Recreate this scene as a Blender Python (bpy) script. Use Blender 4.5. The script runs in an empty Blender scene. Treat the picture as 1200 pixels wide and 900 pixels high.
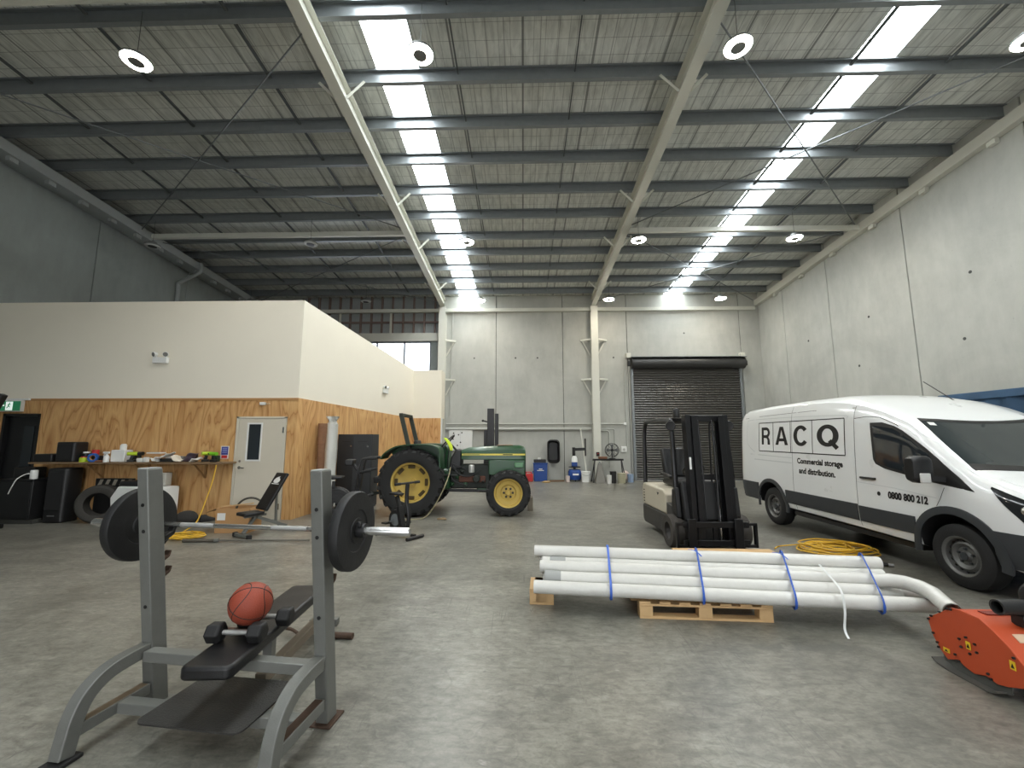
import bpy, bmesh, math, random
from mathutils import Vector, Matrix, Euler
PI = math.pi
rnd = random.Random(7)
SC = bpy.context.scene
COL = SC.collection
V = Vector

# ------------------------------------------------------------------ helpers
def lin(c):
    c = c / 255.0
    return c / 12.92 if c <= 0.04045 else ((c + 0.055) / 1.055) ** 2.4

def rgb(r, g, b):
    return (lin(r), lin(g), lin(b), 1.0)

MATS = {}

def nodes_of(name):
    m = bpy.data.materials.new(name)
    m.use_nodes = True
    nt = m.node_tree
    return m, nt, nt.nodes, nt.links, nt.nodes['Principled BSDF']

def mat(name, col, rough=0.5, metal=0.0, var=0.12, scale=6.0, bump=0.0, bscale=40.0, spec=0.5, coat=0.0, emit=0.0, ecol=None):
    """plain painted / plastic / metal surface with a gentle noise in colour and roughness"""
    if name in MATS:
        return MATS[name]
    m, nt, N, L, P = nodes_of(name)
    tc = N.new('ShaderNodeTexCoord')
    nz = N.new('ShaderNodeTexNoise')
    nz.inputs['Scale'].default_value = scale
    nz.inputs['Detail'].default_value = 5
    L.new(tc.outputs['Object'], nz.inputs['Vector'])
    mx = N.new('ShaderNodeMix'); mx.data_type = 'RGBA'
    a = [max(0, c * (1 - var)) for c in col[:3]] + [1]
    b = [min(1, c * (1 + var)) for c in col[:3]] + [1]
    mx.inputs[6].default_value = a; mx.inputs[7].default_value = b
    L.new(nz.outputs[0], mx.inputs[0])
    L.new(mx.outputs[2], P.inputs['Base Color'])
    mr = N.new('ShaderNodeMapRange')
    mr.inputs[3].default_value = max(0.02, rough - 0.08); mr.inputs[4].default_value = min(1, rough + 0.08)
    L.new(nz.outputs[0], mr.inputs[0]); L.new(mr.outputs[0], P.inputs['Roughness'])
    P.inputs['Metallic'].default_value = metal
    P.inputs['Specular IOR Level'].default_value = spec
    P.inputs['Coat Weight'].default_value = coat
    P.inputs['Coat Roughness'].default_value = 0.05
    if emit:
        P.inputs['Emission Color'].default_value = ecol or col
        P.inputs['Emission Strength'].default_value = emit
    if bump:
        n2 = N.new('ShaderNodeTexNoise'); n2.inputs['Scale'].default_value = bscale; n2.inputs['Detail'].default_value = 4
        L.new(tc.outputs['Object'], n2.inputs['Vector'])
        bp = N.new('ShaderNodeBump'); bp.inputs['Strength'].default_value = bump; bp.inputs['Distance'].default_value = 0.01
        L.new(n2.outputs[0], bp.inputs['Height']); L.new(bp.outputs[0], P.inputs['Normal'])
    MATS[name] = m
    return m

def ramp(N, L, src, stops):
    r = N.new('ShaderNodeValToRGB')
    e = r.color_ramp.elements
    e.remove(e[1])
    for k, (p, c) in enumerate(stops):
        if k == 0: e[0].position = p; el = e[0]
        else: el = e.new(p)
        el.color = c if len(c) == 4 else (*c, 1)
    L.new(src, r.inputs[0])
    return r.outputs[0]

def mixc(N, L, fac, a, b, mode='MIX'):
    mx = N.new('ShaderNodeMix'); mx.data_type = 'RGBA'; mx.blend_type = mode
    for s, v in ((0, fac), (6, a), (7, b)):
        if isinstance(v, (int, float)):
            mx.inputs[s].default_value = v
        elif isinstance(v, tuple):
            mx.inputs[s].default_value = v if len(v) == 4 else (*v, 1)
        else:
            L.new(v, mx.inputs[s])
    return mx.outputs[2]

def noise(N, L, vec, scale, detail=5, rough=0.55, dist=0.0):
    n = N.new('ShaderNodeTexNoise')
    n.inputs['Scale'].default_value = scale; n.inputs['Detail'].default_value = detail
    n.inputs['Roughness'].default_value = rough; n.inputs['Distortion'].default_value = dist
    L.new(vec, n.inputs['Vector'])
    return n.outputs[0]

def mapping(N, L, vec, sc=(1, 1, 1), rot=(0, 0, 0)):
    mp = N.new('ShaderNodeMapping')
    mp.inputs['Scale'].default_value = sc; mp.inputs['Rotation'].default_value = rot
    L.new(vec, mp.inputs['Vector'])
    return mp.outputs[0]

class MB:
    """collects shapes and links them as ONE mesh object"""
    def __init__(self):
        self.bm = bmesh.new()
    def face(self, vs):
        try:
            return self.bm.faces.new(vs)
        except ValueError:
            return None
    def verts(self, pts):
        return [self.bm.verts.new(p) for p in pts]
    def bb(self, x0, x1, y0, y1, z0, z1, rot=None, piv=None):
        p = [V((x, y, z)) for z in (z0, z1) for y in (y0, y1) for x in (x0, x1)]
        if rot is not None:
            c = V(piv) if piv is not None else V(((x0 + x1) / 2, (y0 + y1) / 2, (z0 + z1) / 2))
            R = Euler(rot).to_matrix()
            p = [R @ (q - c) + c for q in p]
        v = self.verts(p)
        for f in ((0, 2, 3, 1), (4, 5, 7, 6), (0, 1, 5, 4), (2, 6, 7, 3), (0, 4, 6, 2), (1, 3, 7, 5)):
            self.face([v[i] for i in f])
        return self
    def box(self, c, s, rot=None):
        return self.bb(c[0] - s[0] / 2, c[0] + s[0] / 2, c[1] - s[1] / 2, c[1] + s[1] / 2, c[2] - s[2] / 2, c[2] + s[2] / 2, rot)
    def hexa(self, p):
        v = self.verts(p)
        for f in ((0, 2, 3, 1), (4, 5, 7, 6), (0, 1, 5, 4), (2, 6, 7, 3), (0, 4, 6, 2), (1, 3, 7, 5)):
            self.face([v[i] for i in f])
        return self
    def beam(self, p0, p1, w, h, up=(0, 0, 1)):
        """rectangular bar from p0 to p1, w across, h along up"""
        p0, p1 = V(p0), V(p1)
        d = (p1 - p0).normalized()
        u = V(up)
        if abs(d.dot(u)) > 0.98:
            u = V((0, 1, 0))
        s = d.cross(u).normalized(); u = s.cross(d).normalized()
        pts = []
        for b in (-1, 1):
            for q in (p0, p1):
                for a in (-1, 1):
                    pts.append(q + s * a * w / 2 + u * b * h / 2)
        return self.hexa(pts)
    def frames(self, path, up=(0, 0, 1), closed=False):
        path = [V(p) for p in path]
        n = len(path); out = []
        prev = None
        for i, p in enumerate(path):
            a = path[(i - 1) % n] if (i or closed) else path[i]
            b = path[(i + 1) % n] if (i < n - 1 or closed) else path[i]
            t = (b - a).normalized()
            if prev is None:
                u = V(up)
                if abs(t.dot(u)) > 0.95:
                    u = V((0, 1, 0)) if abs(t.y) < 0.9 else V((1, 0, 0))
                s = t.cross(u).normalized()
            else:
                s = (prev - t * prev.dot(t)).normalized()
            prev = s
            out.append((p, s, s.cross(t).normalized()))
        return out
    def sweep(self, path, prof, up=(0, 0, 1), closed=False, caps=True):
        """profile [(a, b)] in the side/up frame swept along path"""
        rings = []
        for p, s, u in self.frames(path, up, closed):
            rings.append(self.verts([p + s * a + u * b for a, b in prof]))
        m = len(prof)
        rr = list(zip(rings, rings[1:])) + ([(rings[-1], rings[0])] if closed else [])
        for r0, r1 in rr:
            for k in range(m):
                self.face([r0[k], r0[(k + 1) % m], r1[(k + 1) % m], r1[k]])
        if caps and not closed:
            self.face(rings[0][::-1]); self.face(rings[-1])
        return self
    def tube(self, path, r, n=8, closed=False, up=(0, 0, 1), caps=True):
        return self.sweep(path, [(r * math.cos(2 * PI * k / n), r * math.sin(2 * PI * k / n)) for k in range(n)], up, closed, caps)
    def cyl(self, p0, p1, r, r1=None, n=16, caps=True):
        p0, p1 = V(p0), V(p1); r1 = r if r1 is None else r1
        d = (p1 - p0).normalized()
        u = V((0, 0, 1)) if abs(d.z) < 0.9 else V((0, 1, 0))
        s = d.cross(u).normalized(); u = s.cross(d)
        A, B = [], []
        for k in range(n):
            e = s * math.cos(2 * PI * k / n) + u * math.sin(2 * PI * k / n)
            A.append(p0 + e * r); B.append(p1 + e * r1)
        A, B = self.verts(A), self.verts(B)
        for k in range(n):
            self.face([A[k], A[(k + 1) % n], B[(k + 1) % n], B[k]])
        if caps:
            self.face(A[::-1]); self.face(B)
        return self
    def pipe(self, p0, p1, r, ri, n=20):
        """open hollow pipe"""
        d = (V(p1) - V(p0)); L = d.length
        return self.lathe([(r, 0), (r, L), (ri, L), (ri, 0)], p0, d, n, closed=True)
    def lathe(self, prof, o, axis=(0, 0, 1), n=24, closed=False):
        """profile [(r, h)] turned about the axis through o"""
        o = V(o); d = V(axis).normalized()
        u = V((0, 0, 1)) if abs(d.z) < 0.9 else V((0, 1, 0))
        s = d.cross(u).normalized(); u = s.cross(d)
        rings = []
        for r, h in prof:
            if r < 1e-6:
                rings.append(self.verts([o + d * h]))
            else:
                rings.append(self.verts([o + d * h + (s * math.cos(2 * PI * k / n) + u * math.sin(2 * PI * k / n)) * r for k in range(n)]))
        rr = list(zip(rings, rings[1:])) + ([(rings[-1], rings[0])] if closed else [])
        for A, B in rr:
            for k in range(n):
                a = [A[0]] if len(A) == 1 else [A[k], A[(k + 1) % n]]
                b = [B[0]] if len(B) == 1 else [B[(k + 1) % n], B[k]]
                if len(a) + len(b) > 2:
                    self.face(a + b)
        if not closed:
            if len(rings[0]) > 1: self.face(rings[0][::-1])
            if len(rings[-1]) > 1: self.face(rings[-1])
        return self
    def prism(self, pts, ax, a, b):
        """2-D outline pushed along axis ax from a to b"""
        def P(q, h):
            return {'x': (h, q[0], q[1]), 'y': (q[0], h, q[1]), 'z': (q[0], q[1], h)}[ax]
        A = self.verts([P(q, a) for q in pts]); B = self.verts([P(q, b) for q in pts])
        n = len(pts)
        for k in range(n):
            self.face([A[k], A[(k + 1) % n], B[(k + 1) % n], B[k]])
        self.face(A[::-1]); self.face(B)
        return self
    def sph(self, c, r, n=16, m=10, M=None):
        r = (r, r, r) if isinstance(r, (int, float)) else r
        rings = []
        for i in range(m + 1):
            t = PI * i / m
            if i in (0, m):
                pts = [V((0, 0, r[2] * math.cos(t)))]
            else:
                pts = [V((r[0] * math.sin(t) * math.cos(2 * PI * k / n), r[1] * math.sin(t) * math.sin(2 * PI * k / n), r[2] * math.cos(t))) for k in range(n)]
            rings.append(self.verts([(M @ p if M else p) + V(c) for p in pts]))
        for A, B in zip(rings, rings[1:]):
            for k in range(n):
                a = [A[0]] if len(A) == 1 else [A[k], A[(k + 1) % n]]
                b = [B[0]] if len(B) == 1 else [B[(k + 1) % n], B[k]]
                self.face(a + b)
        return self
    def torus(self, c, ax, R, r, n=32, m=10):
        d = V(ax).normalized()
        u = V((0, 0, 1)) if abs(d.z) < 0.9 else V((0, 1, 0))
        s = d.cross(u).normalized(); u = s.cross(d)
        return self.tube([V(c) + (s * math.cos(2 * PI * k / n) + u * math.sin(2 * PI * k / n)) * R for k in range(n)], r, m, True, d)
    def loft(self, rings, caps=True, closed=True):
        R = [self.verts(r) for r in rings]
        m = len(R[0])
        for A, B in zip(R, R[1:]):
            for k in range(m if closed else m - 1):
                self.face([A[k], A[(k + 1) % m], B[(k + 1) % m], B[k]])
        if caps:
            self.face(R[0][::-1]); self.face(R[-1])
        return self
    def grid(self, fn, nu, nv):
        g = [[self.bm.verts.new(fn(i / nu, j / nv)) for j in range(nv + 1)] for i in range(nu + 1)]
        for i in range(nu):
            for j in range(nv):
                self.face([g[i][j], g[i + 1][j], g[i + 1][j + 1], g[i][j + 1]])
        return self
    def shell(self, fn, nu, nv, off):
        """a thin solid sheet: fn(u, v) and the same moved by off(u, v)"""
        g = [[self.bm.verts.new(fn(i / nu, j / nv)) for j in range(nv + 1)] for i in range(nu + 1)]
        h = [[self.bm.verts.new(V(fn(i / nu, j / nv)) + V(off)) for j in range(nv + 1)] for i in range(nu + 1)]
        for i in range(nu):
            for j in range(nv):
                self.face([g[i][j], g[i + 1][j], g[i + 1][j + 1], g[i][j + 1]])
                self.face([h[i][j + 1], h[i + 1][j + 1], h[i + 1][j], h[i][j]])
        for i in range(nu):
            self.face([g[i + 1][0], g[i][0], h[i][0], h[i + 1][0]]); self.face([g[i][nv], g[i + 1][nv], h[i + 1][nv], h[i][nv]])
        for j in range(nv):
            self.face([g[0][j], g[0][j + 1], h[0][j + 1], h[0][j]]); self.face([g[nu][j + 1], g[nu][j], h[nu][j], h[nu][j + 1]])
        return self
    def build(self, name, m, parent=None, bevel=0.0, loc=None, rot=None, ang=35, seg=2, sub=0, fix=True):
        me = bpy.data.meshes.new(name)
        if fix:
            bmesh.ops.recalc_face_normals(self.bm, faces=self.bm.faces)
        self.bm.to_mesh(me); self.bm.free()
        for q in (m if isinstance(m, (list, tuple)) else [m]):
            me.materials.append(q)
        if len(me.polygons):
            me.polygons.foreach_set('use_smooth', [True] * len(me.polygons))
            me.set_sharp_from_angle(angle=math.radians(ang))
        o = bpy.data.objects.new(name, me)
        COL.objects.link(o)
        if parent is not None: o.parent = parent
        if loc is not None: o.location = loc
        if rot is not None: o.rotation_euler = rot
        if bevel:
            b = o.modifiers.new('b', 'BEVEL'); b.width = bevel; b.segments = seg; b.limit_method = 'ANGLE'; b.angle_limit = math.radians(40)
        if sub:
            s = o.modifiers.new('s', 'SUBSURF'); s.levels = sub; s.render_levels = sub
        return o

def tag(o, label=None, cat=None, group=None, kind=None):
    if label: o['label'] = label
    if cat: o['category'] = cat
    if group: o['group'] = group
    if kind: o['kind'] = kind
    return o

def thing(name, label, cat, loc=(0, 0, 0), rz=0.0, group=None):
    o = bpy.data.objects.new(name, None)
    o.empty_display_size = 0.1
    COL.objects.link(o)
    o.location = loc; o.rotation_euler = (0, 0, rz)
    return tag(o, label, cat, group)

def struct(o):
    o['kind'] = 'structure'
    return o

def group_root(name, loc=(0, 0, 0), rz=0.0):
    o = bpy.data.objects.new(name, None)
    COL.objects.link(o); o.location = loc; o.rotation_euler = (0, 0, rz); o['kind'] = 'structure'
    return o

KIDS = {}
def kids(o):
    return [c for c in bpy.data.objects if c.parent == o]

def copy_tree(o, parent=None):
    c = o.copy(); COL.objects.link(c)
    if parent is not None: c.parent = parent
    for ch in kids(o):
        copy_tree(ch, c)
    return c

def text_mesh(body, size=1.0, offset=0.0, extrude=0.0, align='LEFT', spacing=1.0):
    cu = bpy.data.curves.new('lettering', 'FONT')
    cu.body = body; cu.size = size; cu.offset = offset; cu.extrude = extrude; cu.align_x = align; cu.resolution_u = 4
    cu.space_character = spacing
    ob = bpy.data.objects.new('lettering', cu)
    COL.objects.link(ob)
    bpy.context.view_layer.update()
    me = bpy.data.meshes.new_from_object(ob.evaluated_get(bpy.context.evaluated_depsgraph_get()))
    bpy.data.objects.remove(ob); bpy.data.curves.remove(cu)
    return me

def put_mesh(me, name, m, parent=None):
    me.materials.clear(); me.materials.append(m)
    me.name = name
    o = bpy.data.objects.new(name, me); COL.objects.link(o)
    if parent is not None: o.parent = parent
    return o

def rrect(w, h, r, n=4):
    """rounded rectangle outline about the origin"""
    out = []
    for cx, cy, a0 in ((w / 2 - r, h / 2 - r, 0), (-w / 2 + r, h / 2 - r, 90), (-w / 2 + r, -h / 2 + r, 180), (w / 2 - r, -h / 2 + r, 270)):
        for k in range(n + 1):
            a = math.radians(a0 + 90 * k / n)
            out.append((cx + r * math.cos(a), cy + r * math.sin(a)))
    return out

def arc(c, r, a0, a1, n):
    return [(c[0] + r * math.cos(math.radians(a0 + (a1 - a0) * k / n)), c[1] + r * math.sin(math.radians(a0 + (a1 - a0) * k / n))) for k in range(n + 1)]

def smooth_path(pts, n=6, closed=False):
    """Catmull-Rom through the points"""
    P = [V(p) for p in pts]; out = []
    m = len(P)
    for i in range(m if closed else m - 1):
        p0 = P[(i - 1) % m] if (closed or i) else P[0]
        p1, p2 = P[i], P[(i + 1) % m]
        p3 = P[(i + 2) % m] if (closed or i + 2 < m) else P[-1]
        for k in range(n):
            t = k / n
            out.append(0.5 * ((2 * p1) + (p2 - p0) * t + (2 * p0 - 5 * p1 + 4 * p2 - p3) * t * t + (3 * p1 - p0 - 3 * p2 + p3) * t ** 3))
    if not closed: out.append(P[-1])
    return out

# ------------------------------------------------------------------ materials
def m_floor():
    m, nt, N, L, P = nodes_of('polished_concrete')
    tc = N.new('ShaderNodeTexCoord').outputs['Object']
    big = noise(N, L, tc, 0.45, 6, 0.6, 0.6)
    c = ramp(N, L, big, [(0.3, rgb(98, 96, 90)), (0.5, rgb(122, 120, 113)), (0.72, rgb(144, 141, 134))])
    mid = noise(N, L, tc, 3.2, 8, 0.65, 0.4)
    c = mixc(N, L, 0.5, c, ramp(N, L, mid, [(0.32, (0.22, 0.215, 0.20)), (0.5, (0.47, 0.47, 0.46)), (0.72, (0.66, 0.66, 0.64))]), 'OVERLAY')
    # trowel swirls
    sw = noise(N, L, mapping(N, L, tc, (1.2, 5.0, 1), (0, 0, 0.5)), 1.6, 7, 0.7, 1.4)
    c = mixc(N, L, 0.45, c, ramp(N, L, sw, [(0.35, (0.27, 0.27, 0.26)), (0.62, (0.64, 0.64, 0.62))]), 'OVERLAY')
    # dark oily spots and tyre scuffs
    sp = noise(N, L, mapping(N, L, tc, (1.0, 2.2, 1)), 2.1, 4, 0.5, 0.3)
    k = ramp(N, L, sp, [(0.655, (0, 0, 0)), (0.70, (1, 1, 1))])
    sp2 = noise(N, L, tc, 0.33, 2)
    k2 = ramp(N, L, sp2, [(0.5, (0, 0, 0)), (0.62, (1, 1, 1))])
    kk = mixc(N, L, 1.0, k, k2, 'MULTIPLY')
    mm = N.new('ShaderNodeMath'); mm.operation = 'MULTIPLY'; mm.inputs[1].default_value = 0.6
    L.new(kk, mm.inputs[0])
    c = mixc(N, L, mm.outputs[0], c, rgb(88, 86, 82))
    # thin curved scratches
    for s, r in ((1.6, 0.3), (2.3, 1.9), (3.1, 0.9)):
        v = N.new('ShaderNodeTexNoise'); v.inputs['Scale'].default_value = s; v.inputs['Detail'].default_value = 1.2
        L.new(mapping(N, L, tc, (1, 1, 1), (0, 0, r)), v.inputs['Vector'])
        ln = ramp(N, L, v.outputs[0], [(0.494, (0, 0, 0)), (0.4985, (1, 1, 1)), (0.503, (0, 0, 0))])
        gate = ramp(N, L, noise(N, L, tc, 2.6, 3), [(0.48, (0, 0, 0)), (0.6, (0.6, 0.6, 0.6))])
        c = mixc(N, L, mixc(N, L, 1.0, ln, gate, 'MULTIPLY'), c, rgb(92, 90, 86))
    md = noise(N, L, mapping(N, L, tc, (1.0, 1.8, 1), (0, 0, 0.7)), 13, 8, 0.7, 0.6)
    c = mixc(N, L, 0.75, c, ramp(N, L, md, [(0.3, (0.24, 0.24, 0.23)), (0.52, (0.51, 0.51, 0.51)), (0.75, (0.74, 0.74, 0.73))]), 'OVERLAY')
    sk_ = ramp(N, L, noise(N, L, tc, 9, 3, 0.5, 0.5), [(0.70, (0, 0, 0)), (0.74, (0.5, 0.5, 0.5))])
    c = mixc(N, L, sk_, c, rgb(78, 77, 73))
    wh = ramp(N, L, noise(N, L, mapping(N, L, tc, (1, 2, 1), (0, 0, 0.3)), 6.5, 5, 0.6, 0.4), [(0.66, (0, 0, 0)), (0.76, (0.4, 0.4, 0.4))])
    c = mixc(N, L, wh, c, rgb(186, 184, 176))
    # straight drag marks running away from the camera
    for rz2, ph in ((0.25, 0.0), (-0.45, 3.7)):
        v = N.new('ShaderNodeTexNoise'); v.inputs['Scale'].default_value = 1.0; v.inputs['Detail'].default_value = 2
        L.new(mapping(N, L, tc, (14.0, 0.5, 1), (0, 0, rz2)), v.inputs['Vector'])
        ln = ramp(N, L, v.outputs[0], [(0.60, (0, 0, 0)), (0.61, (0.8, 0.8, 0.8)), (0.62, (0, 0, 0))])
        c = mixc(N, L, mixc(N, L, 1.0, ln, ramp(N, L, noise(N, L, tc, 0.9, 2), [(0.48, (0, 0, 0)), (0.6, (1, 1, 1))]), 'MULTIPLY'), c, rgb(84, 82, 78))
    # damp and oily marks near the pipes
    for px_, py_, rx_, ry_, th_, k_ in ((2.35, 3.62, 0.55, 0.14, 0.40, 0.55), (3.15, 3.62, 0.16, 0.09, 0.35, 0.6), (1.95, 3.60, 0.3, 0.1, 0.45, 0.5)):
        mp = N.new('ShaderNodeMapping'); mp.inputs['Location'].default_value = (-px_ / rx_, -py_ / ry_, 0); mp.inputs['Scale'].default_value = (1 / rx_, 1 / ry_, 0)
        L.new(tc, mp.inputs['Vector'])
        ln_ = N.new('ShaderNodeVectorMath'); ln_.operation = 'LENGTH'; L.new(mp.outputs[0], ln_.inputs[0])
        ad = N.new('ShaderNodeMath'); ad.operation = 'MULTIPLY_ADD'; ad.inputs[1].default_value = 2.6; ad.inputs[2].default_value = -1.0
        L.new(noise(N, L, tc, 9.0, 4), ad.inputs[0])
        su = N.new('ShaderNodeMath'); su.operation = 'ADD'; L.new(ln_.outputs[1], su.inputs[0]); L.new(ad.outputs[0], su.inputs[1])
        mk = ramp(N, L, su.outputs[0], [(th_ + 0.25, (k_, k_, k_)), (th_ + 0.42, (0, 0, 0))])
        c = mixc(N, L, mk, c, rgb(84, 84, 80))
    fine = noise(N, L, tc, 60, 3)
    c = mixc(N, L, 0.2, c, fine, 'OVERLAY')
    L.new(c, P.inputs['Base Color'])
    P.inputs['Roughness'].default_value = 0.34
    bp = N.new('ShaderNodeBump'); bp.inputs['Strength'].default_value = 0.06; bp.inputs['Distance'].default_value = 0.01
    L.new(mid, bp.inputs['Height']); L.new(bp.outputs[0], P.inputs['Normal'])
    return m

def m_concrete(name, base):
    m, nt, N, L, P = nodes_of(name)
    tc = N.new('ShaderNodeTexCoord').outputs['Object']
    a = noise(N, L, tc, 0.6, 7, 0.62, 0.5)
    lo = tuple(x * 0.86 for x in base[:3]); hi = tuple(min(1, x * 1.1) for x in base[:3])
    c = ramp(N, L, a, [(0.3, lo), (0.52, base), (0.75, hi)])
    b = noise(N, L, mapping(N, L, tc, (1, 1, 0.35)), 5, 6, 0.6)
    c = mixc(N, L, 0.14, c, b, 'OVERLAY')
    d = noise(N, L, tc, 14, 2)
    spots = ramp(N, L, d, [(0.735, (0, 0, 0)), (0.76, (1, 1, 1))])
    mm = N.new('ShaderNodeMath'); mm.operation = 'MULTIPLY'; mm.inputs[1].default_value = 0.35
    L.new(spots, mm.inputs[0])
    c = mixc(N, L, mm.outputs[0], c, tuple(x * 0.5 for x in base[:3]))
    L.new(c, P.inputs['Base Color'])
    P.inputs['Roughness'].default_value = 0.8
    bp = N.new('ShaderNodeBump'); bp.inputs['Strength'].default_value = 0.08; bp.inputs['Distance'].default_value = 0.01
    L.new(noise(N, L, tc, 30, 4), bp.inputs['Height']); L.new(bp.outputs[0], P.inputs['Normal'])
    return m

def m_ply(name):
    m, nt, N, L, P = nodes_of(name)
    tc = N.new('ShaderNodeTexCoord').outputs['Object']
    # large cathedral figure: contour bands of a vertically stretched noise
    f = noise(N, L, mapping(N, L, tc, (2.6, 2.6, 0.5)), 0.6, 3, 0.5, 0.5)
    mu = N.new('ShaderNodeMath'); mu.operation = 'MULTIPLY'; mu.inputs[1].default_value = 13.0
    L.new(f, mu.inputs[0])
    fr = N.new('ShaderNodeMath'); fr.operation = 'FRACT'; L.new(mu.outputs[0], fr.inputs[0])
    c = ramp(N, L, fr.outputs[0], [(0.0, rgb(190, 143, 90)), (0.5, rgb(210, 167, 113)), (0.82, rgb(198, 153, 99)), (0.93, rgb(170, 120, 70)), (1.0, rgb(190, 143, 90))])
    g = noise(N, L, mapping(N, L, tc, (1, 1, 0.05)), 60, 5, 0.6)
    c = mixc(N, L, 0.35, c, g, 'OVERLAY')
    br = N.new('ShaderNodeTexNoise'); br.inputs['Scale'].default_value = 0.7; br.inputs['Detail'].default_value = 3
    L.new(tc, br.inputs['Vector'])
    c = mixc(N, L, 0.3, c, br.outputs[0], 'OVERLAY')
    L.new(c, P.inputs['Base Color'])
    P.inputs['Roughness'].default_value = 0.55
    return m

def m_roof():
    """silvery insulation blanket behind wire mesh"""
    m, nt, N, L, P = nodes_of('roof_blanket_with_mesh')
    tc = N.new('ShaderNodeTexCoord').outputs['Object']
    sep = N.new('ShaderNodeSeparateXYZ'); L.new(tc, sep.inputs[0])
    def lines(sock, period, width):
        a = N.new('ShaderNodeMath'); a.operation = 'DIVIDE'; a.inputs[1].default_value = period; L.new(sock, a.inputs[0])
        b = N.new('ShaderNodeMath'); b.operation = 'FRACT'; L.new(a.outputs[0], b.inputs[0])
        c = N.new('ShaderNodeMath'); c.operation = 'LESS_THAN'; c.inputs[1].default_value = width; L.new(b.outputs[0], c.inputs[0])
        return c.outputs[0]
    nz = noise(N, L, mapping(N, L, tc, (5, 1.2, 1)), 2, 5, 0.6, 0.5)
    c = ramp(N, L, nz, [(0.3, rgb(186, 188, 184)), (0.55, rgb(214, 216, 211)), (0.75, rgb(228, 229, 224))])
    for s, p, w, k in ((sep.outputs[0], 0.2, 0.05, 0.45), (sep.outputs[0], 0.31, 0.06, 0.45), (sep.outputs[1], 0.3, 0.035, 0.5), (sep.outputs[0], 1.25, 0.03, 0.7)):
        mm = N.new('ShaderNodeMath'); mm.operation = 'MULTIPLY'; mm.inputs[1].default_value = k
        L.new(lines(s, p, w), mm.inputs[0])
        c = mixc(N, L, mm.outputs[0], c, rgb(84, 86, 86))
    L.new(c, P.inputs['Base Color'])
    P.inputs['Roughness'].default_value = 0.55
    P.inputs['Metallic'].default_value = 0.0
    return m

def m_glass(name, tint=(0.02, 0.025, 0.03), rough=0.03):
    m, nt, N, L, P = nodes_of(name)
    tc = N.new('ShaderNodeTexCoord').outputs['Object']
    n = noise(N, L, tc, 2.0, 3)
    r = N.new('ShaderNodeMapRange'); r.inputs[3].default_value = rough; r.inputs[4].default_value = rough + 0.03
    L.new(n, r.inputs[0]); L.new(r.outputs[0], P.inputs['Roughness'])
    P.inputs['Base Color'].default_value = (*tint, 1)
    P.inputs['Transmission Weight'].default_value = 0.0
    P.inputs['Specular IOR Level'].default_value = 0.6
    return m

def m_clear(name, tint=(0.75, 0.8, 0.8)):
    m, nt, N, L, P = nodes_of(name)
    N.remove(P)
    out = N['Material Output']
    tr = N.new('ShaderNodeBsdfTransparent'); tr.inputs[0].default_value = (*tint, 1)
    gl = N.new('ShaderNodeBsdfGlossy'); gl.inputs['Roughness'].default_value = 0.03
    fr = N.new('ShaderNodeFresnel'); fr.inputs[0].default_value = 1.45
    mx = N.new('ShaderNodeMixShader')
    L.new(fr.outputs[0], mx.inputs[0]); L.new(tr.outputs[0], mx.inputs[1]); L.new(gl.outputs[0], mx.inputs[2])
    L.new(mx.outputs[0], out.inputs[0])
    return m

def m_emit(name, col, strength):
    m, nt, N, L, P = nodes_of(name)
    P.inputs['Base Color'].default_value = (*(min(1.0, x) for x in col), 1)
    P.inputs['Emission Color'].default_value = (*col, 1)
    P.inputs['Emission Strength'].default_value = strength
    return m

FLOOR = m_floor()
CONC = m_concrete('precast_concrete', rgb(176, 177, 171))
CONC_DIM = m_concrete('precast_concrete_dim', rgb(140, 146, 144))  # same concrete toned down: the dimmer light on that wall is in the colour
PLY = m_ply('plywood')
ROOF = m_roof()
WHITEWALL = mat('white_painted_wall', rgb(233, 227, 212), 0.75, var=0.03, scale=1.5)
CREAM = mat('cream_painted_steel', rgb(206, 206, 196), 0.45, var=0.05, scale=3)
GALV = mat('galvanised_steel', rgb(132, 137, 140), 0.42, 0.4, var=0.15, scale=9)
DKJOINT = mat('joint_sealant', rgb(70, 72, 70), 0.9)
BLACK = mat('black_plastic', rgb(26, 26, 27), 0.45, var=0.2)
BLACKM = mat('black_painted_steel', rgb(22, 22, 24), 0.38, var=0.25, spec=0.5)
RUBBER = mat('black_rubber', rgb(27, 27, 28), 0.72, var=0.25, bump=0.2, bscale=60)
VINYL = mat('black_vinyl', rgb(20, 20, 22), 0.42, var=0.15, bump=0.15, bscale=220)
CHROME = mat('chromed_steel', rgb(205, 205, 205), 0.22, 0.95, var=0.08, scale=12)
STEELGREY = mat('grey_hammered_paint', rgb(116, 117, 113), 0.48, 0.3, var=0.12, scale=20, bump=0.12, bscale=140)
RUST = mat('rusted_steel', rgb(74, 56, 44), 0.8, 0.1, var=0.4, scale=30)
WHITE = mat('white_plastic', rgb(225, 226, 224), 0.45, var=0.04)
VANWHITE = mat('white_van_paint', rgb(222, 224, 224), 0.3, var=0.012, scale=2, coat=0.7)
VANGREY = mat('dark_grey_trim_plastic', rgb(48, 51, 54), 0.6, var=0.1)
INK = mat('black_lettering', rgb(14, 14, 15), 0.5, var=0.05)
PINE = mat('pine_timber', rgb(198, 164, 118), 0.7, var=0.2, scale=8, bump=0.15, bscale=50)
GREEN = mat('tractor_green_paint', rgb(26, 70, 38), 0.35, var=0.25, scale=4, coat=0.2)
YELLOW = mat('tractor_yellow_paint', rgb(186, 158, 76), 0.5, var=0.16, scale=7)
ENGINE = mat('oily_engine_metal', rgb(42, 46, 42), 0.6, 0.3, var=0.45, scale=14)
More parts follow.
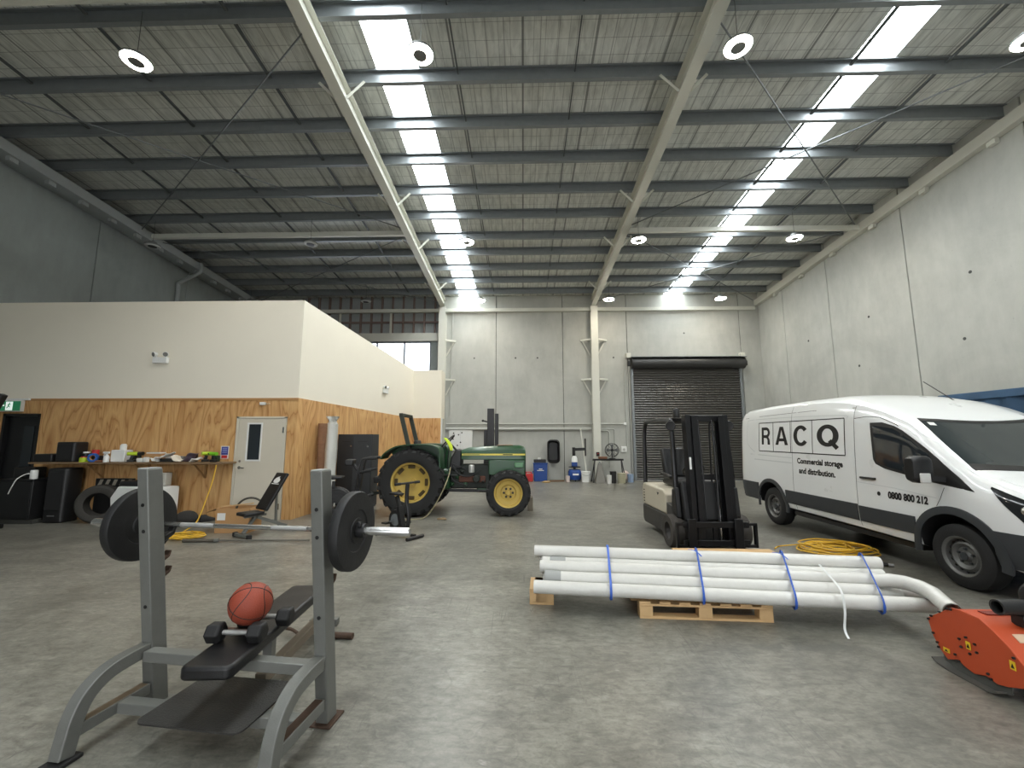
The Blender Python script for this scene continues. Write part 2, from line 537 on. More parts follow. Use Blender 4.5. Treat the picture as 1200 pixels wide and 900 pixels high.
BEIGE = mat('beige_forklift_paint', rgb(186, 178, 160), 0.5, var=0.08, scale=5)
ORANGE = mat('orange_mower_paint', rgb(184, 74, 38), 0.5, var=0.12, scale=5, bump=0.05)
PVC = mat('white_wrapped_pipe', rgb(204, 203, 198), 0.32, var=0.06, scale=14, bump=0.35, bscale=26)
BLUE = mat('blue_plastic', rgb(34, 70, 140), 0.45, var=0.12)
BLUESTRAP = mat('blue_strap', rgb(52, 96, 190), 0.5, var=0.1)
CARD = mat('cardboard', rgb(176, 136, 92), 0.85, var=0.08, scale=10)
YCORD = mat('yellow_cord', rgb(214, 170, 52), 0.5, var=0.1)
RED = mat('red_plastic', rgb(184, 44, 44), 0.45, var=0.1)
DARKGLASS = m_glass('dark_glass')
CLEAR = m_clear('clear_glass')
SKYLIGHT = m_emit('translucent_roof_sheet', (0.92, 0.98, 1.0), 8.0)
LAMPON = m_emit('lit_lamp_lens', (1.0, 0.90, 0.74), 85.0)
LAMPOFF = mat('unlit_lamp_lens', rgb(190, 192, 190), 0.5)
# ------------------------------------------------------------------ the shed itself
DEPTH = 16.9
XL, XR = -11.6, 9.66
YF = -7.0
def rz(y): return 7.0 + 0.075 * (DEPTH - y)      # underside of the rafters
def sb(mb, x0, x1, y0, y1, lo, hi):
    """a bar that follows the roof slope"""
    return mb.hexa([(x, y, rz(y) + o) for o in (lo, hi) for y in (y0, y1) for x in (x0, x1)])

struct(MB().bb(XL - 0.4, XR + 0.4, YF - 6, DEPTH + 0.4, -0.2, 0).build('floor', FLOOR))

# precast panels with open joints, and the dark seal behind them
def panels_x(name, x0, x1, joints, m):
    g = group_root(name)
    js = sorted(joints)
    for a, b in zip(js, js[1:]):
        mb = MB()
        mb.hexa([(x, y, z) for z in (0, 1) for y in (a + 0.012, b - 0.012) for x in (x0, x1)])
        for v in mb.bm.verts:
            if v.co.z > 0.5: v.co.z = rz(v.co.y) + 0.56
        struct(mb.build('concrete_panel', m, g, bevel=0.012))
    mb = MB()
    s = 1 if x1 > 0 else -1
    xa, xb = (x0 + 0.03, x1 + 0.02) if s > 0 else (x0 - 0.02, x1 - 0.03)
    mb.hexa([(x, y, z) for z in (0, 1) for y in (js[0] + .02, js[-1] - .02) for x in (xa, xb)])
    for v in mb.bm.verts:
        if v.co.z > 0.5: v.co.z = rz(v.co.y) + 0.55
    struct(mb.build('joint_seal', DKJOINT, g))
    return g
panels_x('wall_right', XR, XR + 0.18, [YF, -3.1, -0.4, 2.2, 4.9, 7.62, 10.32, 13.03, 15.3, DEPTH + 0.1], CONC)
panels_x('wall_left', XL - 0.18, XL, [YF, -2.0, 1.2, 4.4, 7.6, 10.55, 13.6, DEPTH + 0.1], CONC_DIM)

# back wall: panels either side of the roller door, a high window and a studded panel over the office
g = group_root('wall_back')
zt = rz(DEPTH) + 0.56
def bp(x0, x1, z0, z1):
    struct(MB().bb(x0 + 0.01, x1 - 0.01, DEPTH, DEPTH + 0.18, z0, z1).build('concrete_panel', CONC, g, bevel=0.012))
for a, b in ((-3.5, -1.1), (-1.1, 1.64), (1.64, 4.27)):
    bp(a, b, 0, zt)
bp(4.27, 8.86, 4.83, zt); bp(8.86, XR + 0.1, 0, zt)
bp(4.27, 4.42, 0, 4.83); bp(8.74, 8.86, 0, 4.83)
bp(XL - 0.1, -3.5, 0, 4.0)
bp(XL - 0.1, -9.3, 4.0, zt)
struct(MB().bb(-3.5, 4.3, DEPTH + 0.03, DEPTH + 0.2, 0, zt - .01).build('joint_seal', DKJOINT, g))
struct(MB().bb(4.3, 9.6, DEPTH + 0.03, DEPTH + 0.2, 4.9, zt - .01).build('joint_seal', DKJOINT, g))
# studded part above the window
STUD = mat('brown_timber_stud', rgb(122, 104, 98), 0.75, var=0.15)
SHEETG = mat('grey_wall_sheet', rgb(152, 157, 157), 0.6, var=0.06)
struct(MB().bb(-9.3, -3.5, DEPTH + 0.12, DEPTH + 0.18, 5.95, zt).build('cladding_sheet', SHEETG, g))
for k in range(13):
    x = -9.1 + k * 0.45
    struct(MB().bb(x, x + 0.06, DEPTH, DEPTH + 0.12, 5.95, zt).build('stud', STUD, g))
mb = MB().bb(-9.3, -3.5, DEPTH - .01, DEPTH + 0.119, 6.42, 6.48)
struct(mb.build('nogging', STUD, g))
struct(MB().bb(-9.3, -3.5, DEPTH - 0.12, DEPTH + 0.1, 5.62, 5.95).build('lintel', CREAM, g))
for x in (-7.7, -5.55):
    struct(MB().bb(x, x + 0.08, DEPTH - 0.06, DEPTH - 0.002, 5.96, 6.95).build('mullion_post', CREAM, g))
# window
w = group_root('window_1')
fr = MB()
for x in (-9.3, -7.55, -6.1, -4.95, -3.86):
    fr.bb(x, x + 0.06, DEPTH + 0.02, DEPTH + 0.1, 4.0, 5.62)
fr.bb(-9.3, -3.8, DEPTH + 0.02, DEPTH + 0.1, 3.98, 4.05); fr.bb(-9.3, -3.8, DEPTH + 0.02, DEPTH + 0.1, 5.56, 5.62)
struct(fr.build('window_frame', mat('grey_aluminium', rgb(120, 126, 130), 0.4, 0.5), w))
struct(MB().bb(-9.25, -3.85, DEPTH + 0.05, DEPTH + 0.06, 4.05, 5.56).build('pane', m_clear('window_glass', (0.95, 0.97, 1.0)), w))
struct(MB().bb(-3.8, -3.5, DEPTH, DEPTH + 0.18, 4.0, 5.62).build('reveal', CONC_DIM, w))

# front wall behind the camera with a wide open doorway
g = group_root('wall_front')
for a, b, z0, z1 in ((XL - .1, -4.2, 0, 8.9), (4.2, XR + .1, 0, 8.9), (-4.2, 4.2, 4.8, 8.9)):
    struct(MB().bb(a, b, YF - 0.2, YF, z0, z1).build('concrete_panel', CONC, g))

# roof sheeting with two translucent strips
for a, b in ((XL - 0.2, -2.65), (-1.88, 5.87), (6.6, XR + 0.2)):
    struct(sb(MB(), a, b, YF - 0.2, DEPTH + 0.2, 0.57, 0.65).build('ceiling', ROOF))
for a, b in ((-2.649, -1.881), (5.871, 6.599)):
    struct(sb(MB(), a, b, YF - 0.2, DEPTH + 0.2, 0.585, 0.60).build('skylight', SKYLIGHT))

# purlins (Z sections), broken at the rafters
PY = [16.2, 15.18, 14.15, 13.1, 12.15, 11.05, 9.98, 8.89, 7.87, 6.83, 5.68, 4.55, 3.45, 2.3, 1.2]
for y in PY:
    z = rz(y) + 0.352
    prof = [(0, 0), (0.085, 0), (0.085, 0.02), (0.081, 0.02), (0.081, 0.004), (0.004, 0.004), (0.004, 0.214), (-0.07, 0.214), (-0.07, 0.19), (-0.066, 0.19), (-0.066, 0.21), (0, 0.21)]
    struct(MB().prism([(y + a, z + b) for a, b in prof], 'x', XL + .01, XR - .01).build('purlin', GALV, ang=20))
BRG = mat('dark_bridging_steel', rgb(88, 92, 94), 0.5, 0.5)
for x in (-9.1, -6.85, -4.6, -1.15, 0.95, 5.80, 7.45):
    w_ = 0.022 if -3 < x < 2 else 0.05
    m = MB()
    for yb, ya in zip(PY, PY[1:]):
        sb(m, x - w_ / 2, x + w_ / 2, ya + 0.08, yb - 0.075, 0.40, 0.43)
    struct(m.build('purlin_bridging', BRG))

# small cast-in lifting pockets in the side and back panels
for k, (y, z) in enumerate(((5.9, 5.6), (6.4, 3.9), (8.9, 5.2), (9.2, 3.8), (11.6, 5.0), (12.1, 3.7), (14.1, 4.9))):
    struct(MB().cyl((XR - 0.003, y, z), (XR + 0.01, y, z), 0.035, n=14).build('lifting_pocket', DKJOINT))
for x, z in ((-2.0, 4.9), (-0.3, 4.9), (0.6, 4.9), (3.7, 4.9), (6.6, 5.9)):
    struct(MB().cyl((x, DEPTH - 0.003, z), (x, DEPTH + 0.01, z), 0.035, n=14).build('lifting_pocket', DKJOINT))
# rafters (I sections) and the raking beams on the side walls
RX = (-3.3, 2.9)
for x in RX:
    m = MB()
    sb(m, x - 0.1, x + 0.1, YF + .1, DEPTH - 0.02, 0.0, 0.016)
    sb(m, x - 0.005, x + 0.005, YF + .1, DEPTH - 0.02, 0.016, 0.335)
    sb(m, x - 0.1, x + 0.1, YF + .1, DEPTH - 0.02, 0.335, 0.35)
    struct(m.build('rafter', CREAM, bevel=0.003))
    fb = [15.18, 12.15, 9.98, 6.83]
    for y in fb:
        for s in (-1, 1):
            struct(MB().beam((x + s * 0.1, y - 0.02, rz(y) + 0.03), (x + s * 0.42, y - 0.02, rz(y) + 0.36), 0.05, 0.012, (0, 1, 0)).build('fly_brace', CREAM))
for x0, x1 in ((XL + 0.30, XL + 0.66), (XR - 0.16, XR - 0.001)):
    m = MB()
    sb(m, x0, x1, YF + .1, DEPTH - 0.02, 0.0, 0.016)
    xf = x1 - 0.012 if x0 < 0 else x0
    if x0 < 0: sb(m, XL + 0.001, x0, YF + .1, DEPTH - 0.02, 0.10, 0.24)
    sb(m, xf, xf + 0.012, YF + .1, DEPTH - 0.02, 0.016, 0.23)
    sb(m, x0, x1, YF + .1, DEPTH - 0.02, 0.23, 0.246)
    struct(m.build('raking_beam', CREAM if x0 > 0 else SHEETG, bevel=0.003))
# cleats holding the raking beams
for s, xa in ((-1, XL + 0.5), (1, XR - 0.12)):
    for k in range(16):
        y = 5.0 + k * 0.75
        if s > 0 and k % 2: continue
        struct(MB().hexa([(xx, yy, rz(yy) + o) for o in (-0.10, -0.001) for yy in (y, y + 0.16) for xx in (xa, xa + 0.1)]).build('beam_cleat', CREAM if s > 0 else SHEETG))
# struts between the rafters and the walls
for y, x0, x1 in ((11.42, XL + 0.67, -3.31), (11.42, 2.91, XR - 0.17), (5.15, XL + 0.67, -3.31)):
    struct(MB().bb(x0, x1, y - 0.05, y + 0.05, rz(y) + 0.06, rz(y) + 0.2).build('roof_strut', CREAM, bevel=0.01))
# steel beam and fascia along the top of the back wall
struct(MB().bb(XL + .25, XR - 0.2, DEPTH - 0.16, DEPTH - 0.02, 6.83, 6.97).build('eaves_beam', CREAM, bevel=0.006))
# cross bracing rods
ROD = mat('bracing_rod_steel', rgb(112, 116, 118), 0.45, 0.5)
def rod(a, b):
    (xa, ya), (xb, yb) = a, b
    struct(MB().cyl((xa, ya, rz(ya) + 0.16), (xb, yb, rz(yb) + 0.16), 0.014, n=8).build('bracing_rod', ROD))
rod((-3.45, 5.75), (XL + 0.35, 11.3)); rod((XL + 0.35, 5.5), (-3.45, 11.2))
rod((3.05, 5.75), (XR - 0.35, 11.3)); rod((XR - 0.35, 5.6), (3.05, 11.2))
rod((-3.45, 11.6), (XL + 0.35, 16.6)); rod((XL + 0.35, 11.6), (-3.45, 16.6))
rod((3.05, 11.6), (XR - 0.35, 16.6)); rod((XR - 0.35, 11.6), (3.05, 16.6))

# columns with bracket arms
for x in RX:
    g = group_root('column')
    m = MB().bb(x - 0.14, x + 0.14, DEPTH - 0.34, DEPTH - 0.325, 0, 6.99).bb(x - 0.006, x + 0.006, DEPTH - 0.325, DEPTH - 0.025, 0, 6.8).bb(x - 0.14, x + 0.14, DEPTH - 0.025, DEPTH - 0.012, 0, 6.8)
    struct(m.build('shaft', CREAM, g, bevel=0.003))
    for z in (5.6, 3.98):
        for s in (-1, 1):
            if x < 0 and s < 0: continue
            b = MB().beam((x + s * 0.13, DEPTH - 0.30, z), (x + s * 0.52, DEPTH - 0.02, z), 0.09, 0.07)
            b.beam((x + s * 0.46, DEPTH - 0.05, z - 0.03), (x + s * 0.14, DEPTH - 0.05, z - 0.62), 0.03, 0.05)
            struct(b.build('bracket', CREAM, g))

# downpipe on the office side wall
struct(MB().tube(smooth_path([(XL + 0.75, 13.2, rz(13.2) + 0.2), (XL + 0.75, 13.2, rz(13.2) - 0.1), (XL + 0.1, 13.18, 6.8), (XL + 0.075, 13.18, 6.4), (XL + 0.075, 13.18, 3)], 5), 0.06, 10).build('downpipe', SHEETG))

# roller door
g = group_root('door_1')
pr = []
n_r = 46
for k in range(n_r):
    z = 0.004 + k * 4.376 / n_r
    h = 4.376 / n_r
    pr += [(DEPTH - 0.02, z), (DEPTH - 0.02, z + h * 0.16), (DEPTH - 0.09, z + h * 0.40), (DEPTH - 0.10, z + h * 0.6), (DEPTH - 0.09, z + h * 0.8), (DEPTH - 0.02, z + h * 0.96)]
pr += [(DEPTH - 0.02, 4.84), (DEPTH + 0.01, 4.84), (DEPTH + 0.01, 0.004)]
SHUT = mat('charcoal_roller_shutter', rgb(100, 98, 95), 0.35, 0.3, var=0.08, scale=2)
struct(MB().prism(pr, 'x', 4.41, 8.745).build('shutter_curtain', SHUT, g, ang=50))
struct(MB().lathe([(0.0, 0), (0.22, 0), (0.22, 4.46), (0.0, 4.46)], (4.35, DEPTH - 0.24, 4.61), (1, 0, 0), 28).build('shutter_drum', mat('dark_drum_steel', rgb(58, 58, 58), 0.45, 0.3), g))
struct(MB().bb(4.30, 8.84, DEPTH - 0.47, DEPTH - 0.005, 4.83, 4.85).build('drum_cover', GALV, g))
for x in (4.40, 8.73):
    struct(MB().bb(x - 0.05, x + 0.05, DEPTH - 0.12, DEPTH - 0.004, 0, 4.5).build('guide_rail', GALV, g, bevel=0.006))
for x in (4.27, 8.82):
    struct(MB().bb(x - 0.09, x + 0.09, DEPTH - 0.2, DEPTH - 0.004, 4.86, 5.05).build('drum_bracket', CREAM, g, bevel=0.01))
for x, dx in ((4.25, -0.06), (8.86, 0.06)):
    struct(MB().bb(x - 0.05, x + 0.05, DEPTH - 0.32, DEPTH - 0.16, 4.5, 4.7).build('drum_end', BLACK, g, bevel=0.01))
# conduits along the back wall
CON = mat('conduit_grey', rgb(176, 178, 172), 0.5, var=0.05)
struct(MB().cyl((-3.1, DEPTH - 0.06, 2.2), (4.1, DEPTH - 0.06, 2.2), 0.028, n=10).build('trim_1', CON))
struct(MB().cyl((-3.1, DEPTH - 0.07, 2.0), (2.7, DEPTH - 0.07, 2.0), 0.055, n=10).build('trim_2', CON))
struct(MB().tube([(3.05, DEPTH - 0.06, 1.93), (3.35, DEPTH - 0.06, 1.93), (3.42, DEPTH - 0.06, 1.86), (3.42, DEPTH - 0.06, 0.5)], 0.028, 10).build('trim_3', CON))
struct(MB().tube([(3.06, DEPTH - 0.05, 2.0), (3.6, DEPTH - 0.05, 2.0), (3.64, DEPTH - 0.05, 1.95), (3.64, DEPTH - 0.05, 0.9)], 0.02, 8).build('trim_4', CON))
struct(MB().cyl((4.12, DEPTH - 0.05, 1.3), (4.12, DEPTH - 0.05, 4.4), 0.02, n=8).build('trim_5', CON))
struct(MB().tube(smooth_path([(-2.98, DEPTH - 0.06, 2.5), (-2.9, DEPTH - 0.06, 6.9)], 3), 0.02, 8).build('trim_6', CON))

# ------------------------------------------------------------------ the office block
PF = 8.65          # front face
CX, FX, FY = -4.73, -4.22, 15.9
g = group_root('wall_office')
ZA, ZB = 4.61, 4.24     # the top edge drops a little to the back
MA, MBK = 2.48, 2.39    # top of the plywood
def office_side(z0a, z0b, z1a, z1b, t, name, m):
    d = V((FX - CX, FY - PF, 0)).normalized(); nrm = V((d.y, -d.x, 0))
    a0, b0 = V((CX, PF, 0)), V((FX, FY, 0))
    pts = []
    for za, zb in ((z0a, z0b), (z1a, z1b)):
        for q, z in ((a0, za), (b0, zb)):
            for k in (-0.12, t):
                p = q + nrm * k
                pts.append((p.x, p.y, z))
    struct(MB().hexa(pts).build(name, m, g))
struct(MB().bb(XL + 0.003, CX, PF, PF + 0.12, MA, ZA).build('white_upper_wall', WHITEWALL, g))
office_side(MA, MBK, ZA, ZB, 0.0, 'white_upper_wall', WHITEWALL)
struct(MB().bb(FX, -3.12, FY, FY + 0.12, MBK, ZB).build('white_upper_wall', WHITEWALL, g))
struct(MB().bb(-3.24, -3.12, FY + 0.12, DEPTH - 0.35, MBK, ZB).build('white_upper_wall', WHITEWALL, g))
# plywood lining sheets, leaving the two doorways open
def sheet(x0, x1, z0, z1):
    struct(MB().bb(x0 + 0.002, x1 - 0.002, PF - 0.018, PF + 0.1, z0, z1).build('plywood_sheet', PLY, g))
sheet(XL + 0.003, -11.06, 0, MA); sheet(-11.06, -10.24, 2.16, MA); sheet(-10.24, -8.95, 0, MA); sheet(-8.95, -7.6, 0, MA); sheet(-7.6, -6.0, 0, MA)
sheet(-6.0, -4.92, 2.09, MA); sheet(-4.92, CX + .018, 0, MA)
L0 = V((CX, PF, 0)); D0 = V((FX - CX, FY - PF, 0)); Nn = V((D0.y, -D0.x, 0)).normalized()
for k in range(6):
    a, b = k / 6, (k + 1) / 6
    pts = []
    for z in (0, 1):
        for t in (a + 0.0005, b - 0.0005):
            for o in (0.0, 0.018):
                p = L0 + D0 * t + Nn * o
                pts.append((p.x, p.y, 0 if z == 0 else MA + (MBK - MA) * t))
    struct(MB().hexa(pts).build('plywood_sheet', PLY, g))
struct(MB().bb(FX + .02, -3.12, FY - 0.018, FY + 0.1, 0, MBK).build('plywood_sheet', PLY, g))
struct(MB().bb(-3.13, -3.1, FY - 0.02, FY + 0.2, 0, MBK).build('corner_post', WHITE, g))
struct(MB().bb(XL + .003, CX + 0.02, PF - 0.03, PF - 0.0181, MA - 0.05, MA).build('trim_rail', mat('pale_timber_edge', rgb(176, 132, 84), 0.6), g))
# dark room behind the open doorway
struct(MB().bb(-11.12, -10.1, PF + 1.6, PF + 1.65, 0, 2.4).bb(-10.15, -10.1, PF + 0.13, PF + 1.6, 0, 2.4).bb(-11.12, -10.1, PF + .13, PF + 1.65, 2.4, 2.45).build('passage_lining', mat('dark_passage_paint', rgb(40, 40, 40), 0.7), g))
# office door
g = group_root('door_2')
DOOR = mat('pale_grey_door_paint', rgb(204, 197, 181), 0.5, var=0.03)
fr = MB().bb(-5.99, -5.94, PF - 0.03, PF + 0.08, 0, 2.09).bb(-4.98, -4.93, PF - 0.03, PF + 0.08, 0, 2.09).bb(-5.99, -4.93, PF - 0.03, PF + 0.08, 2.05, 2.09)
struct(fr.build('door_frame', DOOR, g, bevel=0.004))
lf = MB()
x0, x1, wx0, wx1, wz0, wz1 = -5.935, -4.985, -5.72, -5.46, 1.2, 1.93
for a, b, c, d in ((x0, wx0, 0.01, 2.045), (wx1, x1, 0.01, 2.045), (wx0, wx1, 0.01, wz0), (wx0, wx1, wz1, 2.045)):
    lf.bb(a, b, PF - 0.02, PF + 0.02, c, d)
struct(lf.build('door_leaf', DOOR, g))
wf = MB()
for a, b, c, d in ((wx0 - .03, wx0, wz0 - .03, wz1 + .03), (wx1, wx1 + .03, wz0 - .03, wz1 + .03), (wx0, wx1, wz0 - .03, wz0), (wx0, wx1, wz1, wz1 + .03)):
    wf.bb(a, b, PF - 0.03, PF - 0.0205, c, d)
struct(wf.build('pane_bead', WHITE, g))
struct(MB().bb(wx0, wx1, PF - 0.012, PF - 0.004, wz0, wz1).build('pane', DARKGLASS, g))
hd = MB().lathe([(0, 0), (0.03, 0), (0.03, 0.012), (0, 0.012)], (-5.86, PF - 0.021, 1.04), (0, -1, 0), 16)
hd.cyl((-5.86, PF - 0.03, 1.04), (-5.86, PF - 0.07, 1.04), 0.011).cyl((-5.86, PF - 0.07, 1.04), (-5.73, PF - 0.07, 1.035), 0.011)
hd.lathe([(0, 0), (0.024, 0), (0.024, 0.01), (0, 0.01)], (-5.86, PF - 0.021, 1.17), (0, -1, 0), 14)
struct(hd.build('door_handle', CHROME, g))
struct(MB().bb(-5.0, -4.97, PF - 0.035, PF - 0.021, 1.75, 1.87).bb(-5.0, -4.97, PF - 0.035, PF - 0.021, 0.2, 0.32).build('hinge', CHROME, g))
# black doorway
g = group_root('door_3')
struct(MB().bb(-10.3, -10.245, PF - 0.025, PF + 0.1, 0, 2.16).bb(-11.06, -11.005, PF - 0.025, PF + 0.1, 0, 2.16).bb(-11.06, -10.245, PF - 0.025, PF + 0.1, 2.11, 2.16).build('door_frame', BLACKM, g))
lf = MB().bb(-10.96, -10.3, 0, 0.04, 0.01, 2.1)
for v in lf.bm.verts: v.co = V((v.co.x, v.co.y, v.co.z))
struct(MB().bb(-11.0, -10.31, PF + 0.05, PF + 0.09, 0.01, 2.1).build('door_leaf', BLACKM, g, bevel=0.004))
struct(MB().bb(-10.62, -10.4, PF + 0.03, PF + 0.049, 0.95, 1.9).build('pane', DARKGLASS, g))
# ------------------------------------------------------------------ ceiling lamps
HOUS = mat('lamp_housing_grey', rgb(120, 122, 122), 0.45, 0.5)
def lamp(x, y, z, lit, label):
    t = thing('high_bay_light', label, 'ceiling light', (x, y, z), 0, 'round high bay ceiling lights')
    MB().lathe([(0.085, 0.0), (0.19, 0.0), (0.195, 0.012), (0.195, 0.03), (0.11, 0.05), (0.10, 0.11), (0.0, 0.115), (0.0, 0.03), (0.085, 0.03)], (0, 0, 0), (0, 0, 1), 32).build('housing', HOUS, t)
    MB().lathe([(0.105, -0.001), (0.105, -0.018), (0.14, -0.026), (0.17, -0.022), (0.187, -0.001)], (0, 0, 0), (0, 0, 1), 32, closed=True).build('ring_lens', LAMPON if lit else LAMPOFF, t)
    MB().lathe([(0.0, -0.030), (0.098, -0.030), (0.103, -0.024), (0.103, 0.001), (0.0, 0.001)], (0, 0, 0), (0, 0, 1), 24).build('ring_hole_disc', HOUS if lit else BLACK, t)  # added disc, kept out of the lens glow to read as the ring's hole
    hk = MB().torus((0, 0, 0.14), (0, 1, 0), 0.025, 0.006, 14, 6)
    top = rz(y) + 0.30 - z
    hk.cyl((0, 0, 0.165), (0, 0, top), 0.004, n=6)
    hk.build('hanging_cord', BLACK, t)
    return t
rows = ((5.5, 7.30), (10.9, 7.0), (15.4, 6.85))
where = {
 (1, 0): (1, 'lit round ceiling light over the plywood wall and shelf, alone on that side'),
 (2, 0): (1, 'lit round ceiling light overlapping the narrow roof skylight strip, nearest row'),
 (3, 0): (1, 'lit round ceiling light hanging beside the second rafter, nearest row'),
 (4, 0): (1, 'lit round ceiling light nearest the bare concrete side wall, highest in the picture'),
 (0, 1): (0, 'unlit grey round ceiling light under the office-side wall beam, middle row'),
 (1, 1): (0, 'unlit grey round ceiling light under the roof strut above the office, middle row'),
 (2, 1): (1, 'lit round ceiling light below the narrow skylight strip, middle row'),
 (3, 1): (1, 'lit round ceiling light beside the second rafter, middle row'),
 (4, 1): (1, 'lit round ceiling light by the concrete wall beyond the skylight, middle row'),
 (0, 2): (0, 'unlit grey round ceiling light just above the office wall top, far row'),
 (1, 2): (0, 'unlit grey round ceiling light above the studded wall panel and high window'),
 (2, 2): (1, 'lit round ceiling light at the end of the narrow skylight, far row'),
 (3, 2): (1, 'lit round ceiling light beside the top of the bracketed column, far row'),
 (4, 2): (1, 'lit round ceiling light above the roller door, far row'),
}
xs = ((None, -5.83, -1.51, 3.15, 7.27), (-10.4, -5.9, -1.53, 3.17, 7.35), (-10.55, -6.03, -1.62, 3.27, 7.45))
for (c, r), (lit, lab) in where.items():
    lamp(xs[r][c], rows[r][0], rows[r][1], lit, lab)
# ------------------------------------------------------------------ the forklift: front towards the camera
# local: x across, -y forward (towards the camera), origin under the front axle
fk = thing('forklift', 'beige and black electric forklift with a tall black mast in front of the roller door', 'forklift', (2.80, 6.72, 0), math.radians(1.5))
DKBODY = mat('dark_grey_chassis', rgb(52, 50, 48), 0.55, var=0.15)
MASTM = mat('black_mast_steel', rgb(20, 20, 22), 0.35, 0.2, var=0.3, scale=10)
# chassis and counterweight body
side = [(-0.15, 0.14), (1.45, 0.10), (1.52, 0.16), (1.52, 0.42), (-0.15, 0.42)]
MB().prism([(a, b) for a, b in side], 'x', -0.49, 0.49).build('chassis', DKBODY, fk, bevel=0.02)
bd = MB().prism([(0.30, 0.425), (1.52, 0.425), (1.53, 0.74), (1.45, 0.82), (0.42, 0.80), (0.30, 0.74)], 'x', -0.49, 0.49)
body_ = bd.build('battery_cover', BEIGE, fk, bevel=0.03, seg=3)
for k in range(5):
    MB().bb(-0.496, -0.486, 1.38, 1.43, 0.48 + k * 0.05, 0.50 + k * 0.05).build('vent_slot', INK, body_)
MB().prism([(0.62, 0.73), (0.70, 0.73), (0.66, 0.69)], 'x', -0.497, -0.485).build('latch_mark', INK, body_)
MB().prism([(0.02, 0.43), (0.28, 0.43), (0.28, 0.62), (0.06, 0.60)], 'x', -0.49, 0.49).build('floor_plate', DKBODY, fk, bevel=0.01)
MB().prism([(-0.22, 0.42), (0.08, 0.42), (0.02, 0.95), (-0.12, 1.0)], 'x', -0.40, 0.40).build('cowl', BLACK, fk, bevel=0.03)
# seat
st_ = MB().prism([(0.55, 0.83), (1.10, 0.83), (1.12, 0.92), (1.02, 0.96), (0.55, 0.97), (0.50, 0.9)], 'x', -0.25, 0.25).build('seat', VINYL, fk, bevel=0.04, seg=3)
MB().prism([(0.98, 0.95), (1.12, 0.93), (1.26, 1.45), (1.16, 1.48)], 'x', -0.23, 0.23).build('seat_back', VINYL, fk, bevel=0.05, seg=3)
for s in (-1, 1):
    MB().beam((s * 0.29, 0.55, 0.99), (s * 0.29, 1.0, 1.02), 0.06, 0.06).build('armrest', BLACK, fk, bevel=0.015)
MB().cyl((0, 0.0, 0.9), (-0.02, 0.28, 1.12), 0.035).torus((-0.02, 0.29, 1.13), (0, 0.75, 1), 0.16, 0.016, 28, 8).cyl((-0.17, 0.29, 1.13), (0.13, 0.29, 1.13), 0.012).build('steering_wheel', BLACK, fk)
for a, b in ((-0.485, -0.405), (0.405, 0.485)):
    MB().prism([(-0.14, 0.45), (0.10, 0.45), (0.05, 0.86), (-0.08, 0.9)], 'x', a, b).build('side_cowl', BLACK, fk, bevel=0.02)
# overhead guard
gd = MB()
for s in (-1, 1):
    gd.sweep(smooth_path([(s * 0.44, -0.02, 0.5), (s * 0.44, 0.0, 1.2), (s * 0.42, 0.12, 1.83), (s * 0.40, 0.30, 1.93), (s * 0.40, 1.25, 1.95), (s * 0.42, 1.42, 1.88), (s * 0.43, 1.47, 1.6), (s * 0.44, 1.47, 0.80)], 5), [(a, b) for a, b in rrect(0.07, 0.07, 0.018, 2)], (1, 0, 0))
grd = gd.build('overhead_guard', MASTM, fk)
for k in range(7):
    y = 0.34 + k * 0.15
    MB().bb(-0.365, 0.365, y, y + 0.05, 1.92, 1.975).build('guard_bar', MASTM, grd, bevel=0.006)
for s in (-1, 1):
    h = MB().lathe([(0, 0), (0.06, 0.0), (0.075, 0.05), (0.078, 0.085), (0.07, 0.09), (0, 0.08)], (s * 0.46, 0.10, 1.84), (0, -1, 0), 18)
    h.build('work_lamp', BLACK, fk)
MB().lathe([(0, 0), (0.05, 0), (0.055, 0.03), (0.055, 0.12), (0.04, 0.15), (0, 0.155)], (-0.27, 0.25, 1.978), (0, 0, 1), 18).build('beacon', BLACK, fk)
# mast (leans back a little)
TL = math.tan(math.radians(3.5))
def mp(x, y, z): return (x, y + (z - 0.1) * TL, z)
def chan(mb, xa, xb, ya, yb, z0, z1):
    return mb.hexa([mp(x, y, z) for z in (z0, z1) for y in (ya, yb) for x in (xa, xb)])
for s in (-1, 1):
    m = MB()
    chan(m, s * 0.31, s * 0.325, -0.33, -0.20, 0.07, 2.0)
    chan(m, s * 0.25, s * 0.325, -0.345, -0.33, 0.07, 2.0); chan(m, s * 0.25, s * 0.325, -0.20, -0.185, 0.07, 2.0)
    m.build('outer_mast_rail', MASTM, fk, bevel=0.003)
    m = MB()
    chan(m, s * 0.23, s * 0.245, -0.37, -0.24, 0.10, 1.99)
    chan(m, s * 0.16, s * 0.245, -0.385, -0.37, 0.10, 1.99); chan(m, s * 0.16, s * 0.245, -0.24, -0.225, 0.10, 1.99)
    m.build('inner_mast_rail', MASTM, fk, bevel=0.003)
    MB().cyl(mp(s * 0.13, -0.22, 0.15), mp(s * 0.13, -0.22, 1.75), 0.028, n=14).build('lift_cylinder', CHROME if s > 0 else MASTM, fk)
    MB().tube(smooth_path([mp(s * 0.09, -0.28, 0.4), mp(s * 0.10, -0.29, 1.0), mp(s * 0.11, -0.28, 1.8), mp(s * 0.10, -0.24, 1.9), mp(s * 0.09, -0.2, 1.7), mp(s * 0.08, -0.16, 0.9)], 6), 0.014, 8).build('mast_hose', BLACK, fk)
for z0, z1 in ((1.93, 2.0), (1.02, 1.10), (0.09, 0.17)):
    chan(MB(), -0.249, 0.249, -0.205, -0.186, z0, z1).build('mast_cross_member', MASTM, fk, bevel=0.004)
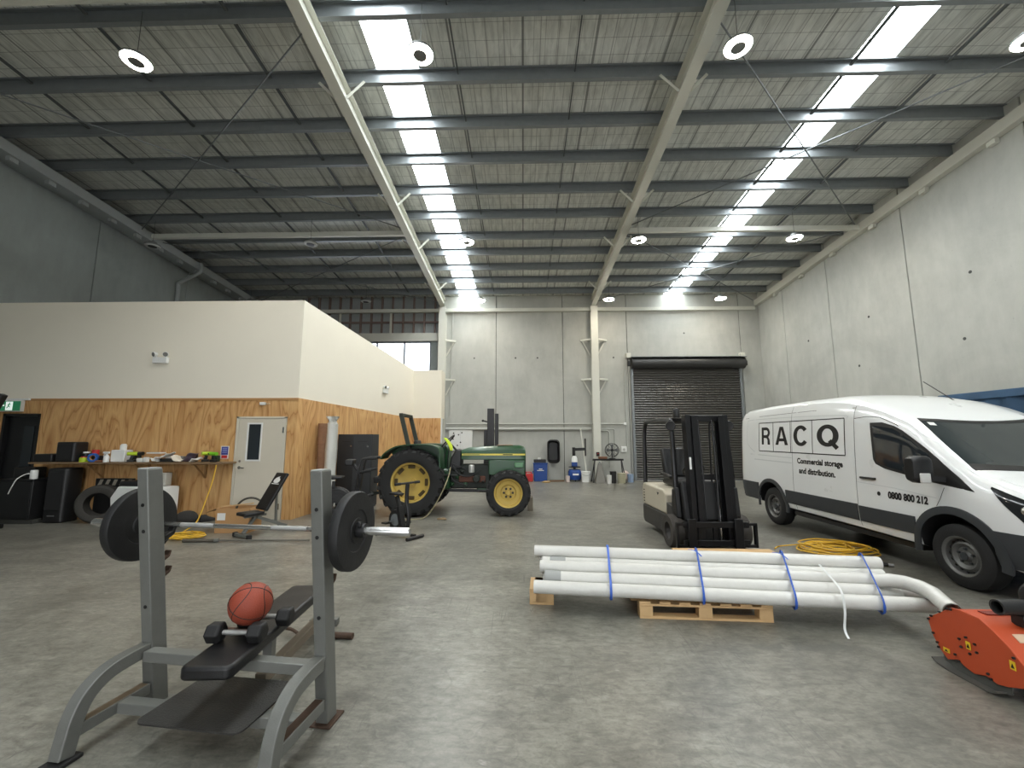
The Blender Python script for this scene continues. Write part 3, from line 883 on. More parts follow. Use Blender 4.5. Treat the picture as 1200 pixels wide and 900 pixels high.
chan(MB(), -0.229, 0.229, -0.26, -0.24, 1.90, 1.99).build('mast_cross_member', MASTM, fk, bevel=0.004)
MB().tube(smooth_path([mp(0.335, -0.18, 1.85), mp(0.36, -0.15, 1.5), mp(0.40, -0.12, 1.0), mp(0.41, -0.12, 0.45)], 5), 0.017, 8).build('mast_hose', BLACK, fk)
MB().hexa([mp(x, y, z) for z in (1.18, 1.36) for y in (-0.349, -0.346) for x in (-0.315, -0.285)]).build('white_sticker', WHITE, fk)
# carriage, load guard and the fork backs
cg = MB()
for z0, z1 in ((0.37, 0.45), (0.12, 0.20)):
    cg.bb(-0.47, 0.47, -0.46, -0.42, z0, z1)
for x in (-0.22, 0.0, 0.22):
    cg.bb(x - 0.03, x + 0.03, -0.42, -0.39, 0.12, 0.45)
car = cg.build('carriage', MASTM, fk, bevel=0.005, loc=(-0.05, 0, 0))
for s in (-1, 1):
    rg = MB()
    rg.beam((s * 0.56, -0.44, 0.10), (s * 0.56, -0.44, 0.42), 0.035, 0.05)
    rg.beam((s * 0.575, -0.44, 0.42), (s * 0.42, -0.44, 0.42), 0.05, 0.035)
    rg.beam((s * 0.575, -0.44, 0.12), (s * 0.42, -0.44, 0.12), 0.05, 0.035)
    rg.build('carriage_side_guard', MASTM, car)
for x in (-0.36, 0.30):
    f = MB().bb(x - 0.06, x + 0.06, -0.505, -0.465, 0.045, 0.50)
    f.prism([(-0.465, 0.045), (-0.465, 0.085), (-1.38, 0.06), (-1.42, 0.045)], 'x', x - 0.06, x + 0.06)
    f.build('fork', MASTM, car, bevel=0.006)
# wheels
WT = mat('worn_grey_tyre', rgb(62, 58, 54), 0.85, var=0.25, bump=0.3, bscale=50)
for s in (-1, 1):
    w = MB().lathe([(0.13, -0.09), (0.225, -0.09), (0.24, -0.06), (0.24, 0.06), (0.225, 0.09), (0.13, 0.09)], (s * 0.50, 0.0, 0.24), (s, 0, 0), 36, closed=True).build('drive_tyre', WT, fk)
    MB().lathe([(0, 0.0), (0.05, 0.02), (0.07, 0.02), (0.09, -0.02), (0.128, 0.06), (0.128, -0.06), (0, -0.06)], (s * 0.50, 0, 0.24), (s, 0, 0), 28).build('wheel_hub', DKBODY, w)
MB().lathe([(0.0, -0.08), (0.18, -0.08), (0.19, -0.05), (0.19, 0.05), (0.18, 0.08), (0, 0.08)], (0, 1.28, 0.19), (1, 0, 0), 30).build('steer_tyre', WT, fk)
# ------------------------------------------------------------------ orange flail mower, lower corner of the view
mw = thing('flail_mower', 'orange flail mower deck with black tube and yellow warning stickers', 'mower', (3.075, 3.4, 0), 0)
# side plate outline in (y, z), y runs towards the camera as negative
out = [(0.07, 0.293), (-0.127, 0.436), (-0.187, 0.445), (-0.311, 0.44), (-0.397, 0.392), (-0.484, 0.323), (-0.546, 0.254), (-0.60, 0.19), (-0.57, 0.135), (-0.442, 0.079), (-0.375, 0.06), (-0.31, 0.077), (-0.235, 0.05), (-0.176, 0.065), (-0.128, 0.09), (-0.056, 0.055), (-0.007, 0.1), (0.04, 0.178)]
MB().prism(out, 'x', 0, 0.012).build('side_plate', ORANGE, mw, bevel=0.003)
MB().prism(out, 'x', 1.6, 1.612).build('side_plate', ORANGE, mw, bevel=0.003)
# curved hood between the plates
top = [(0.06, 0.285), (-0.127, 0.428), (-0.187, 0.436), (-0.311, 0.431), (-0.397, 0.384), (-0.484, 0.316), (-0.54, 0.25), (-0.59, 0.19)]
hood = MB()
inn = [(y * 0.97 + 0.0, z - 0.012) for y, z in top]
hood.prism(top + inn[::-1], 'x', 0.0125, 1.5995)
hood.build('hood', ORANGE, mw)
MB().prism([(-0.41, 0.376), (-0.45, 0.345), (-0.45, 0.352), (-0.41, 0.383)], 'x', 0.10, 1.5).build('worn_strip', mat('worn_pale_paint', rgb(206, 176, 150), 0.6, var=0.2), mw)
MB().bb(0.12, 0.6, -0.25, -0.19, 0.437, 0.443).build('rubbed_plate', mat('dark_red_paint', rgb(120, 40, 26), 0.6), mw)
# skid and inner wear plate
GR = mat('worn_grey_steel', rgb(92, 92, 88), 0.55, 0.4, var=0.3, scale=14)
sk = [(0.0, 0.12), (-0.02, 0.035), (-0.1, 0.012), (-0.35, 0.006), (-0.44, 0.03), (-0.45, 0.08), (-0.3, 0.12)]
MB().prism(sk, 'x', 0.0135, 0.022).build('wear_plate', GR, mw)
MB().prism([(0.02, 0.035), (-0.02, 0.012), (-0.1, 0.001), (-0.36, 0.001), (-0.42, 0.03), (-0.41, 0.036), (-0.355, 0.009), (-0.1, 0.009), (-0.015, 0.02), (0.015, 0.042)], 'x', -0.05, 0.06).build('skid_shoe', GR, mw)
MB().cyl((0.02, -0.30, 0.2), (1.59, -0.30, 0.2), 0.06, n=18).build('rotor', GR, mw)
for k in range(14):
    MB().box((0.10 + k * 0.11, -0.30 + 0.075 * math.cos(k * 2.1), 0.2 + 0.075 * math.sin(k * 2.1)), (0.05, 0.05, 0.05)).build('flail', GR, mw, bevel=0.008)
# roller behind
MB().cyl((0.06, -0.50, 0.075), (1.55, -0.50, 0.075), 0.055, n=20).build('rear_roller', GR, mw)
# bolts on the side plate
bo = [(0.055, 0.29), (0.03, 0.32), (-0.04, 0.375), (-0.10, 0.42), (-0.127, 0.425), (0.03, 0.2), (0.005, 0.145), (0.0, 0.115), (-0.12, 0.12), (-0.14, 0.085), (-0.33, 0.10), (-0.345, 0.075), (-0.50, 0.28), (-0.575, 0.18)]
for k in range(6):
    a = 2 * PI * k / 6 + 0.4
    bo.append((-0.219 + 0.06 * math.cos(a), 0.224 + 0.05 * math.sin(a)))
for y, z in bo:
    MB().cyl((-0.001, y, z), (-0.012, y, z), 0.008, n=6).build('bolt', BLACK, mw)
STK = mat('yellow_sticker', rgb(226, 190, 40), 0.5, var=0.05)
for y, z, a, b in ((-0.219, 0.224, 0.03, 0.05), (-0.056, 0.119, 0.045, 0.028), (-0.485, 0.229, 0.032, 0.052)):
    s_ = MB().box((-0.0025, y, z), (0.003, a, b)).build('warning_sticker', STK, mw)
    MB().prism([(y - a * 0.3, z - b * 0.3), (y + a * 0.3, z - b * 0.3), (y, z + b * 0.25)], 'x', -0.0055, -0.0042).build('warning_triangle', INK, s_)
# black linkage tube on top with round flange
TUBE = mat('black_linkage_steel', rgb(44, 44, 44), 0.5, 0.3, var=0.2)
MB().pipe((0.08, -0.36, 0.53), (1.2, -0.36, 0.53), 0.048, 0.037, 28).build('linkage_tube', TUBE, mw)
for xx in (0.20, 0.95):
    MB().bb(xx, xx + 0.07, -0.40, -0.32, 0.41, 0.483).build('tube_saddle', TUBE, mw, bevel=0.006)
MB().lathe([(0.05, 0), (0.10, 0.0), (0.115, 0.02), (0.115, 0.05), (0.10, 0.07), (0.05, 0.07)], (0.30, -0.42, 0.59), (1, 0.25, 0), 30, closed=True).build('hose_guard', TUBE, mw)
MB().tube(smooth_path([(0.36, -0.42, 0.69), (0.5, -0.36, 0.77), (0.75, -0.34, 0.75), (1.0, -0.4, 0.6)], 6), 0.025, 10).build('hydraulic_hose', BLACK, mw)
# ------------------------------------------------------------------ pallets, pipe bundle, planks
def pallet(name, x0, y0, w, d, rz_, label, h=0.145, n_top=7):
    t = thing(name, label, 'pallet', (x0, y0, 0), rz_, 'timber pallets under the pipes')
    for k, yy in enumerate((0.05, d / 2, d - 0.05)):
        for xx in (0.06, w / 2, w - 0.06):
            MB().box((xx, yy, 0.022 + 0.045), (0.12, 0.10, 0.088)).build('block', PINE, t, bevel=0.003)
        MB().bb(0, w, yy - 0.05, yy + 0.05, 0.001, 0.022).build('base_board', PINE, t, bevel=0.002)
        MB().bb(0, w, yy - 0.05, yy + 0.05, 0.1115, 0.13).build('stringer_board', PINE, t, bevel=0.002)
    for k in range(n_top):
        xx = (w - 0.1) * k / (n_top - 1)
        MB().bb(xx, xx + 0.1, 0, d, 0.1305, 0.148).build('deck_board', PINE, t, bevel=0.002)
    return t
pallet('pallet', 1.07, 4.12, 1.18, 0.95, math.radians(-3), 'pine pallet under the middle of the white pipe bundle, facing the open floor')
pallet('pallet', 0.06, 4.42, 0.24, 0.36, math.radians(-3), 'small pine pallet under the free left-over ends of the pipes nearest the gym bench'.replace('left-over ', ''), n_top=4)
for y, z, x0, x1, lab in ((5.60, 0.124, 1.88, 2.98, 'lower pine plank lying across the forklift forks, under another plank'), (5.62, 0.1945, 1.92, 3.16, 'upper pine plank stacked across the forklift forks, just above the pipe bundle')):
    tag(MB().beam((x0, y, z), (x1, y - 0.03, z), 0.20, 0.07).build('pine_plank', PINE, bevel=0.003), lab, 'plank', 'pine planks behind the pipes')
GREYC = mat('grey_pipe_coupling', rgb(150, 152, 150), 0.5, var=0.06)
HOLE = mat('dark_pipe_bore', rgb(60, 60, 60), 0.8)
def wpipe(xa, xb, y, z, r, label, dy=-0.11, coupling=False, bend=None, fl=0.0):
    """white plastic pipe along x (slightly turned), hollow at both ends"""
    t = thing('wrapped_pipe', label, 'pipe', (xa, y, z), 0, 'white pipes strapped in a bundle')
    n = 16
    path = []
    L = xb - xa
    for k in range(n + 1):
        x = L * k / n
        path.append(V((x, dy * x + 0.0015 * math.sin(k * 1.7 + y * 9), 0.0012 * math.sin(k * 0.9 + y * 5) - fl * (k / n) ** 2)))
    if bend:
        for b in bend: path.append(V(b) - V((xa, y, z)))
    prof = lambda rr: [(rr * math.cos(2 * PI * k / 18), rr * math.sin(2 * PI * k / 18)) for k in range(18)]
    MB().sweep(path, prof(r), caps=False).sweep(path[::-1], prof(r - 0.006), caps=False).build('pipe_body', PVC, t)
    if coupling:
        d = (path[1] - path[0]).normalized()
        MB().lathe([(r + 0.0005, 0.0), (r + 0.003, 0.0), (r + 0.003, 0.16), (r + 0.0005, 0.16)], path[0] + d * (coupling - 0.12), d, 24, closed=True).build('grey_coupling', GREYC, t)
    return t
R = 0.06
PIPES = [  # y, z at the gym-bench end, x from, x to, label, coupling
 (4.22, 0.212, 0.10, 3.50, 'lowest white pipe nearest the open floor, lying on the pallet edge', False),
 (4.33, 0.272, 0.22, 3.16, 'white pipe with a grey coupling right on its open end', 0.11),
 (4.45, 0.336, 0.17, 3.28, 'white pipe whose van end bends down onto the orange mower', False),
 (4.575, 0.341, 0.20, 3.40, 'white pipe with a grey collar set back from its end', 0.2),
 (4.655, 0.433, 0.12, 3.44, 'topmost white pipe of the strapped bundle', False),
 (4.735, 0.337, 0.18, 3.46, 'rear white pipe under the topmost one, facing the forklift', False),
 (4.475, 0.209, 0.20, 3.45, 'inner white pipe on the pallet below the bent pipe', False),
 (4.605, 0.209, 0.24, 3.80, 'white pipe sticking out furthest towards the van wheel', False),
 (4.735, 0.209, 0.20, 3.60, 'lowest white pipe on the forklift side of the bundle', False)]
PIPES = [(p[0], round(p[1] + 0.012, 4)) + p[2:] for p in PIPES]
for y, z, xa, xb, lab, cp in PIPES:
    wpipe(xa, xb, y + 0.03 - 0.11 * (xa - 0.2), z, R, lab, coupling=cp, bend=[(3.36, 4.12, 0.352), (3.44, 4.05, 0.354), (3.465, 3.94, 0.354), (3.44, 3.80, 0.348), (3.33, 3.535, 0.315)] if 'bends' in lab else None)
# straps
def hull(pts):
    pts = sorted(set(pts))
    def half(ps):
        o = []
        for p in ps:
            while len(o) > 1 and (o[-1][0] - o[-2][0]) * (p[1] - o[-2][1]) - (o[-1][1] - o[-2][1]) * (p[0] - o[-2][0]) <= 0: o.pop()
            o.append(p)
        return o[:-1]
    return half(pts) + half(pts[::-1])
LABS = ('blue strap around the pipe bundle nearest the gym bench', 'blue strap around the pipes near the pallet edge, second from the gym bench', 'blue strap with a loose tail, second from the van', 'blue strap around the pipes nearest the van')
for k, x in enumerate((0.84, 1.68, 2.46, 3.16)):
    ring = []
    for y, z, *_ in PIPES:
        for j in range(20):
            a = 2 * PI * j / 20
            ring.append((round(y + 0.03 - 0.11 * (x - 0.2) + (R + 0.022) * math.cos(a), 4), max(0.1535 if k == 1 else 0.0, round(z + (R + 0.022) * math.sin(a), 4))))
    hl = hull(ring)
    t = MB().sweep([V((x + (0.15, 0.30, 0.40, 0.46)[k] * (p[0] - 4.4 + 0.11 * x), p[0], p[1])) for p in hl], [(-0.0015, -0.011), (0.0015, -0.011), (0.0015, 0.011), (-0.0015, 0.011)], up=(1, 0, 0), closed=True).build('bundle_strap', BLUESTRAP)
    tag(t, LABS[k], 'strap', 'blue straps around the pipe bundle')
    if k in (1, 2):
        yy = 4.60 - 0.11 * x
        MB().sweep(smooth_path([(x - 0.03, yy, 0.54), (x + 0.02, yy - 0.05, 0.54), (x + 0.06, yy - 0.10, 0.50)], 4), [(-0.01, -0.001), (0.01, -0.001), (0.01, 0.001), (-0.01, 0.001)]).build('strap_tail', BLUESTRAP, t)
FILM = m_clear('plastic_film', (0.86, 0.88, 0.88))
tag(MB().sweep(smooth_path([(2.80, 4.22, 0.46), (2.78, 4.08, 0.41), (2.75, 3.90, 0.34), (2.72, 3.83, 0.2), (2.69, 3.81, 0.06), (2.68, 3.76, 0.006)], 5), [(-0.009, -0.001), (0.009, -0.001), (0.009, 0.001), (-0.009, 0.001)]).build('wrap_tail', mat('milky_wrap_film', rgb(206, 208, 206), 0.3)), 'loose tail of clear wrap hanging from the pipe bundle to the floor', 'plastic wrap')
tag(MB().cyl((0.33, 5.95, 0.0125), (1.28, 5.86, 0.0125), 0.012, n=10).build('floor_conduit', WHITE), 'thin white rod lying on the floor behind the pipe bundle', 'rod')
# ------------------------------------------------------------------ bench press rack
TILT = -0.2 / 1.46
rk = thing('bench_press_rack', 'grey steel bench press rack holding the loaded barbell', 'gym rack', (-1.735, 2.73, 0), math.radians(-6.5))
def sq(w, h): return [(-w / 2, -h / 2), (w / 2, -h / 2), (w / 2, h / 2), (-w / 2, h / 2)]
for s in (-1, 1):
    x = s * 0.575
    up = MB()
    up.hexa([(x + a, b + z * TILT, z) for z in (0.012, 1.46) for b in (-0.05, 0.05) for a in (-0.0375, 0.0375)])
    u = up.build('upright', STEELGREY, rk, bevel=0.006)
    MB().bb(x - 0.065, x + 0.065, -0.075, 0.085, 0.0, 0.0115).build('base_plate', RUST if s > 0 else STEELGREY, u, bevel=0.003)
    MB().hexa([(x + a, b + z * TILT, z) for z in (1.4602, 1.466) for b in (-0.046, 0.046) for a in (-0.034, 0.034)]).build('end_cap', mat('pale_end_cap', rgb(168, 170, 168), 0.5), u)
    for z in (1.24, 1.08, 0.62, 0.36):
        MB().cyl((x, -0.045 + z * TILT, z), (x, -0.053 + z * TILT, z), 0.011, n=14).build('pin_hole', INK, u)
    # hooks on the bench side
    for z, m in ((1.045, BLACKM), (0.90, RUST), (0.80, RUST)):
        y0 = 0.052 + z * TILT
        q = 1.0 if z > 1 else 0.55
        h = MB().prism([(y0, z - 0.05 * q), (y0 + 0.02 * q, z - 0.055 * q), (y0 + 0.085 * q, z - 0.02 * q), (y0 + 0.105 * q, z + 0.045 * q), (y0 + 0.09 * q, z + 0.05 * q), (y0 + 0.065 * q, z), (y0 + 0.02 * q, z - 0.012 * q), (y0, z + 0.03 * q)], 'x', x - 0.022, x + 0.022)
        h.build('bar_hook', m, u, bevel=0.004)
    # curved front leg
    leg = smooth_path([(x, -0.50, 0.025), (x, -0.485, 0.11), (x, -0.465, 0.20), (x, -0.42, 0.285), (x, -0.33, 0.345), (x, -0.21, 0.364), (x, -0.105, 0.366)], 5)
    MB().sweep(leg, sq(0.075, 0.09) if False else [(-0.0375, -0.035), (0.0375, -0.035), (0.0375, 0.035), (-0.0375, 0.035)], up=(1, 0, 0)).build('curved_leg', STEELGREY, rk, bevel=0.005)
    MB().bb(x - 0.055, x + 0.055, -0.565, -0.435, 0.001, 0.022).build('rubber_foot', RUBBER, rk, bevel=0.006)
    lr = MB().bb(x - 0.03, x + 0.03, -0.455, -0.075, 0.10, 0.16)
    lr = lr.build('lower_rail', STEELGREY, rk, bevel=0.004)
    MB().bb(x - 0.024, x + 0.024, -0.42, -0.09, 0.1602, 0.1625).build('rust_patch', RUST if s > 0 else mat('brown_dusty_top', rgb(128, 112, 92), 0.8, var=0.3, scale=20), lr)
MB().bb(-0.536, 0.536, -0.155, -0.085, 0.315, 0.375).build('upper_cross_bar', STEELGREY, rk, bevel=0.004)
MB().bb(-0.544, 0.544, -0.27, -0.20, 0.10, 0.158).build('lower_cross_bar', STEELGREY, rk, bevel=0.004)
pl = MB()
pl.prism([(a + 0.04, b - 0.19) for a, b in rrect(0.62, 0.46, 0.05, 4)], 'z', 0.162, 0.170)
pl.build('spotter_platform', mat('black_tread_plate', rgb(58, 57, 55), 0.55, 0.4, var=0.25, scale=5, bump=0.4, bscale=120), rk)
# ---- bench inside the rack
bn = thing('weight_bench', 'black padded weight bench inside the grey rack, under the basketball', 'bench', (-1.675, 2.33, 0), math.radians(3.5))
MB().prism(rrect(0.275, 1.25, 0.04, 4), 'z', 0.385, 0.455).build('pad', VINYL, bn, bevel=0.018, seg=3, loc=(0, 0.615, 0))
MB().bb(-0.03, 0.03, 0.5, 1.5, 0.335, 0.384).build('pad_rail', STEELGREY, bn, bevel=0.004)
MB().bb(-0.035, 0.035, 0.56, 1.62, 0.06, 0.13).build('floor_rail', mat('dusty_grey_brown_paint', rgb(122, 112, 98), 0.7, 0.1, var=0.25, scale=10), bn, bevel=0.004)
for y in (0.62, 1.42):
    MB().bb(-0.03, 0.03, y, y + 0.06, 0.131, 0.334).build('bench_post', STEELGREY, bn, bevel=0.004)
MB().bb(-0.12, 0.12, 1.55, 1.62, 0.001, 0.059).build('rear_foot', STEELGREY, bn, bevel=0.004)
MB().bb(-0.10, 0.10, 0.57, 0.64, 0.001, 0.059).build('front_foot', STEELGREY, bn, bevel=0.004)
# ---- barbell and plates
bang = math.radians(-6.5)
bc = V((-1.768, 2.686, 1.093))
bb_ = thing('barbell', 'chromed barbell resting in the hooks of the grey rack', 'barbell', bc, bang)
MB().lathe([(0, -0.69), (0.0145, -0.69), (0.0145, 0.69), (0, 0.69)], (0, 0, 0), (1, 0, 0), 20).build('bar_shaft', CHROME, bb_)
kn = mat('knurled_steel', rgb(176, 176, 174), 0.42, 0.9, bump=0.5, bscale=400)
for a, b in ((-0.44, -0.2), (0.2, 0.44)):
    MB().lathe([(0.0147, a), (0.0151, a), (0.0151, b), (0.0147, b)], (0, 0, 0), (1, 0, 0), 20, closed=True).build('knurled_grip', kn, bb_)
for s in (-1, 1):
    MB().lathe([(0, 0.655), (0.036, 0.655), (0.036, 0.675), (0.0250, 0.68), (0.0250, 1.09), (0.022, 1.10), (0.0, 1.10)], (0, 0, 0), (s, 0, 0), 28).build('sleeve', CHROME, bb_)
BUMP = mat('black_bumper_rubber', rgb(24, 24, 25), 0.6, var=0.2, scale=12, bump=0.15, bscale=60)
for s, lab in ((-1, 'black bumper plate on the barbell end near the shelf'), (1, 'black bumper plate on the barbell end near the exercise bikes')):
    ax = V((s * math.cos(bang), s * math.sin(bang), 0))
    t = thing('bumper_plate', lab, 'weight plate', bc + ax * 0.74, bang, 'plates on the barbell')
    MB().lathe([(0.0262, -0.03), (0.07, -0.03), (0.075, -0.024), (0.12, -0.022), (0.125, -0.03), (0.20, -0.032), (0.226, -0.028), (0.23, -0.02), (0.23, 0.02), (0.226, 0.028), (0.20, 0.032), (0.125, 0.03), (0.12, 0.022), (0.075, 0.024), (0.07, 0.03), (0.0262, 0.03)], (0, 0, 0), (s, 0, 0), 56, closed=True).build('rubber_disc', BUMP, t)
    MB().lathe([(0.0258, -0.034), (0.04, -0.034), (0.04, 0.034), (0.0258, 0.034)], (0, 0, 0), (s, 0, 0), 28, closed=True).build('steel_hub', mat('dark_steel_hub', rgb(70, 70, 70), 0.4, 0.8), t)
    c = thing('barbell_collar', 'black clamp collar next to the plate ' + ('near the shelf' if s < 0 else 'near the exercise bikes'), 'collar', bc + ax * 0.80, bang, 'clamp collars on the barbell')
    MB().lathe([(0.0256, -0.022), (0.042, -0.022), (0.044, 0), (0.042, 0.022), (0.0256, 0.022)], (0, 0, 0), (1, 0, 0), 24, closed=True).build('collar_ring', BLACK, c)
    MB().bb(-0.012, 0.012, -0.05, -0.03, 0.03, 0.06).build('collar_lever', BLACK, c, bevel=0.004)
# ---- dumbbells and basketball on the bench
def dumbbell(x, y, rz_, label):
    t = thing('hex_dumbbell', label, 'dumbbell', (x, y, 0.4555 + 0.052), rz_, 'hex dumbbells on the bench')
    MB().lathe([(0, -0.085), (0.0135, -0.085), (0.017, 0), (0.0135, 0.085), (0, 0.085)], (0, 0, 0), (1, 0, 0), 18).build('handle', kn, t)
    for s in (-1, 1):
        h = MB()
        pr = []
        for xx, r in ((0.078, 0.046), (0.09, 0.059), (0.155, 0.059), (0.167, 0.044)):
            pr.append([V((s * xx, r * math.cos(2 * PI * k / 6), r * math.sin(2 * PI * k / 6))) for k in range(6)])
        h.loft(pr)
        h.build('hex_head', BUMP, t, bevel=0.006, ang=25)
    return t
dumbbell(-1.70, 2.60, math.radians(2), 'black hex dumbbell on the bench pad in front of the basketball')
dumbbell(-1.66, 2.82, math.radians(4), 'black hex dumbbell on the bench pad behind the basketball')
bl = thing('basketball', 'worn orange-brown basketball resting on two dumbbells', 'ball', (-1.69, 2.70, 0.633), 0.4)
LEATHER = mat('basketball_leather', rgb(146, 64, 44), 0.6, var=0.16, scale=9, bump=0.3, bscale=160)
MB().sph((0, 0, 0), 0.121, 40, 26).build('ball_skin', LEATHER, bl)
sm = Euler((0.5, 0.3, 0.2)).to_matrix()
def seam(fn):
    return MB().tube([sm @ (V(fn(2 * PI * k / 60)).normalized() * 0.1205) for k in range(60)], 0.0026, 6, True)
seam(lambda a: (math.cos(a), math.sin(a), 0)).build('seam', INK, bl)
seam(lambda a: (math.cos(a), 0, math.sin(a))).build('seam', INK, bl)
for s in (-1, 1):
    seam(lambda a: (s * (0.62 + 0.30 * math.cos(2 * a)), math.cos(a), math.sin(a))).build('seam', INK, bl)
# ---- curl bar on the floor behind
cb = thing('curl_bar', 'rusty curl bar lying on the floor behind the bench rack', 'barbell', (-2.07, 3.70, 0.0265), math.radians(-4))
pth = [(-0.36, 0, 0), (-0.3, 0.05, 0.01), (-0.2, 0.0, 0.0), (-0.08, 0.05, 0.01), (0.08, 0.05, 0.01), (0.2, 0, 0), (0.3, 0.05, 0.01), (0.4, 0.0, 0), (0.44, 0, 0)]
MB().tube(smooth_path(pth, 4), 0.0125, 10).build('bent_shaft', RUST, cb)
for a, b in ((0.44, 0.66), (-0.46, -0.36)):
    MB().cyl((a, 0, 0), (b, 0, 0), 0.024, n=16).build('sleeve', RUST, cb)
MB().cyl((0.43, 0, 0.003), (0.455, 0, 0.003), 0.028, n=16).build('stop_collar', RUST, cb)
# ------------------------------------------------------------------ green tractor, seen from its side, nose towards the roller door
TR = thing('tractor', 'old green tractor with yellow wheels parked beyond the gym gear', 'tractor', (-2.40, 9.75, 0), math.radians(1.0))
# local: x forward, y away from the camera is positive; rear axle at x = 0
TT = mat('tractor_tyre_rubber', rgb(30, 30, 30), 0.78, var=0.3, bump=0.2, bscale=50)
def ag_tyre(cx, cy, R, w, rim, n_lug, out):
    m = MB()
    prof = [(rim, -w * 0.42), (rim + (R - rim) * 0.25, -w * 0.5), (R * 0.88, -w * 0.47), (R * 0.945, -w * 0.36), (R * 0.955, 0), (R * 0.945, w * 0.36), (R * 0.88, w * 0.47), (rim + (R - rim) * 0.25, w * 0.5), (rim, w * 0.42)]
    m.lathe(prof, (cx, cy, R), (0, 1, 0), 56, closed=True)
    for k in range(n_lug):
        for s in (-1, 1):
            a0 = 2 * PI * (k + (0.5 if s > 0 else 0)) / n_lug
            pts = []
            for rr in (0.86, 1.0):
                for (t, da) in ((0.0, 0.0), (1.0, 0.30)):
                    for wd in (-0.06, 0.06):
                        yy = s * w * (0.02 + 0.47 * t); r = R * (rr if t < 0.5 else (0.84 if rr < 0.9 else 0.975))
                        a = a0 + da * (0.62 if R > 0.6 else 0.8) + wd * (1 if R > 0.6 else 1.3) * (1.0 if rr < 0.9 else 0.75)
                        pts.append(V((cx + r * math.cos(a), cy + yy, R + r * math.sin(a))))
            m.hexa(pts)
    return m
def yel_rim(cx, cy, R, rim, w, out, front):
    m = MB()
    if front:
        prof = [(0, 0.05), (0.05, 0.05), (0.06, 0.02), (rim * 0.5, 0.015), (rim * 0.56, 0.045), (rim * 0.84, 0.055), (rim * 0.9, 0.10), (rim * 1.03, 0.115), (rim * 1.03, 0.095), (rim * 0.93, 0.08), (rim * 0.9, -0.1), (rim * 0.6, -0.1), (0, -0.1)]
    else:
        prof = [(0, 0.02), (0.09, 0.02), (0.1, -0.02), (rim * 0.55, -0.02), (rim * 0.78, 0.03), (rim * 0.86, 0.03), (rim * 0.90, 0.115), (rim * 1.02, 0.13), (rim * 1.02, 0.10), (rim * 0.93, 0.09), (rim * 0.9, -0.12), (rim * 0.6, -0.12), (0, -0.12)]
    return m.lathe(prof, (cx, cy, R), (0, out, 0), 44)
for s in (-1, 1):
    w = ag_tyre(0, s * 0.66, 0.71, 0.37, 0.42, 22, s).build('rear_tyre', TT, TR, ang=30)
    r = yel_rim(0, s * 0.66, 0.71, 0.42, 0.37, s, False).build('rear_wheel_rim', YELLOW, w)
    for k in range(8):
        a = 2 * PI * k / 8
        c = V((0.325 * math.cos(a), s * (0.66 + 0.03), 0.71 + 0.325 * math.sin(a)))
        MB().box(c, (0.07, 0.05, 0.15), (0, -a, 0)).build('rim_gap_lug', mat('rim_gap_shade', rgb(72, 58, 30), 0.8, var=0.3), r, bevel=0.01)  # blocks coloured dark to stand in for the shaded gaps in the rim
    MB().cyl((0, s * 0.62, 0.71), (0, s * 0.80, 0.71), 0.05, n=16).lathe([(0, 0.0), (0.1, 0.0), (0.1, 0.02), (0, 0.02)], (0, s * 0.675, 0.71), (0, s, 0), 20).build('axle_hub', YELLOW, r)
    w = ag_tyre(2.07, s * 0.60, 0.482, 0.28, 0.305, 18, s).build('front_tyre', TT, TR, ang=30)
    r = yel_rim(2.07, s * 0.60, 0.482, 0.305, 0.28, s, True).build('front_wheel_rim', YELLOW, w)
    for k in range(6):
        a = 2 * PI * k / 6
        c = V((2.07 + 0.095 * math.cos(a), s * (0.60 + 0.018), 0.482 + 0.095 * math.sin(a)))
        MB().cyl(c, c + V((0, s * 0.012, 0)), 0.024, n=14).build('rim_hole', INK, r)
# transmission, engine, frame
MB().bb(-0.25, 0.75, -0.22, 0.22, 0.50, 0.95).build('gearbox', GREEN, TR, bevel=0.05, seg=3)
MB().cyl((0, -0.5, 0.71), (0, 0.5, 0.71), 0.11, n=24).build('rear_axle', GREEN, TR)
e_ = MB().bb(0.75, 1.65, -0.18, 0.18, 0.52, 1.05)
en = e_.build('engine_block', ENGINE, TR, bevel=0.03)
MB().bb(0.95, 1.55, -0.24, -0.185, 0.66, 0.80).build('manifold', mat('rusty_manifold', rgb(84, 52, 40), 0.8, var=0.4), en, bevel=0.02)
MB().lathe([(0, 0), (0.06, 0), (0.065, 0.02), (0.065, 0.15), (0.05, 0.17), (0, 0.17)], (1.24, -0.25, 0.88), (0, 0, 1), 20).build('oil_filter', mat('pale_filter_metal', rgb(206, 206, 202), 0.35, 0.4), en)
MB().lathe([(0, 0), (0.07, 0), (0.08, 0.03), (0.08, 0.14), (0.06, 0.17), (0, 0.17)], (1.36, -0.245, 0.75), (0, -1, 0.0), 20).build('alternator', ENGINE, en)
for k, (x, z) in enumerate(((0.85, 0.95), (0.92, 0.78), (1.02, 0.9), (1.1, 0.62), (1.5, 0.68), (0.8, 0.62))):
    MB().sph((x, -0.2, z), (0.05, 0.05, 0.05), 12, 8).build('engine_fitting', GREEN if k % 2 else ENGINE, en)
for pts in ([(0.8, -0.22, 1.05), (0.95, -0.26, 0.85), (1.2, -0.25, 0.80), (1.45, -0.22, 0.95)], [(0.7, -0.24, 0.98), (0.85, -0.27, 0.7), (1.15, -0.26, 0.6)], [(0.78, -0.25, 1.08), (1.0, -0.27, 1.0), (1.15, -0.24, 0.93)]):
    MB().tube(smooth_path(pts, 5), 0.014, 8).build('engine_hose', BLACK, en)
MB().bb(1.35, 2.42, -0.16, 0.16, 0.46, 0.62).build('front_frame', GREEN, TR, bevel=0.03)
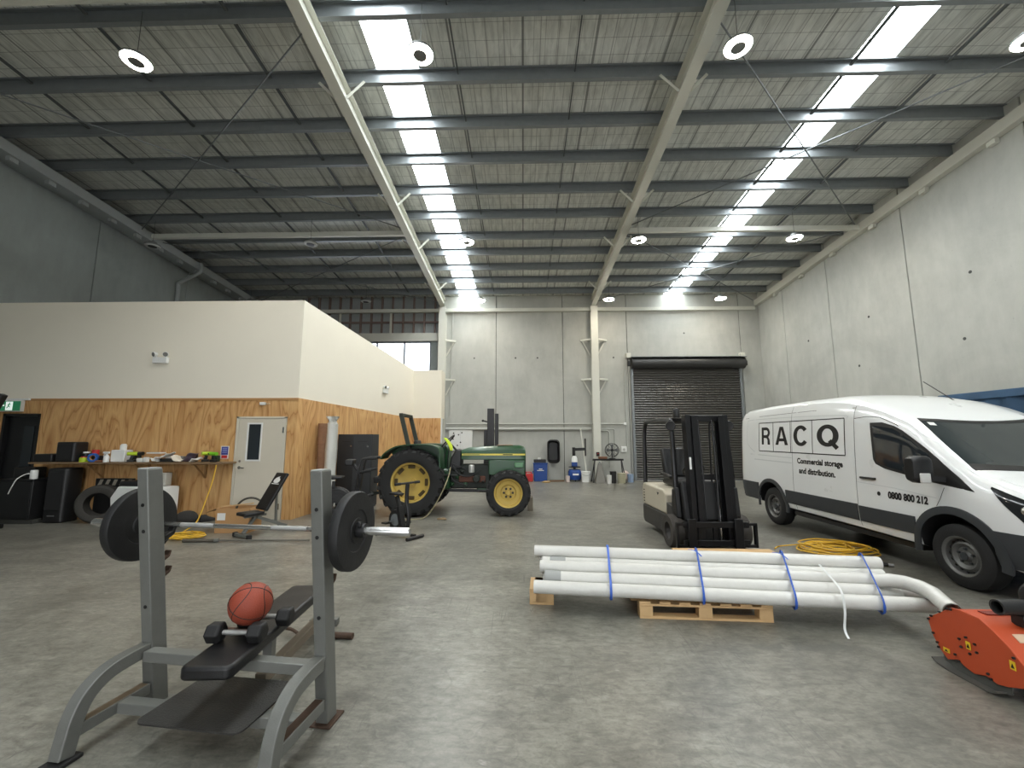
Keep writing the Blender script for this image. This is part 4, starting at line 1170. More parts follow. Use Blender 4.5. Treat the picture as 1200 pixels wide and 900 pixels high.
MB().beam((2.07, -0.48, 0.47), (2.07, 0.48, 0.47), 0.12, 0.13).build('front_axle', ENGINE, TR, bevel=0.02)
MB().cyl((0.7, -0.14, 0.48), (1.9, -0.14, 0.46), 0.035, n=12).build('drive_shaft', BLACK, TR)
# hood
hd = MB()
rr = []
for x, zt_, w in ((1.0, 1.375, 0.25), (1.15, 1.42, 0.26), (1.5, 1.445, 0.26), (2.1, 1.475, 0.26), (2.30, 1.475, 0.26), (2.40, 1.455, 0.255), (2.45, 1.40, 0.245)):
    rr.append([V((x, a, b)) for a, b in ((-w, 1.16), (-w, zt_ - 0.09), (-w * 0.9, zt_ - 0.035), (-w * 0.65, zt_), (0, zt_ + 0.008), (w * 0.65, zt_), (w * 0.9, zt_ - 0.035), (w, zt_ - 0.09), (w, 1.16))])
hd.loft(rr)
hood_ = hd.build('hood', GREEN, TR, bevel=0.01, ang=40)
MB().bb(1.62, 2.44, -0.262, 0.262, 0.82, 1.158).build('grille_panel', GREEN, TR, bevel=0.02)
MB().bb(2.441, 2.455, -0.2, 0.2, 0.72, 1.3).build('front_grille', INK, TR, bevel=0.004)
MB().bb(2.20, 2.40, -0.30, -0.263, 0.98, 1.10).build('side_lamp', mat('pale_green_lamp', rgb(80, 128, 88), 0.3), TR, bevel=0.02)
STRP = mat('yellow_decal', rgb(226, 208, 92), 0.5, var=0.06)
MB().bb(1.02, 2.44, -0.268, -0.262, 1.255, 1.295).bb(1.02, 2.44, 0.262, 0.268, 1.255, 1.295).build('yellow_stripe', STRP, hood_)
MB().bb(2.4555, 2.458, -0.24, 0.24, 1.255, 1.295).build('nose_stripe', STRP, hood_)
MB().bb(1.05, 1.42, -0.2705, -0.2682, 1.265, 1.286).build('stripe_lettering', mat('dull_olive_mark', rgb(150, 150, 84), 0.6), hood_)
MB().bb(1.94, 2.16, -0.2705, -0.2682, 1.265, 1.286).build('stripe_lettering', mat('dark_olive_mark', rgb(70, 76, 40), 0.6), hood_)
MB().prism([(1.80, -0.2), (2.16, -0.16), (2.12, 0.15), (1.84, 0.1)], 'z', 1.478, 1.490).build('rusty_tin_patch', mat('pale_rust_patch', rgb(150, 120, 96), 0.8, var=0.35, scale=20), hood_)
# dashboard, steering, seat, fenders, roll bar
cw = MB()
cw.prism([(0.72, 0.95), (1.0, 0.95), (1.0, 1.37), (0.88, 1.40), (0.76, 1.2)], 'y', -0.22, 0.22)
cw.build('dash_cowl', BLACK, TR, bevel=0.03)
MB().cyl((0.86, 0, 1.36), (0.66, 0, 1.56), 0.025).torus((0.655, 0, 1.565), (-0.7, 0, 0.7), 0.2, 0.016, 30, 8).beam((0.655, -0.19, 1.565), (0.655, 0.19, 1.565), 0.02, 0.02).build('steering_wheel', BLACK, TR)
for x, y, z in ((0.72, -0.16, 1.55), (0.64, -0.2, 1.42), (0.5, -0.2, 1.3)):
    MB().cyl((x - 0.05, y, 0.95), (x, y, z), 0.012, n=8).sph((x, y, z), 0.025, 10, 8).build('control_lever', BLACK, TR)
MB().prism([(0.02, 1.12), (0.42, 1.10), (0.44, 1.17), (0.05, 1.19)], 'y', -0.22, 0.22).build('seat', VINYL, TR, bevel=0.03)
MB().prism([(-0.06, 1.15), (0.04, 1.17), (-0.02, 1.60), (-0.10, 1.58)], 'y', -0.22, 0.22).build('seat_back', VINYL, TR, bevel=0.03)
MB().bb(0.35, 0.95, -0.30, 0.30, 0.80, 0.84).build('foot_platform', ENGINE, TR, bevel=0.01)
for s in (-1, 1):
    pts_o = [(-0.64, 1.20), (-0.60, 1.28), (-0.50, 1.37), (-0.33, 1.46), (-0.05, 1.50), (0.30, 1.50), (0.50, 1.46), (0.60, 1.36), (0.62, 0.95)]
    q = smooth_path([(a, 0, b) for a, b in pts_o], 4)
    f = MB().sweep([V((p.x, s * 0.55, p.z)) for p in q], [(-0.012, -0.26), (0.012, -0.26), (0.012, 0.26), (-0.012, 0.26)], up=(0, 1, 0))
    f.build('fender', GREEN, TR, ang=60)
    MB().prism([(-0.3, 0.95)] + [(p.x, p.z - 0.014) for p in q[6:-2]] + [(0.6, 0.85), (0.3, 0.8)], 'y', s * 0.30 - 0.006, s * 0.30 + 0.006).build('fender_side', GREEN, TR)
    ro = MB().sweep([(-0.12, s * 0.42, 0.9), (-0.12, s * 0.42, 1.35), (-0.33, s * 0.42, 2.14)], [(-0.045, -0.035), (0.045, -0.035), (0.045, 0.035), (-0.045, 0.035)])
    ro.build('roll_bar_post', mat('dark_olive_steel', rgb(52, 56, 48), 0.55, 0.2, var=0.2), TR, bevel=0.006)
MB().beam((-0.335, -0.465, 2.16), (-0.335, 0.465, 2.16), 0.08, 0.07).build('roll_bar_top', MATS['dark_olive_steel'], TR, bevel=0.008)
# rear linkage and hitch
for s in (-1, 1):
    MB().beam((-0.15, s * 0.25, 0.55), (-0.95, s * 0.3, 0.42), 0.03, 0.07).build('lower_link', ENGINE, TR, bevel=0.008)
    MB().sph((-0.96, s * 0.3, 0.42), 0.055, 12, 8).build('link_ball', ENGINE, TR)
MB().bb(-0.9, -0.72, -0.45, 0.45, 0.66, 0.80).build('rear_bar', BLACK, TR, bevel=0.02)
MB().bb(0.45, 0.62, -0.26, 0.26, 0.55, 0.82).build('step_box', ENGINE, TR, bevel=0.02)
# hi-vis vest hung on the wheel
vt = MB()
vt.loft([[V((0.58, -0.22, 1.64)), V((0.64, -0.22, 1.64)), V((0.64, -0.16, 1.65)), V((0.58, -0.16, 1.65))], [V((0.66, -0.25, 1.55)), V((0.74, -0.25, 1.55)), V((0.74, -0.17, 1.56)), V((0.66, -0.17, 1.56))], [V((0.72, -0.27, 1.44)), V((0.80, -0.27, 1.44)), V((0.8, -0.2, 1.45)), V((0.72, -0.2, 1.45))], [V((0.74, -0.27, 1.36)), V((0.80, -0.27, 1.36)), V((0.80, -0.23, 1.36)), V((0.74, -0.23, 1.36))]])
o = vt.build('high_visibility_vest', mat('fluorescent_yellow_cloth', rgb(206, 226, 60), 0.8, var=0.1), None, bevel=0.01, sub=1)
o.location = TR.location + V((0.02, -0.075, 0.0)); o.rotation_euler = TR.rotation_euler
tag(o, 'fluorescent yellow vest hung at the tractor steering wheel', 'vest')
# hose hanging past the rear wheel
h = MB().tube(smooth_path([(0.78, -0.36, 1.0), (0.78, -0.50, 0.88), (0.74, -0.90, 0.62), (0.55, -0.95, 0.25), (0.35, -1.0, 0.03), (0.0, -1.1, 0.012), (-0.2, -1.25, 0.012)], 6), 0.011, 8).build('pale_rope', mat('pale_rope_fibre', rgb(150, 142, 112), 0.85))
h.location = TR.location; h.rotation_euler = TR.rotation_euler
tag(h, 'thin pale rope hanging from the tractor past its rear wheel to the floor', 'rope')
tag(MB().box((0.16, 9.95, 0.15), (0.12, 0.3, 0.3)).build('wheel_chock', mat('grey_timber_block', rgb(118, 110, 98), 0.8), bevel=0.01), 'grey timber block standing against the tractor front tyre', 'block')
st = MB()
for k in range(7):
    st.sph((-1.62 + rnd.uniform(-.1, .1), 8.75 + rnd.uniform(-.06, .06), 0.018), (0.045, 0.03, 0.018), 8, 6)
tag(st.build('wood_scraps', mat('tan_scrap', rgb(132, 112, 84), 0.9)), 'small tan scraps on the floor beside the tractor rear wheel', 'scraps', kind='stuff')
# ------------------------------------------------------------------ the white van
# van frame: x forward, y outwards on the side seen (its right), z up
def lerp_tab(tab, x):
    if x <= tab[0][0]: return tab[0][1]
    for (a, va), (b, vb) in zip(tab, tab[1:]):
        if x <= b:
            t = (x - a) / (b - a)
            return va + (vb - va) * t
    return tab[-1][1]
ZT = [(0, 2.18), (0.05, 2.25), (0.15, 2.285), (0.4, 2.305), (1, 2.33), (2, 2.345), (2.7, 2.335), (3.1, 2.29), (3.45, 2.21), (3.75, 2.1), (4.08, 1.94), (4.4, 1.66), (4.75, 1.36), (4.85, 1.30), (5.05, 1.22), (5.25, 1.13), (5.4, 1.02), (5.5, 0.88), (5.56, 0.7), (5.58, 0.5)]
ZB = [(0, 0.42), (0.3, 0.36), (5.0, 0.33), (5.4, 0.28), (5.58, 0.3)]
HW = [(0, 0.93), (0.05, 0.965), (0.2, 0.99), (0.6, 1.0), (4.8, 1.0), (5.1, 0.975), (5.3, 0.92), (5.42, 0.84), (5.52, 0.72), (5.58, 0.55)]
TALL = [(0, 0.0), (0.86, 0.0), (0.96, 0.02), (0.99, 0.08), (1.0, 0.16), (1.0, 0.28), (0.992, 0.37), (0.985, 0.44), (0.972, 0.6), (0.945, 0.8), (0.925, 0.875), (0.87, 0.94), (0.78, 0.97), (0.55, 0.988), (0.28, 0.997), (0, 1.0)]
LOW = [(0, 0.0), (0.86, 0.0), (0.95, 0.03), (0.985, 0.15), (1.0, 0.3), (1.0, 0.5), (0.995, 0.62), (0.985, 0.72), (0.96, 0.81), (0.92, 0.88), (0.87, 0.93), (0.81, 0.955), (0.7, 0.97), (0.5, 0.985), (0.25, 0.996), (0, 1.0)]
def section(f):
    zt, zb, w = lerp_tab(ZT, f), lerp_tab(ZB, f), lerp_tab(HW, f)
    b = min(1, max(0, (zt - 1.15) / 0.75)); b = b * b * (3 - 2 * b)
    out = []
    for (ya, za), (yb, zb_) in zip(LOW, TALL):
        y = ya + (yb - ya) * b; z = za + (zb_ - za) * b
        out.append((y * w, zb + z * (zt - zb)))
    return out
def side_y(f, z):
    s = section(f)[2:]
    for (y0, z0), (y1, z1) in zip(s, s[1:]):
        if z0 <= z <= z1:
            return y0 + (y1 - y0) * (z - z0) / max(1e-6, z1 - z0)
    return s[0][0] if z < s[0][1] else 0.0
def top_z(f, y):
    s = section(f)
    y = abs(y)
    for (y0, z0), (y1, z1) in zip(s[::-1], s[::-1][1:]):
        if y0 <= y <= y1:
            return z0 + (z1 - z0) * (y - y0) / max(1e-6, y1 - y0)
    return s[4][1]
van = thing('van', 'white panel van with black RACQ lettering parked along the concrete wall', 'van', (5.82, 9.6, 0), -PI / 2)
stations = [0, 0.02, 0.05, 0.1, 0.15, 0.25, 0.4, 0.6, 0.8, 1.0, 1.3, 1.6, 2, 2.4, 2.7, 2.9, 3.1, 3.28, 3.45, 3.6, 3.75, 3.92, 4.08, 4.25, 4.4, 4.58, 4.75, 4.85, 4.95, 5.05, 5.15, 5.25, 5.33, 5.4, 5.45, 5.5, 5.53, 5.56, 5.58]
# +y of the empty (after the -90 degree turn) points to +X, so the seen side is local -y
rings = []
for f in stations:
    s = section(f)
    rings.append([V((f, -y, z)) for y, z in s] + [V((f, y, z)) for y, z in s[-2:0:-1]])
mb = MB().loft(rings)
body = mb.build('body_shell', VANWHITE, van, ang=28)
WFX, WRX, WR = 4.62, 1.14, 0.345
cut = MB()
for fx in (WFX, WRX):
    for s in (-1, 1):
        cut.cyl((fx, s * 0.62, WR + 0.03), (fx, s * 1.2, WR + 0.03), 0.425, n=40)
cu = cut.build('cutter', BLACK, None)
md = body.modifiers.new('cut', 'BOOLEAN'); md.object = cu; md.operation = 'DIFFERENCE'; md.solver = 'EXACT'
cu.parent = van
bpy.context.view_layer.update()
me = bpy.data.meshes.new_from_object(body.evaluated_get(bpy.context.evaluated_depsgraph_get()))
body.modifiers.clear(); body.data = me
bpy.data.objects.remove(cu)
me.materials.clear(); me.materials.append(VANWHITE); me.materials.append(BLACK)
for p in me.polygons:
    c = p.center
    near = [fx for fx in (WFX, WRX) if math.hypot(c.x - fx, c.z - WR - 0.03) < 0.4265 and abs(c.y) < 0.93]
    p.material_index = 1 if near else 0
    p.use_smooth = True
me.set_sharp_from_angle(angle=math.radians(28))

def patch(f0, f1, z0, z1, off=0.01, nf=None, nz=6, th=0.012, s=-1, m=None):
    """a thin moulding that follows the body side; f0, f1 may be functions of z"""
    a = f0 if callable(f0) else (lambda z: f0)
    b = f1 if callable(f1) else (lambda z: f1)
    def fn(u, v):
        z = z0 + (z1 - z0) * v
        f = a(z) + (b(z) - a(z)) * u
        return (f, s * (side_y(f, z) + off), z)
    return (m or MB()).shell(fn, nf or 12, nz, (0, -s * (off + th), 0))
def stripe(pts, w=0.007, off=0.003, s=-1, m=None):
    """a narrow dark panel gap on the body side along (f, z) points"""
    m = m or MB()
    pts = [V((p[0], p[1], 0)) for p in pts]
    L, R = [], []
    for i, p in enumerate(pts):
        d = (pts[min(i + 1, len(pts) - 1)] - pts[max(i - 1, 0)]).normalized()
        n = V((-d.y, d.x, 0)) * w / 2
        L.append(p + n); R.append(p - n)
    def P(q): return (q.x, s * (side_y(q.x, q.y) + off), q.y)
    A, B = m.verts([P(q) for q in L]), m.verts([P(q) for q in R])
    for i in range(len(pts) - 1):
        m.face([A[i], A[i + 1], B[i + 1], B[i]])
    return m
def poly_patch(pts, off=0.006, s=-1, n=14, m=None):
    """a filled outline (f, z), convex in z-slices, laid on the body side"""
    m = m or MB()
    zs = sorted(p[1] for p in pts); z0, z1 = zs[0], zs[-1]
    def span(z):
        xs = []
        q = pts + [pts[0]]
        for (xa, za), (xb, zb) in zip(q, q[1:]):
            if (za - z) * (zb - z) <= 0 and za != zb:
                xs.append(xa + (xb - xa) * (z - za) / (zb - za))
        return (min(xs), max(xs)) if xs else (0, 0)
    e = (z1 - z0) * 1e-3
    def fn(u, v):
        z = z0 + e + (z1 - z0 - 2 * e) * v
        a, b = span(z); f = a + (b - a) * u
        return (f, s * (side_y(f, z) + off), z)
    return m.shell(fn, n, n, (0, -s * (off + 0.012), 0))
SIDES = (-1, 1)
for s in SIDES:
    ar_f = MB(); 
    # wheel arch mouldings
    for fx, nm in ((WFX, 'front'), (WRX, 'rear')):
        m = MB()
        c = (fx, WR + 0.03)
        a0, a1 = (-10, 190)
        pr = []
        for k in range(33):
            a = math.radians(a0 + (a1 - a0) * k / 32)
            ro = 0.505 if nm == 'front' else 0.485
            row = []
            for r, o in ((0.42, 0.004), (0.42, 0.022), (0.45, 0.026), (ro, 0.018), (ro, -0.01)):
                f, z = c[0] + r * math.cos(a), c[1] + r * math.sin(a)
                row.append(V((f, s * (side_y(min(max(f, 0.1), 5.2), max(z, 0.45)) + o), z)))
            pr.append(row)
        m.loft(pr, caps=True)
        m.build('wheel_arch_trim', VANGREY, van)
    band = MB()
    patch(1.60, 3.27, 0.475, 0.705, 0.014, 10, 6, s=s).build('side_moulding', VANGREY, van, bevel=0.004)
    patch(3.295, 4.16, 0.475, 0.69, 0.014, 10, 6, s=s).build('side_moulding', VANGREY, van, bevel=0.004)
    # panel gaps
    g_ = MB()
    stripe([(1.85, 0.40 + k * 0.09) for k in range(21)], s=s, m=g_)
    stripe([(3.285, 0.40 + k * 0.09) for k in range(21)], s=s, m=g_)
    stripe([(4.45, 0.86), (4.50, 0.95), (4.53, 1.03), (4.55, 1.08)], s=s, m=g_)
    stripe([(3.285, 1.93), (3.5, 1.95), (3.7, 1.93), (3.95, 1.82), (4.2, 1.62), (4.5, 1.33), (4.72, 1.16)], s=s, m=g_)
    stripe([(0.25, 2.06), (1.0, 2.085), (2.4, 2.1), (3.285, 2.09)], s=s, m=g_)
    g_.build('panel_gap', INK, van)
    # pressed feature lines
    ridge = MB()
    for pts in ([(0.35, 1.99), (0.32, 1.6), (0.42, 1.46), (0.62, 1.36)], [(0.35, 1.99), (0.5, 2.02), (1.8, 2.02), (3.05, 1.99), (3.14, 1.94)]):
        q = smooth_path([(a, b, 0) for a, b in pts], 5)
        stripe([(p.x, p.y) for p in q], 0.012, 0.002, s, ridge)
    stripe([(0.6, 1.21), (1.82, 1.20)], 0.02, 0.003, s, ridge)
    stripe([(0.45, 1.31), (1.83, 1.29)], 0.015, 0.003, s, ridge)
    stripe([(3.3, 1.02), (3.9, 1.0), (4.45, 0.95)], 0.012, 0.002, s, ridge)
    ridge.build('pressed_ridge', mat('white_van_paint_ridge', rgb(214, 217, 218), 0.25, var=0.01, coat=0.7), van)
    # cab side glass and black corner
    win = [(3.56, 1.86), (3.60, 1.34), (3.66, 1.26), (4.55, 1.10), (4.86, 1.07), (4.62, 1.27), (4.30, 1.55), (4.05, 1.74), (3.9, 1.82), (3.75, 1.86)]
    poly_patch(win, 0.004, s).build('window_surround', BLACK, van)
    poly_patch([(3.61, 1.82), (3.65, 1.35), (3.70, 1.29), (4.36, 1.17), (4.40, 1.42), (4.22, 1.57), (4.02, 1.71), (3.86, 1.80)], 0.008, s).build('side_glass', DARKGLASS, van)
    MBp = MB(); stripe([(4.06, 1.22), (4.04, 1.70)], 0.035, 0.0105, s, MBp); MBp.build('glass_divider', BLACK, van)
    # handle, filler and lock
    h = patch(3.37, 3.62, 1.075, 1.105, 0.03, 6, 2, s=s)
    h.build('door_handle', BLACK, van, bevel=0.006)
    # mirror
    mr = MB()
    ring = lambda y, k: [V((4.50 + (px * 0.5 + 0.0) * k, s * y, 1.285 + pz * k)) for px, pz in rrect(0.30, 0.31, 0.07)]
    mr.loft([ring(1.09, 0.85), ring(1.13, 1.0), ring(1.25, 1.0), ring(1.31, 0.8)])
    mi = mr.build('mirror_housing', BLACK, van, bevel=0.006)
    MB().beam((4.52, s * 0.97, 1.17), (4.50, s * 1.14, 1.19), 0.12, 0.06).build('mirror_arm', BLACK, mi)
    MB().box((4.585, s * 1.21, 1.19), (0.02, 0.12, 0.11)).build('indicator_lens', mat('clear_lamp_lens', rgb(190, 190, 186), 0.2), mi, bevel=0.01)
    MB().sph((4.43, s * 1.125, 1.2), (0.035, 0.025, 0.055), 12, 8).build('indicator_lens', mat('clear_lamp_lens', rgb(190, 190, 186), 0.2), mi)
    # headlamp
    def hl(u, v):
        f = 4.98 + u * 0.52
        zl = 1.14 - 0.02 * u; zlo = 1.12 - 0.36 * min(1, u * 1.6)
        zz = min(lerp_tab(ZT, f) * 0.93 - 0.02, zl)
        lo = min(zz - 0.01, zlo + 0.0)
        z = lo + (zz - lo) * v
        return (f, s * (side_y(f, z) + 0.006), z)
    MB().shell(hl, 14, 8, (-0.02, -s * 0.02, 0)).build('headlamp', mat('dark_headlamp_lens', rgb(38, 40, 42), 0.08, 0.2, var=0.3, scale=20), van)
    bz = MB().sph((5.26, s * 0.885, 0.93), 0.055, 14, 10).sph((5.36, s * 0.80, 0.92), 0.05, 14, 10)
    bz.build('lamp_reflector', CHROME, van)
    # rear bumper wrap and rear lamp
    patch(0.012, lambda z: 0.72 if z > 0.6 else 0.70, 0.40, 0.745, 0.016, 14, 6, s=s).build('rear_bumper_corner', VANGREY, van, bevel=0.006)
    patch(0.004, 0.03, 0.95, 1.4, 0.006, 3, 8, s=s).build('rear_lamp', RED, van)
    # front bumper wrap
    patch(5.0, 5.55, 0.35, 0.70, 0.014, 14, 6, s=s).build('front_bumper_corner', VANGREY, van, bevel=0.006)
# windscreen
def ws(u, v):
    hw = 0.76 + (0.83 - 0.76) * v
    y = (u * 2 - 1) * hw
    f = 4.10 + 0.64 * v + 0.10 * (1 - (u * 2 - 1) ** 2)
    return (f, y, top_z(f, y) + 0.005)
MB().shell(ws, 24, 14, (-0.01, 0, -0.012)).build('windscreen', m_glass('windscreen_glass', (0.03, 0.038, 0.04), 0.02), van)
wb = MB()
def wbar(v0, v1, o):
    return lambda u, v: (lambda p: (p[0], p[1], p[2] + o))(ws(u, v0 + (v1 - v0) * v))
wb.shell(wbar(0.93, 1.06, 0.004), 24, 3, (-0.004, 0, -0.006)).shell(wbar(-0.03, 0.03, 0.004), 24, 2, (-0.004, 0, -0.006))
wb.build('windscreen_band', BLACK, van)
st = MB().grid(lambda u, v: (lambda p: (p[0], p[1], p[2] + 0.004))(ws(0.035 + 0.045 * u, 0.06 + 0.07 * v)), 2, 2)
st.build('windscreen_sticker', WHITE, van)
# bonnet edge, grille, front bumper, plate
def bonnet(u, v):
    y = (u * 2 - 1) * (0.80 - 0.1 * v); f = 4.96 + 0.40 * v
    return (f, y, top_z(f, y) + 0.006)
MB().shell(bonnet, 16, 8, (0, 0, -0.015)).build('bonnet', VANWHITE, van, bevel=0.004)
MB().bb(5.47, 5.60, -0.55, 0.55, 0.30, 0.52).build('front_bumper', VANGREY, van, bevel=0.03)
gr = MB()
for k in range(4):
    gr.bb(5.46 - 0.015 * k, 5.585 - 0.02 * k, -0.5, 0.5, 0.60 + k * 0.075, 0.64 + k * 0.075)
gr.build('grille', BLACK, van, bevel=0.006)
MB().cyl((3.55, 0.3, 2.15), (3.1, 0.3, 2.5), 0.006, n=6).build('aerial', BLACK, van)
# rear doors and rear glass
MB().bb(-0.012, 0.02, -0.80, -0.02, 0.62, 2.05).build('rear_door', VANWHITE, van, bevel=0.02)
MB().bb(-0.012, 0.02, 0.02, 0.80, 0.62, 2.05).build('rear_door', VANWHITE, van, bevel=0.02)
MB().bb(-0.03, 0.05, -0.92, 0.92, 0.42, 0.6).build('rear_bumper', VANGREY, van, bevel=0.02)
# underbody and sill
MB().bb(1.65, 4.1, -0.9, 0.9, 0.27, 0.345).bb(0.3, 5.2, -0.45, 0.45, 0.2, 0.35).build('underbody', BLACK, van, bevel=0.01)
# wheels
STEELW = mat('grey_steel_wheel', rgb(104, 104, 102), 0.45, 0.5, var=0.12)
TYREV = mat('van_tyre_rubber', rgb(24, 24, 25), 0.75, var=0.2, bump=0.25, bscale=70)
for fx in (WFX, WRX):
    for s in SIDES:
        w = MB().lathe([(0.205, -0.1), (0.24, -0.115), (0.31, -0.108), (0.34, -0.085), (WR, -0.05), (WR, 0.05), (0.34, 0.085), (0.31, 0.108), (0.24, 0.115), (0.205, 0.1)], (fx, s * 0.86, WR), (0, s, 0), 44, closed=True).build('tyre', TYREV, van)
        r = MB().lathe([(0.0, 0.06), (0.045, 0.065), (0.06, 0.04), (0.10, 0.035), (0.135, 0.065), (0.155, 0.055), (0.178, 0.03), (0.185, 0.085), (0.207, 0.105), (0.214, 0.105), (0.21, -0.1), (0.18, -0.1), (0.17, 0.0), (0, 0.0)], (fx, s * 0.86, WR), (0, s, 0), 36).build('wheel_rim', STEELW, w)
        h = MB()
        for k in range(16):
            a = 2 * PI * k / 16
            c = V((fx + 0.166 * math.cos(a), s * (0.86 + 0.046), WR + 0.166 * math.sin(a)))
            h.sph(c, (0.016, 0.012, 0.016), 8, 6)
        h.build('rim_perforation', INK, w)
        h = MB()
        for k in range(5):
            a = 2 * PI * k / 5 + 0.3
            h.cyl((fx + 0.08 * math.cos(a), s * (0.86 + 0.03), WR + 0.08 * math.sin(a)), (fx + 0.08 * math.cos(a), s * (0.86 + 0.06), WR + 0.08 * math.sin(a)), 0.013, n=8)
        h.cyl((fx, s * 0.91, WR), (fx, s * 0.932, WR), 0.042, n=16)
        h.build('hub_cap', VANGREY, w)
        MB().cyl((fx, s * 0.63, WR), (fx, s * 0.75, WR), 0.2, n=20).build('brake_drum', BLACK, w)
# lettering on the seen side: reading direction runs from the rear to the front
def lettering(body_, size, f0, z0, bold, parent=van, sp=1.0, width=None, height=None, name='lettering'):
    me_ = text_mesh(body_, size, bold, 0, 'LEFT', sp)
    b = bmesh.new(); b.from_mesh(me_)
    bmesh.ops.triangulate(b, faces=b.faces)
    xs = [v.co.x for v in b.verts]; ys = [v.co.y for v in b.verts]
    sx = width / (max(xs) - min(xs)) if width else 1.0
    sy = height / (max(ys) - min(ys)) if height else sx
    x0_, y0_ = min(xs), min(ys)
    for v in b.verts:
        f = f0 + (v.co.x - x0_) * sx; z = z0 + (v.co.y - y0_) * sy
        v.co = V((f, -(side_y(f, z) + 0.004), z))
    bmesh.ops.recalc_face_normals(b, faces=b.faces)
    b.to_mesh(me_); b.free()
    return put_mesh(me_, name, INK, parent)
f_ = lambda Y: 9.6 - Y
# four framed letters
fl_, fr_, zlo, zhi = 0.80, 3.10, 1.385, 1.945
cells = [0.80, 1.285, 1.815, 2.39, 3.10]
bx = MB()
for z in (zlo, zhi):
    stripe([(fl_ + (fr_ - fl_) * k / 10, z) for k in range(11)], 0.016, 0.004, -1, bx)
for f in cells:
    stripe([(f, zlo + (zhi - zlo) * k / 6) for k in range(7)], 0.016, 0.004, -1, bx)
bx.build('letter_frame', INK, van)
sgn = MB()
sgn.grid(lambda u, v: (fl_ + (fr_ - fl_) * u, -(side_y(fl_ + (fr_ - fl_) * u, zlo + (zhi - zlo) * v) + 0.002), zlo + (zhi - zlo) * v), 16, 6)
sgn.build('letter_panel', mat('white_vinyl_panel', rgb(226, 228, 228), 0.35, var=0.01), van)
def glyph(quads, f0, w, z0, h, name='lettering'):
    m = MB()
    for q in quads:
        m.face(m.verts([(f0 + x * w, -(side_y(f0 + x * w, z0 + y * h) + 0.005), z0 + y * h) for x, y in q]))
    return m.build(name, INK, van, fix=False)
def ring_q(cx, cy, ra, rb, ia, ib, a0, a1, n=26):
    o = [(cx + ra * math.cos(math.radians(a0 + (a1 - a0) * k / n)), cy + rb * math.sin(math.radians(a0 + (a1 - a0) * k / n))) for k in range(n + 1)]
    i = [(cx + ia * math.cos(math.radians(a0 + (a1 - a0) * k / n)), cy + ib * math.sin(math.radians(a0 + (a1 - a0) * k / n))) for k in range(n + 1)]
    return [[o[k], o[k + 1], i[k + 1], i[k]] for k in range(n)]
def rq(x0, x1, y0, y1): return [[(x0, y0), (x1, y0), (x1, y1), (x0, y1)]]
GL = {
 'R': rq(0, .25, 0, 1) + rq(.25, .55, .83, 1) + rq(.25, .55, .38, .55) + ring_q(.55, .69, .42, .31, .18, .14, -90, 90) + [[(.70, 0), (.98, 0), (.93, .30), (.80, .44), (.48, .44), (.68, .28)]],
 'A': [[(0, 0), (.24, 0), (.56, 1), (.36, 1)], [(.76, 0), (1, 0), (.64, 1), (.44, 1)]] + rq(.24, .76, .20, .36),
 'C': ring_q(.5, .5, .5, .5, .25, .33, 38, 322, 34),
 'Q': ring_q(.5, .53, .5, .47, .25, .30, 0, 360, 40) + [[(.52, .27), (.66, .38), (1.0, .06), (.86, -.06)]],
}
for ch, a, b in zip('RACQ', cells, cells[1:]):
    w_ = (b - a)
    k = {'R': 0.60, 'A': 0.72, 'C': 0.70, 'Q': 0.68}[ch]
    glyph(GL[ch], a + w_ * (1 - k) / 2, w_ * k, {'Q': 1.485, 'C': 1.505}.get(ch, 1.515), {'Q': 0.375, 'C': 0.36}.get(ch, 0.34))
lettering('Commercial storage', 0.12, 1.98, 1.175, 0.004, width=1.06, height=0.125)
lettering('and distribution.', 0.12, 2.02, 1.035, 0.004, width=0.86, height=0.10)
lettering('0800 800 212', 0.15, 3.80, 0.855, 0.008, width=0.55, height=0.095)
dot = MB()
pts = [V((3.66 + 0.028 * math.cos(2 * PI * k / 16), 0, 0.90 + 0.028 * math.sin(2 * PI * k / 16))) for k in range(16)]
dot.face(dot.verts([(p.x, -(side_y(p.x, p.z) + 0.005), p.z) for p in pts]))
dot.build('door_lock_dot', INK, van)
# ------------------------------------------------------------------ shelf, clutter and gym gear by the office wall
SH_Z = 1.165
sf = thing('timber_shelf', 'long timber shelf along the plywood wall loaded with tools and papers', 'shelf', (0, 0, 0))
MB().bb(-9.88, -5.92, 8.22, PF - 0.02, SH_Z - 0.035, SH_Z).build('shelf_board', mat('worn_brown_board', rgb(128, 104, 76), 0.7, var=0.2, scale=5), sf, bevel=0.004)
for x in (-8.72, -7.75, -6.55):
    b = MB().bb(x - 0.02, x + 0.02, 8.25, PF - 0.021, SH_Z - 0.06, SH_Z - 0.036).bb(x - 0.02, x + 0.02, PF - 0.045, PF - 0.021, SH_Z - 0.34, SH_Z - 0.06)
    b.beam((x, 8.32, SH_Z - 0.06), (x, PF - 0.04, SH_Z - 0.33), 0.03, 0.02).build('shelf_bracket', mat('bare_bracket_timber', rgb(160, 122, 78), 0.7), sf)
def SX(px, y=8.3): return (px - 613) / 490 * y * 1.012 - 0.05
Z = SH_Z + 0.001
def item(o, label, cat, group='clutter on the shelf'):
    return tag(o, label, cat, group)
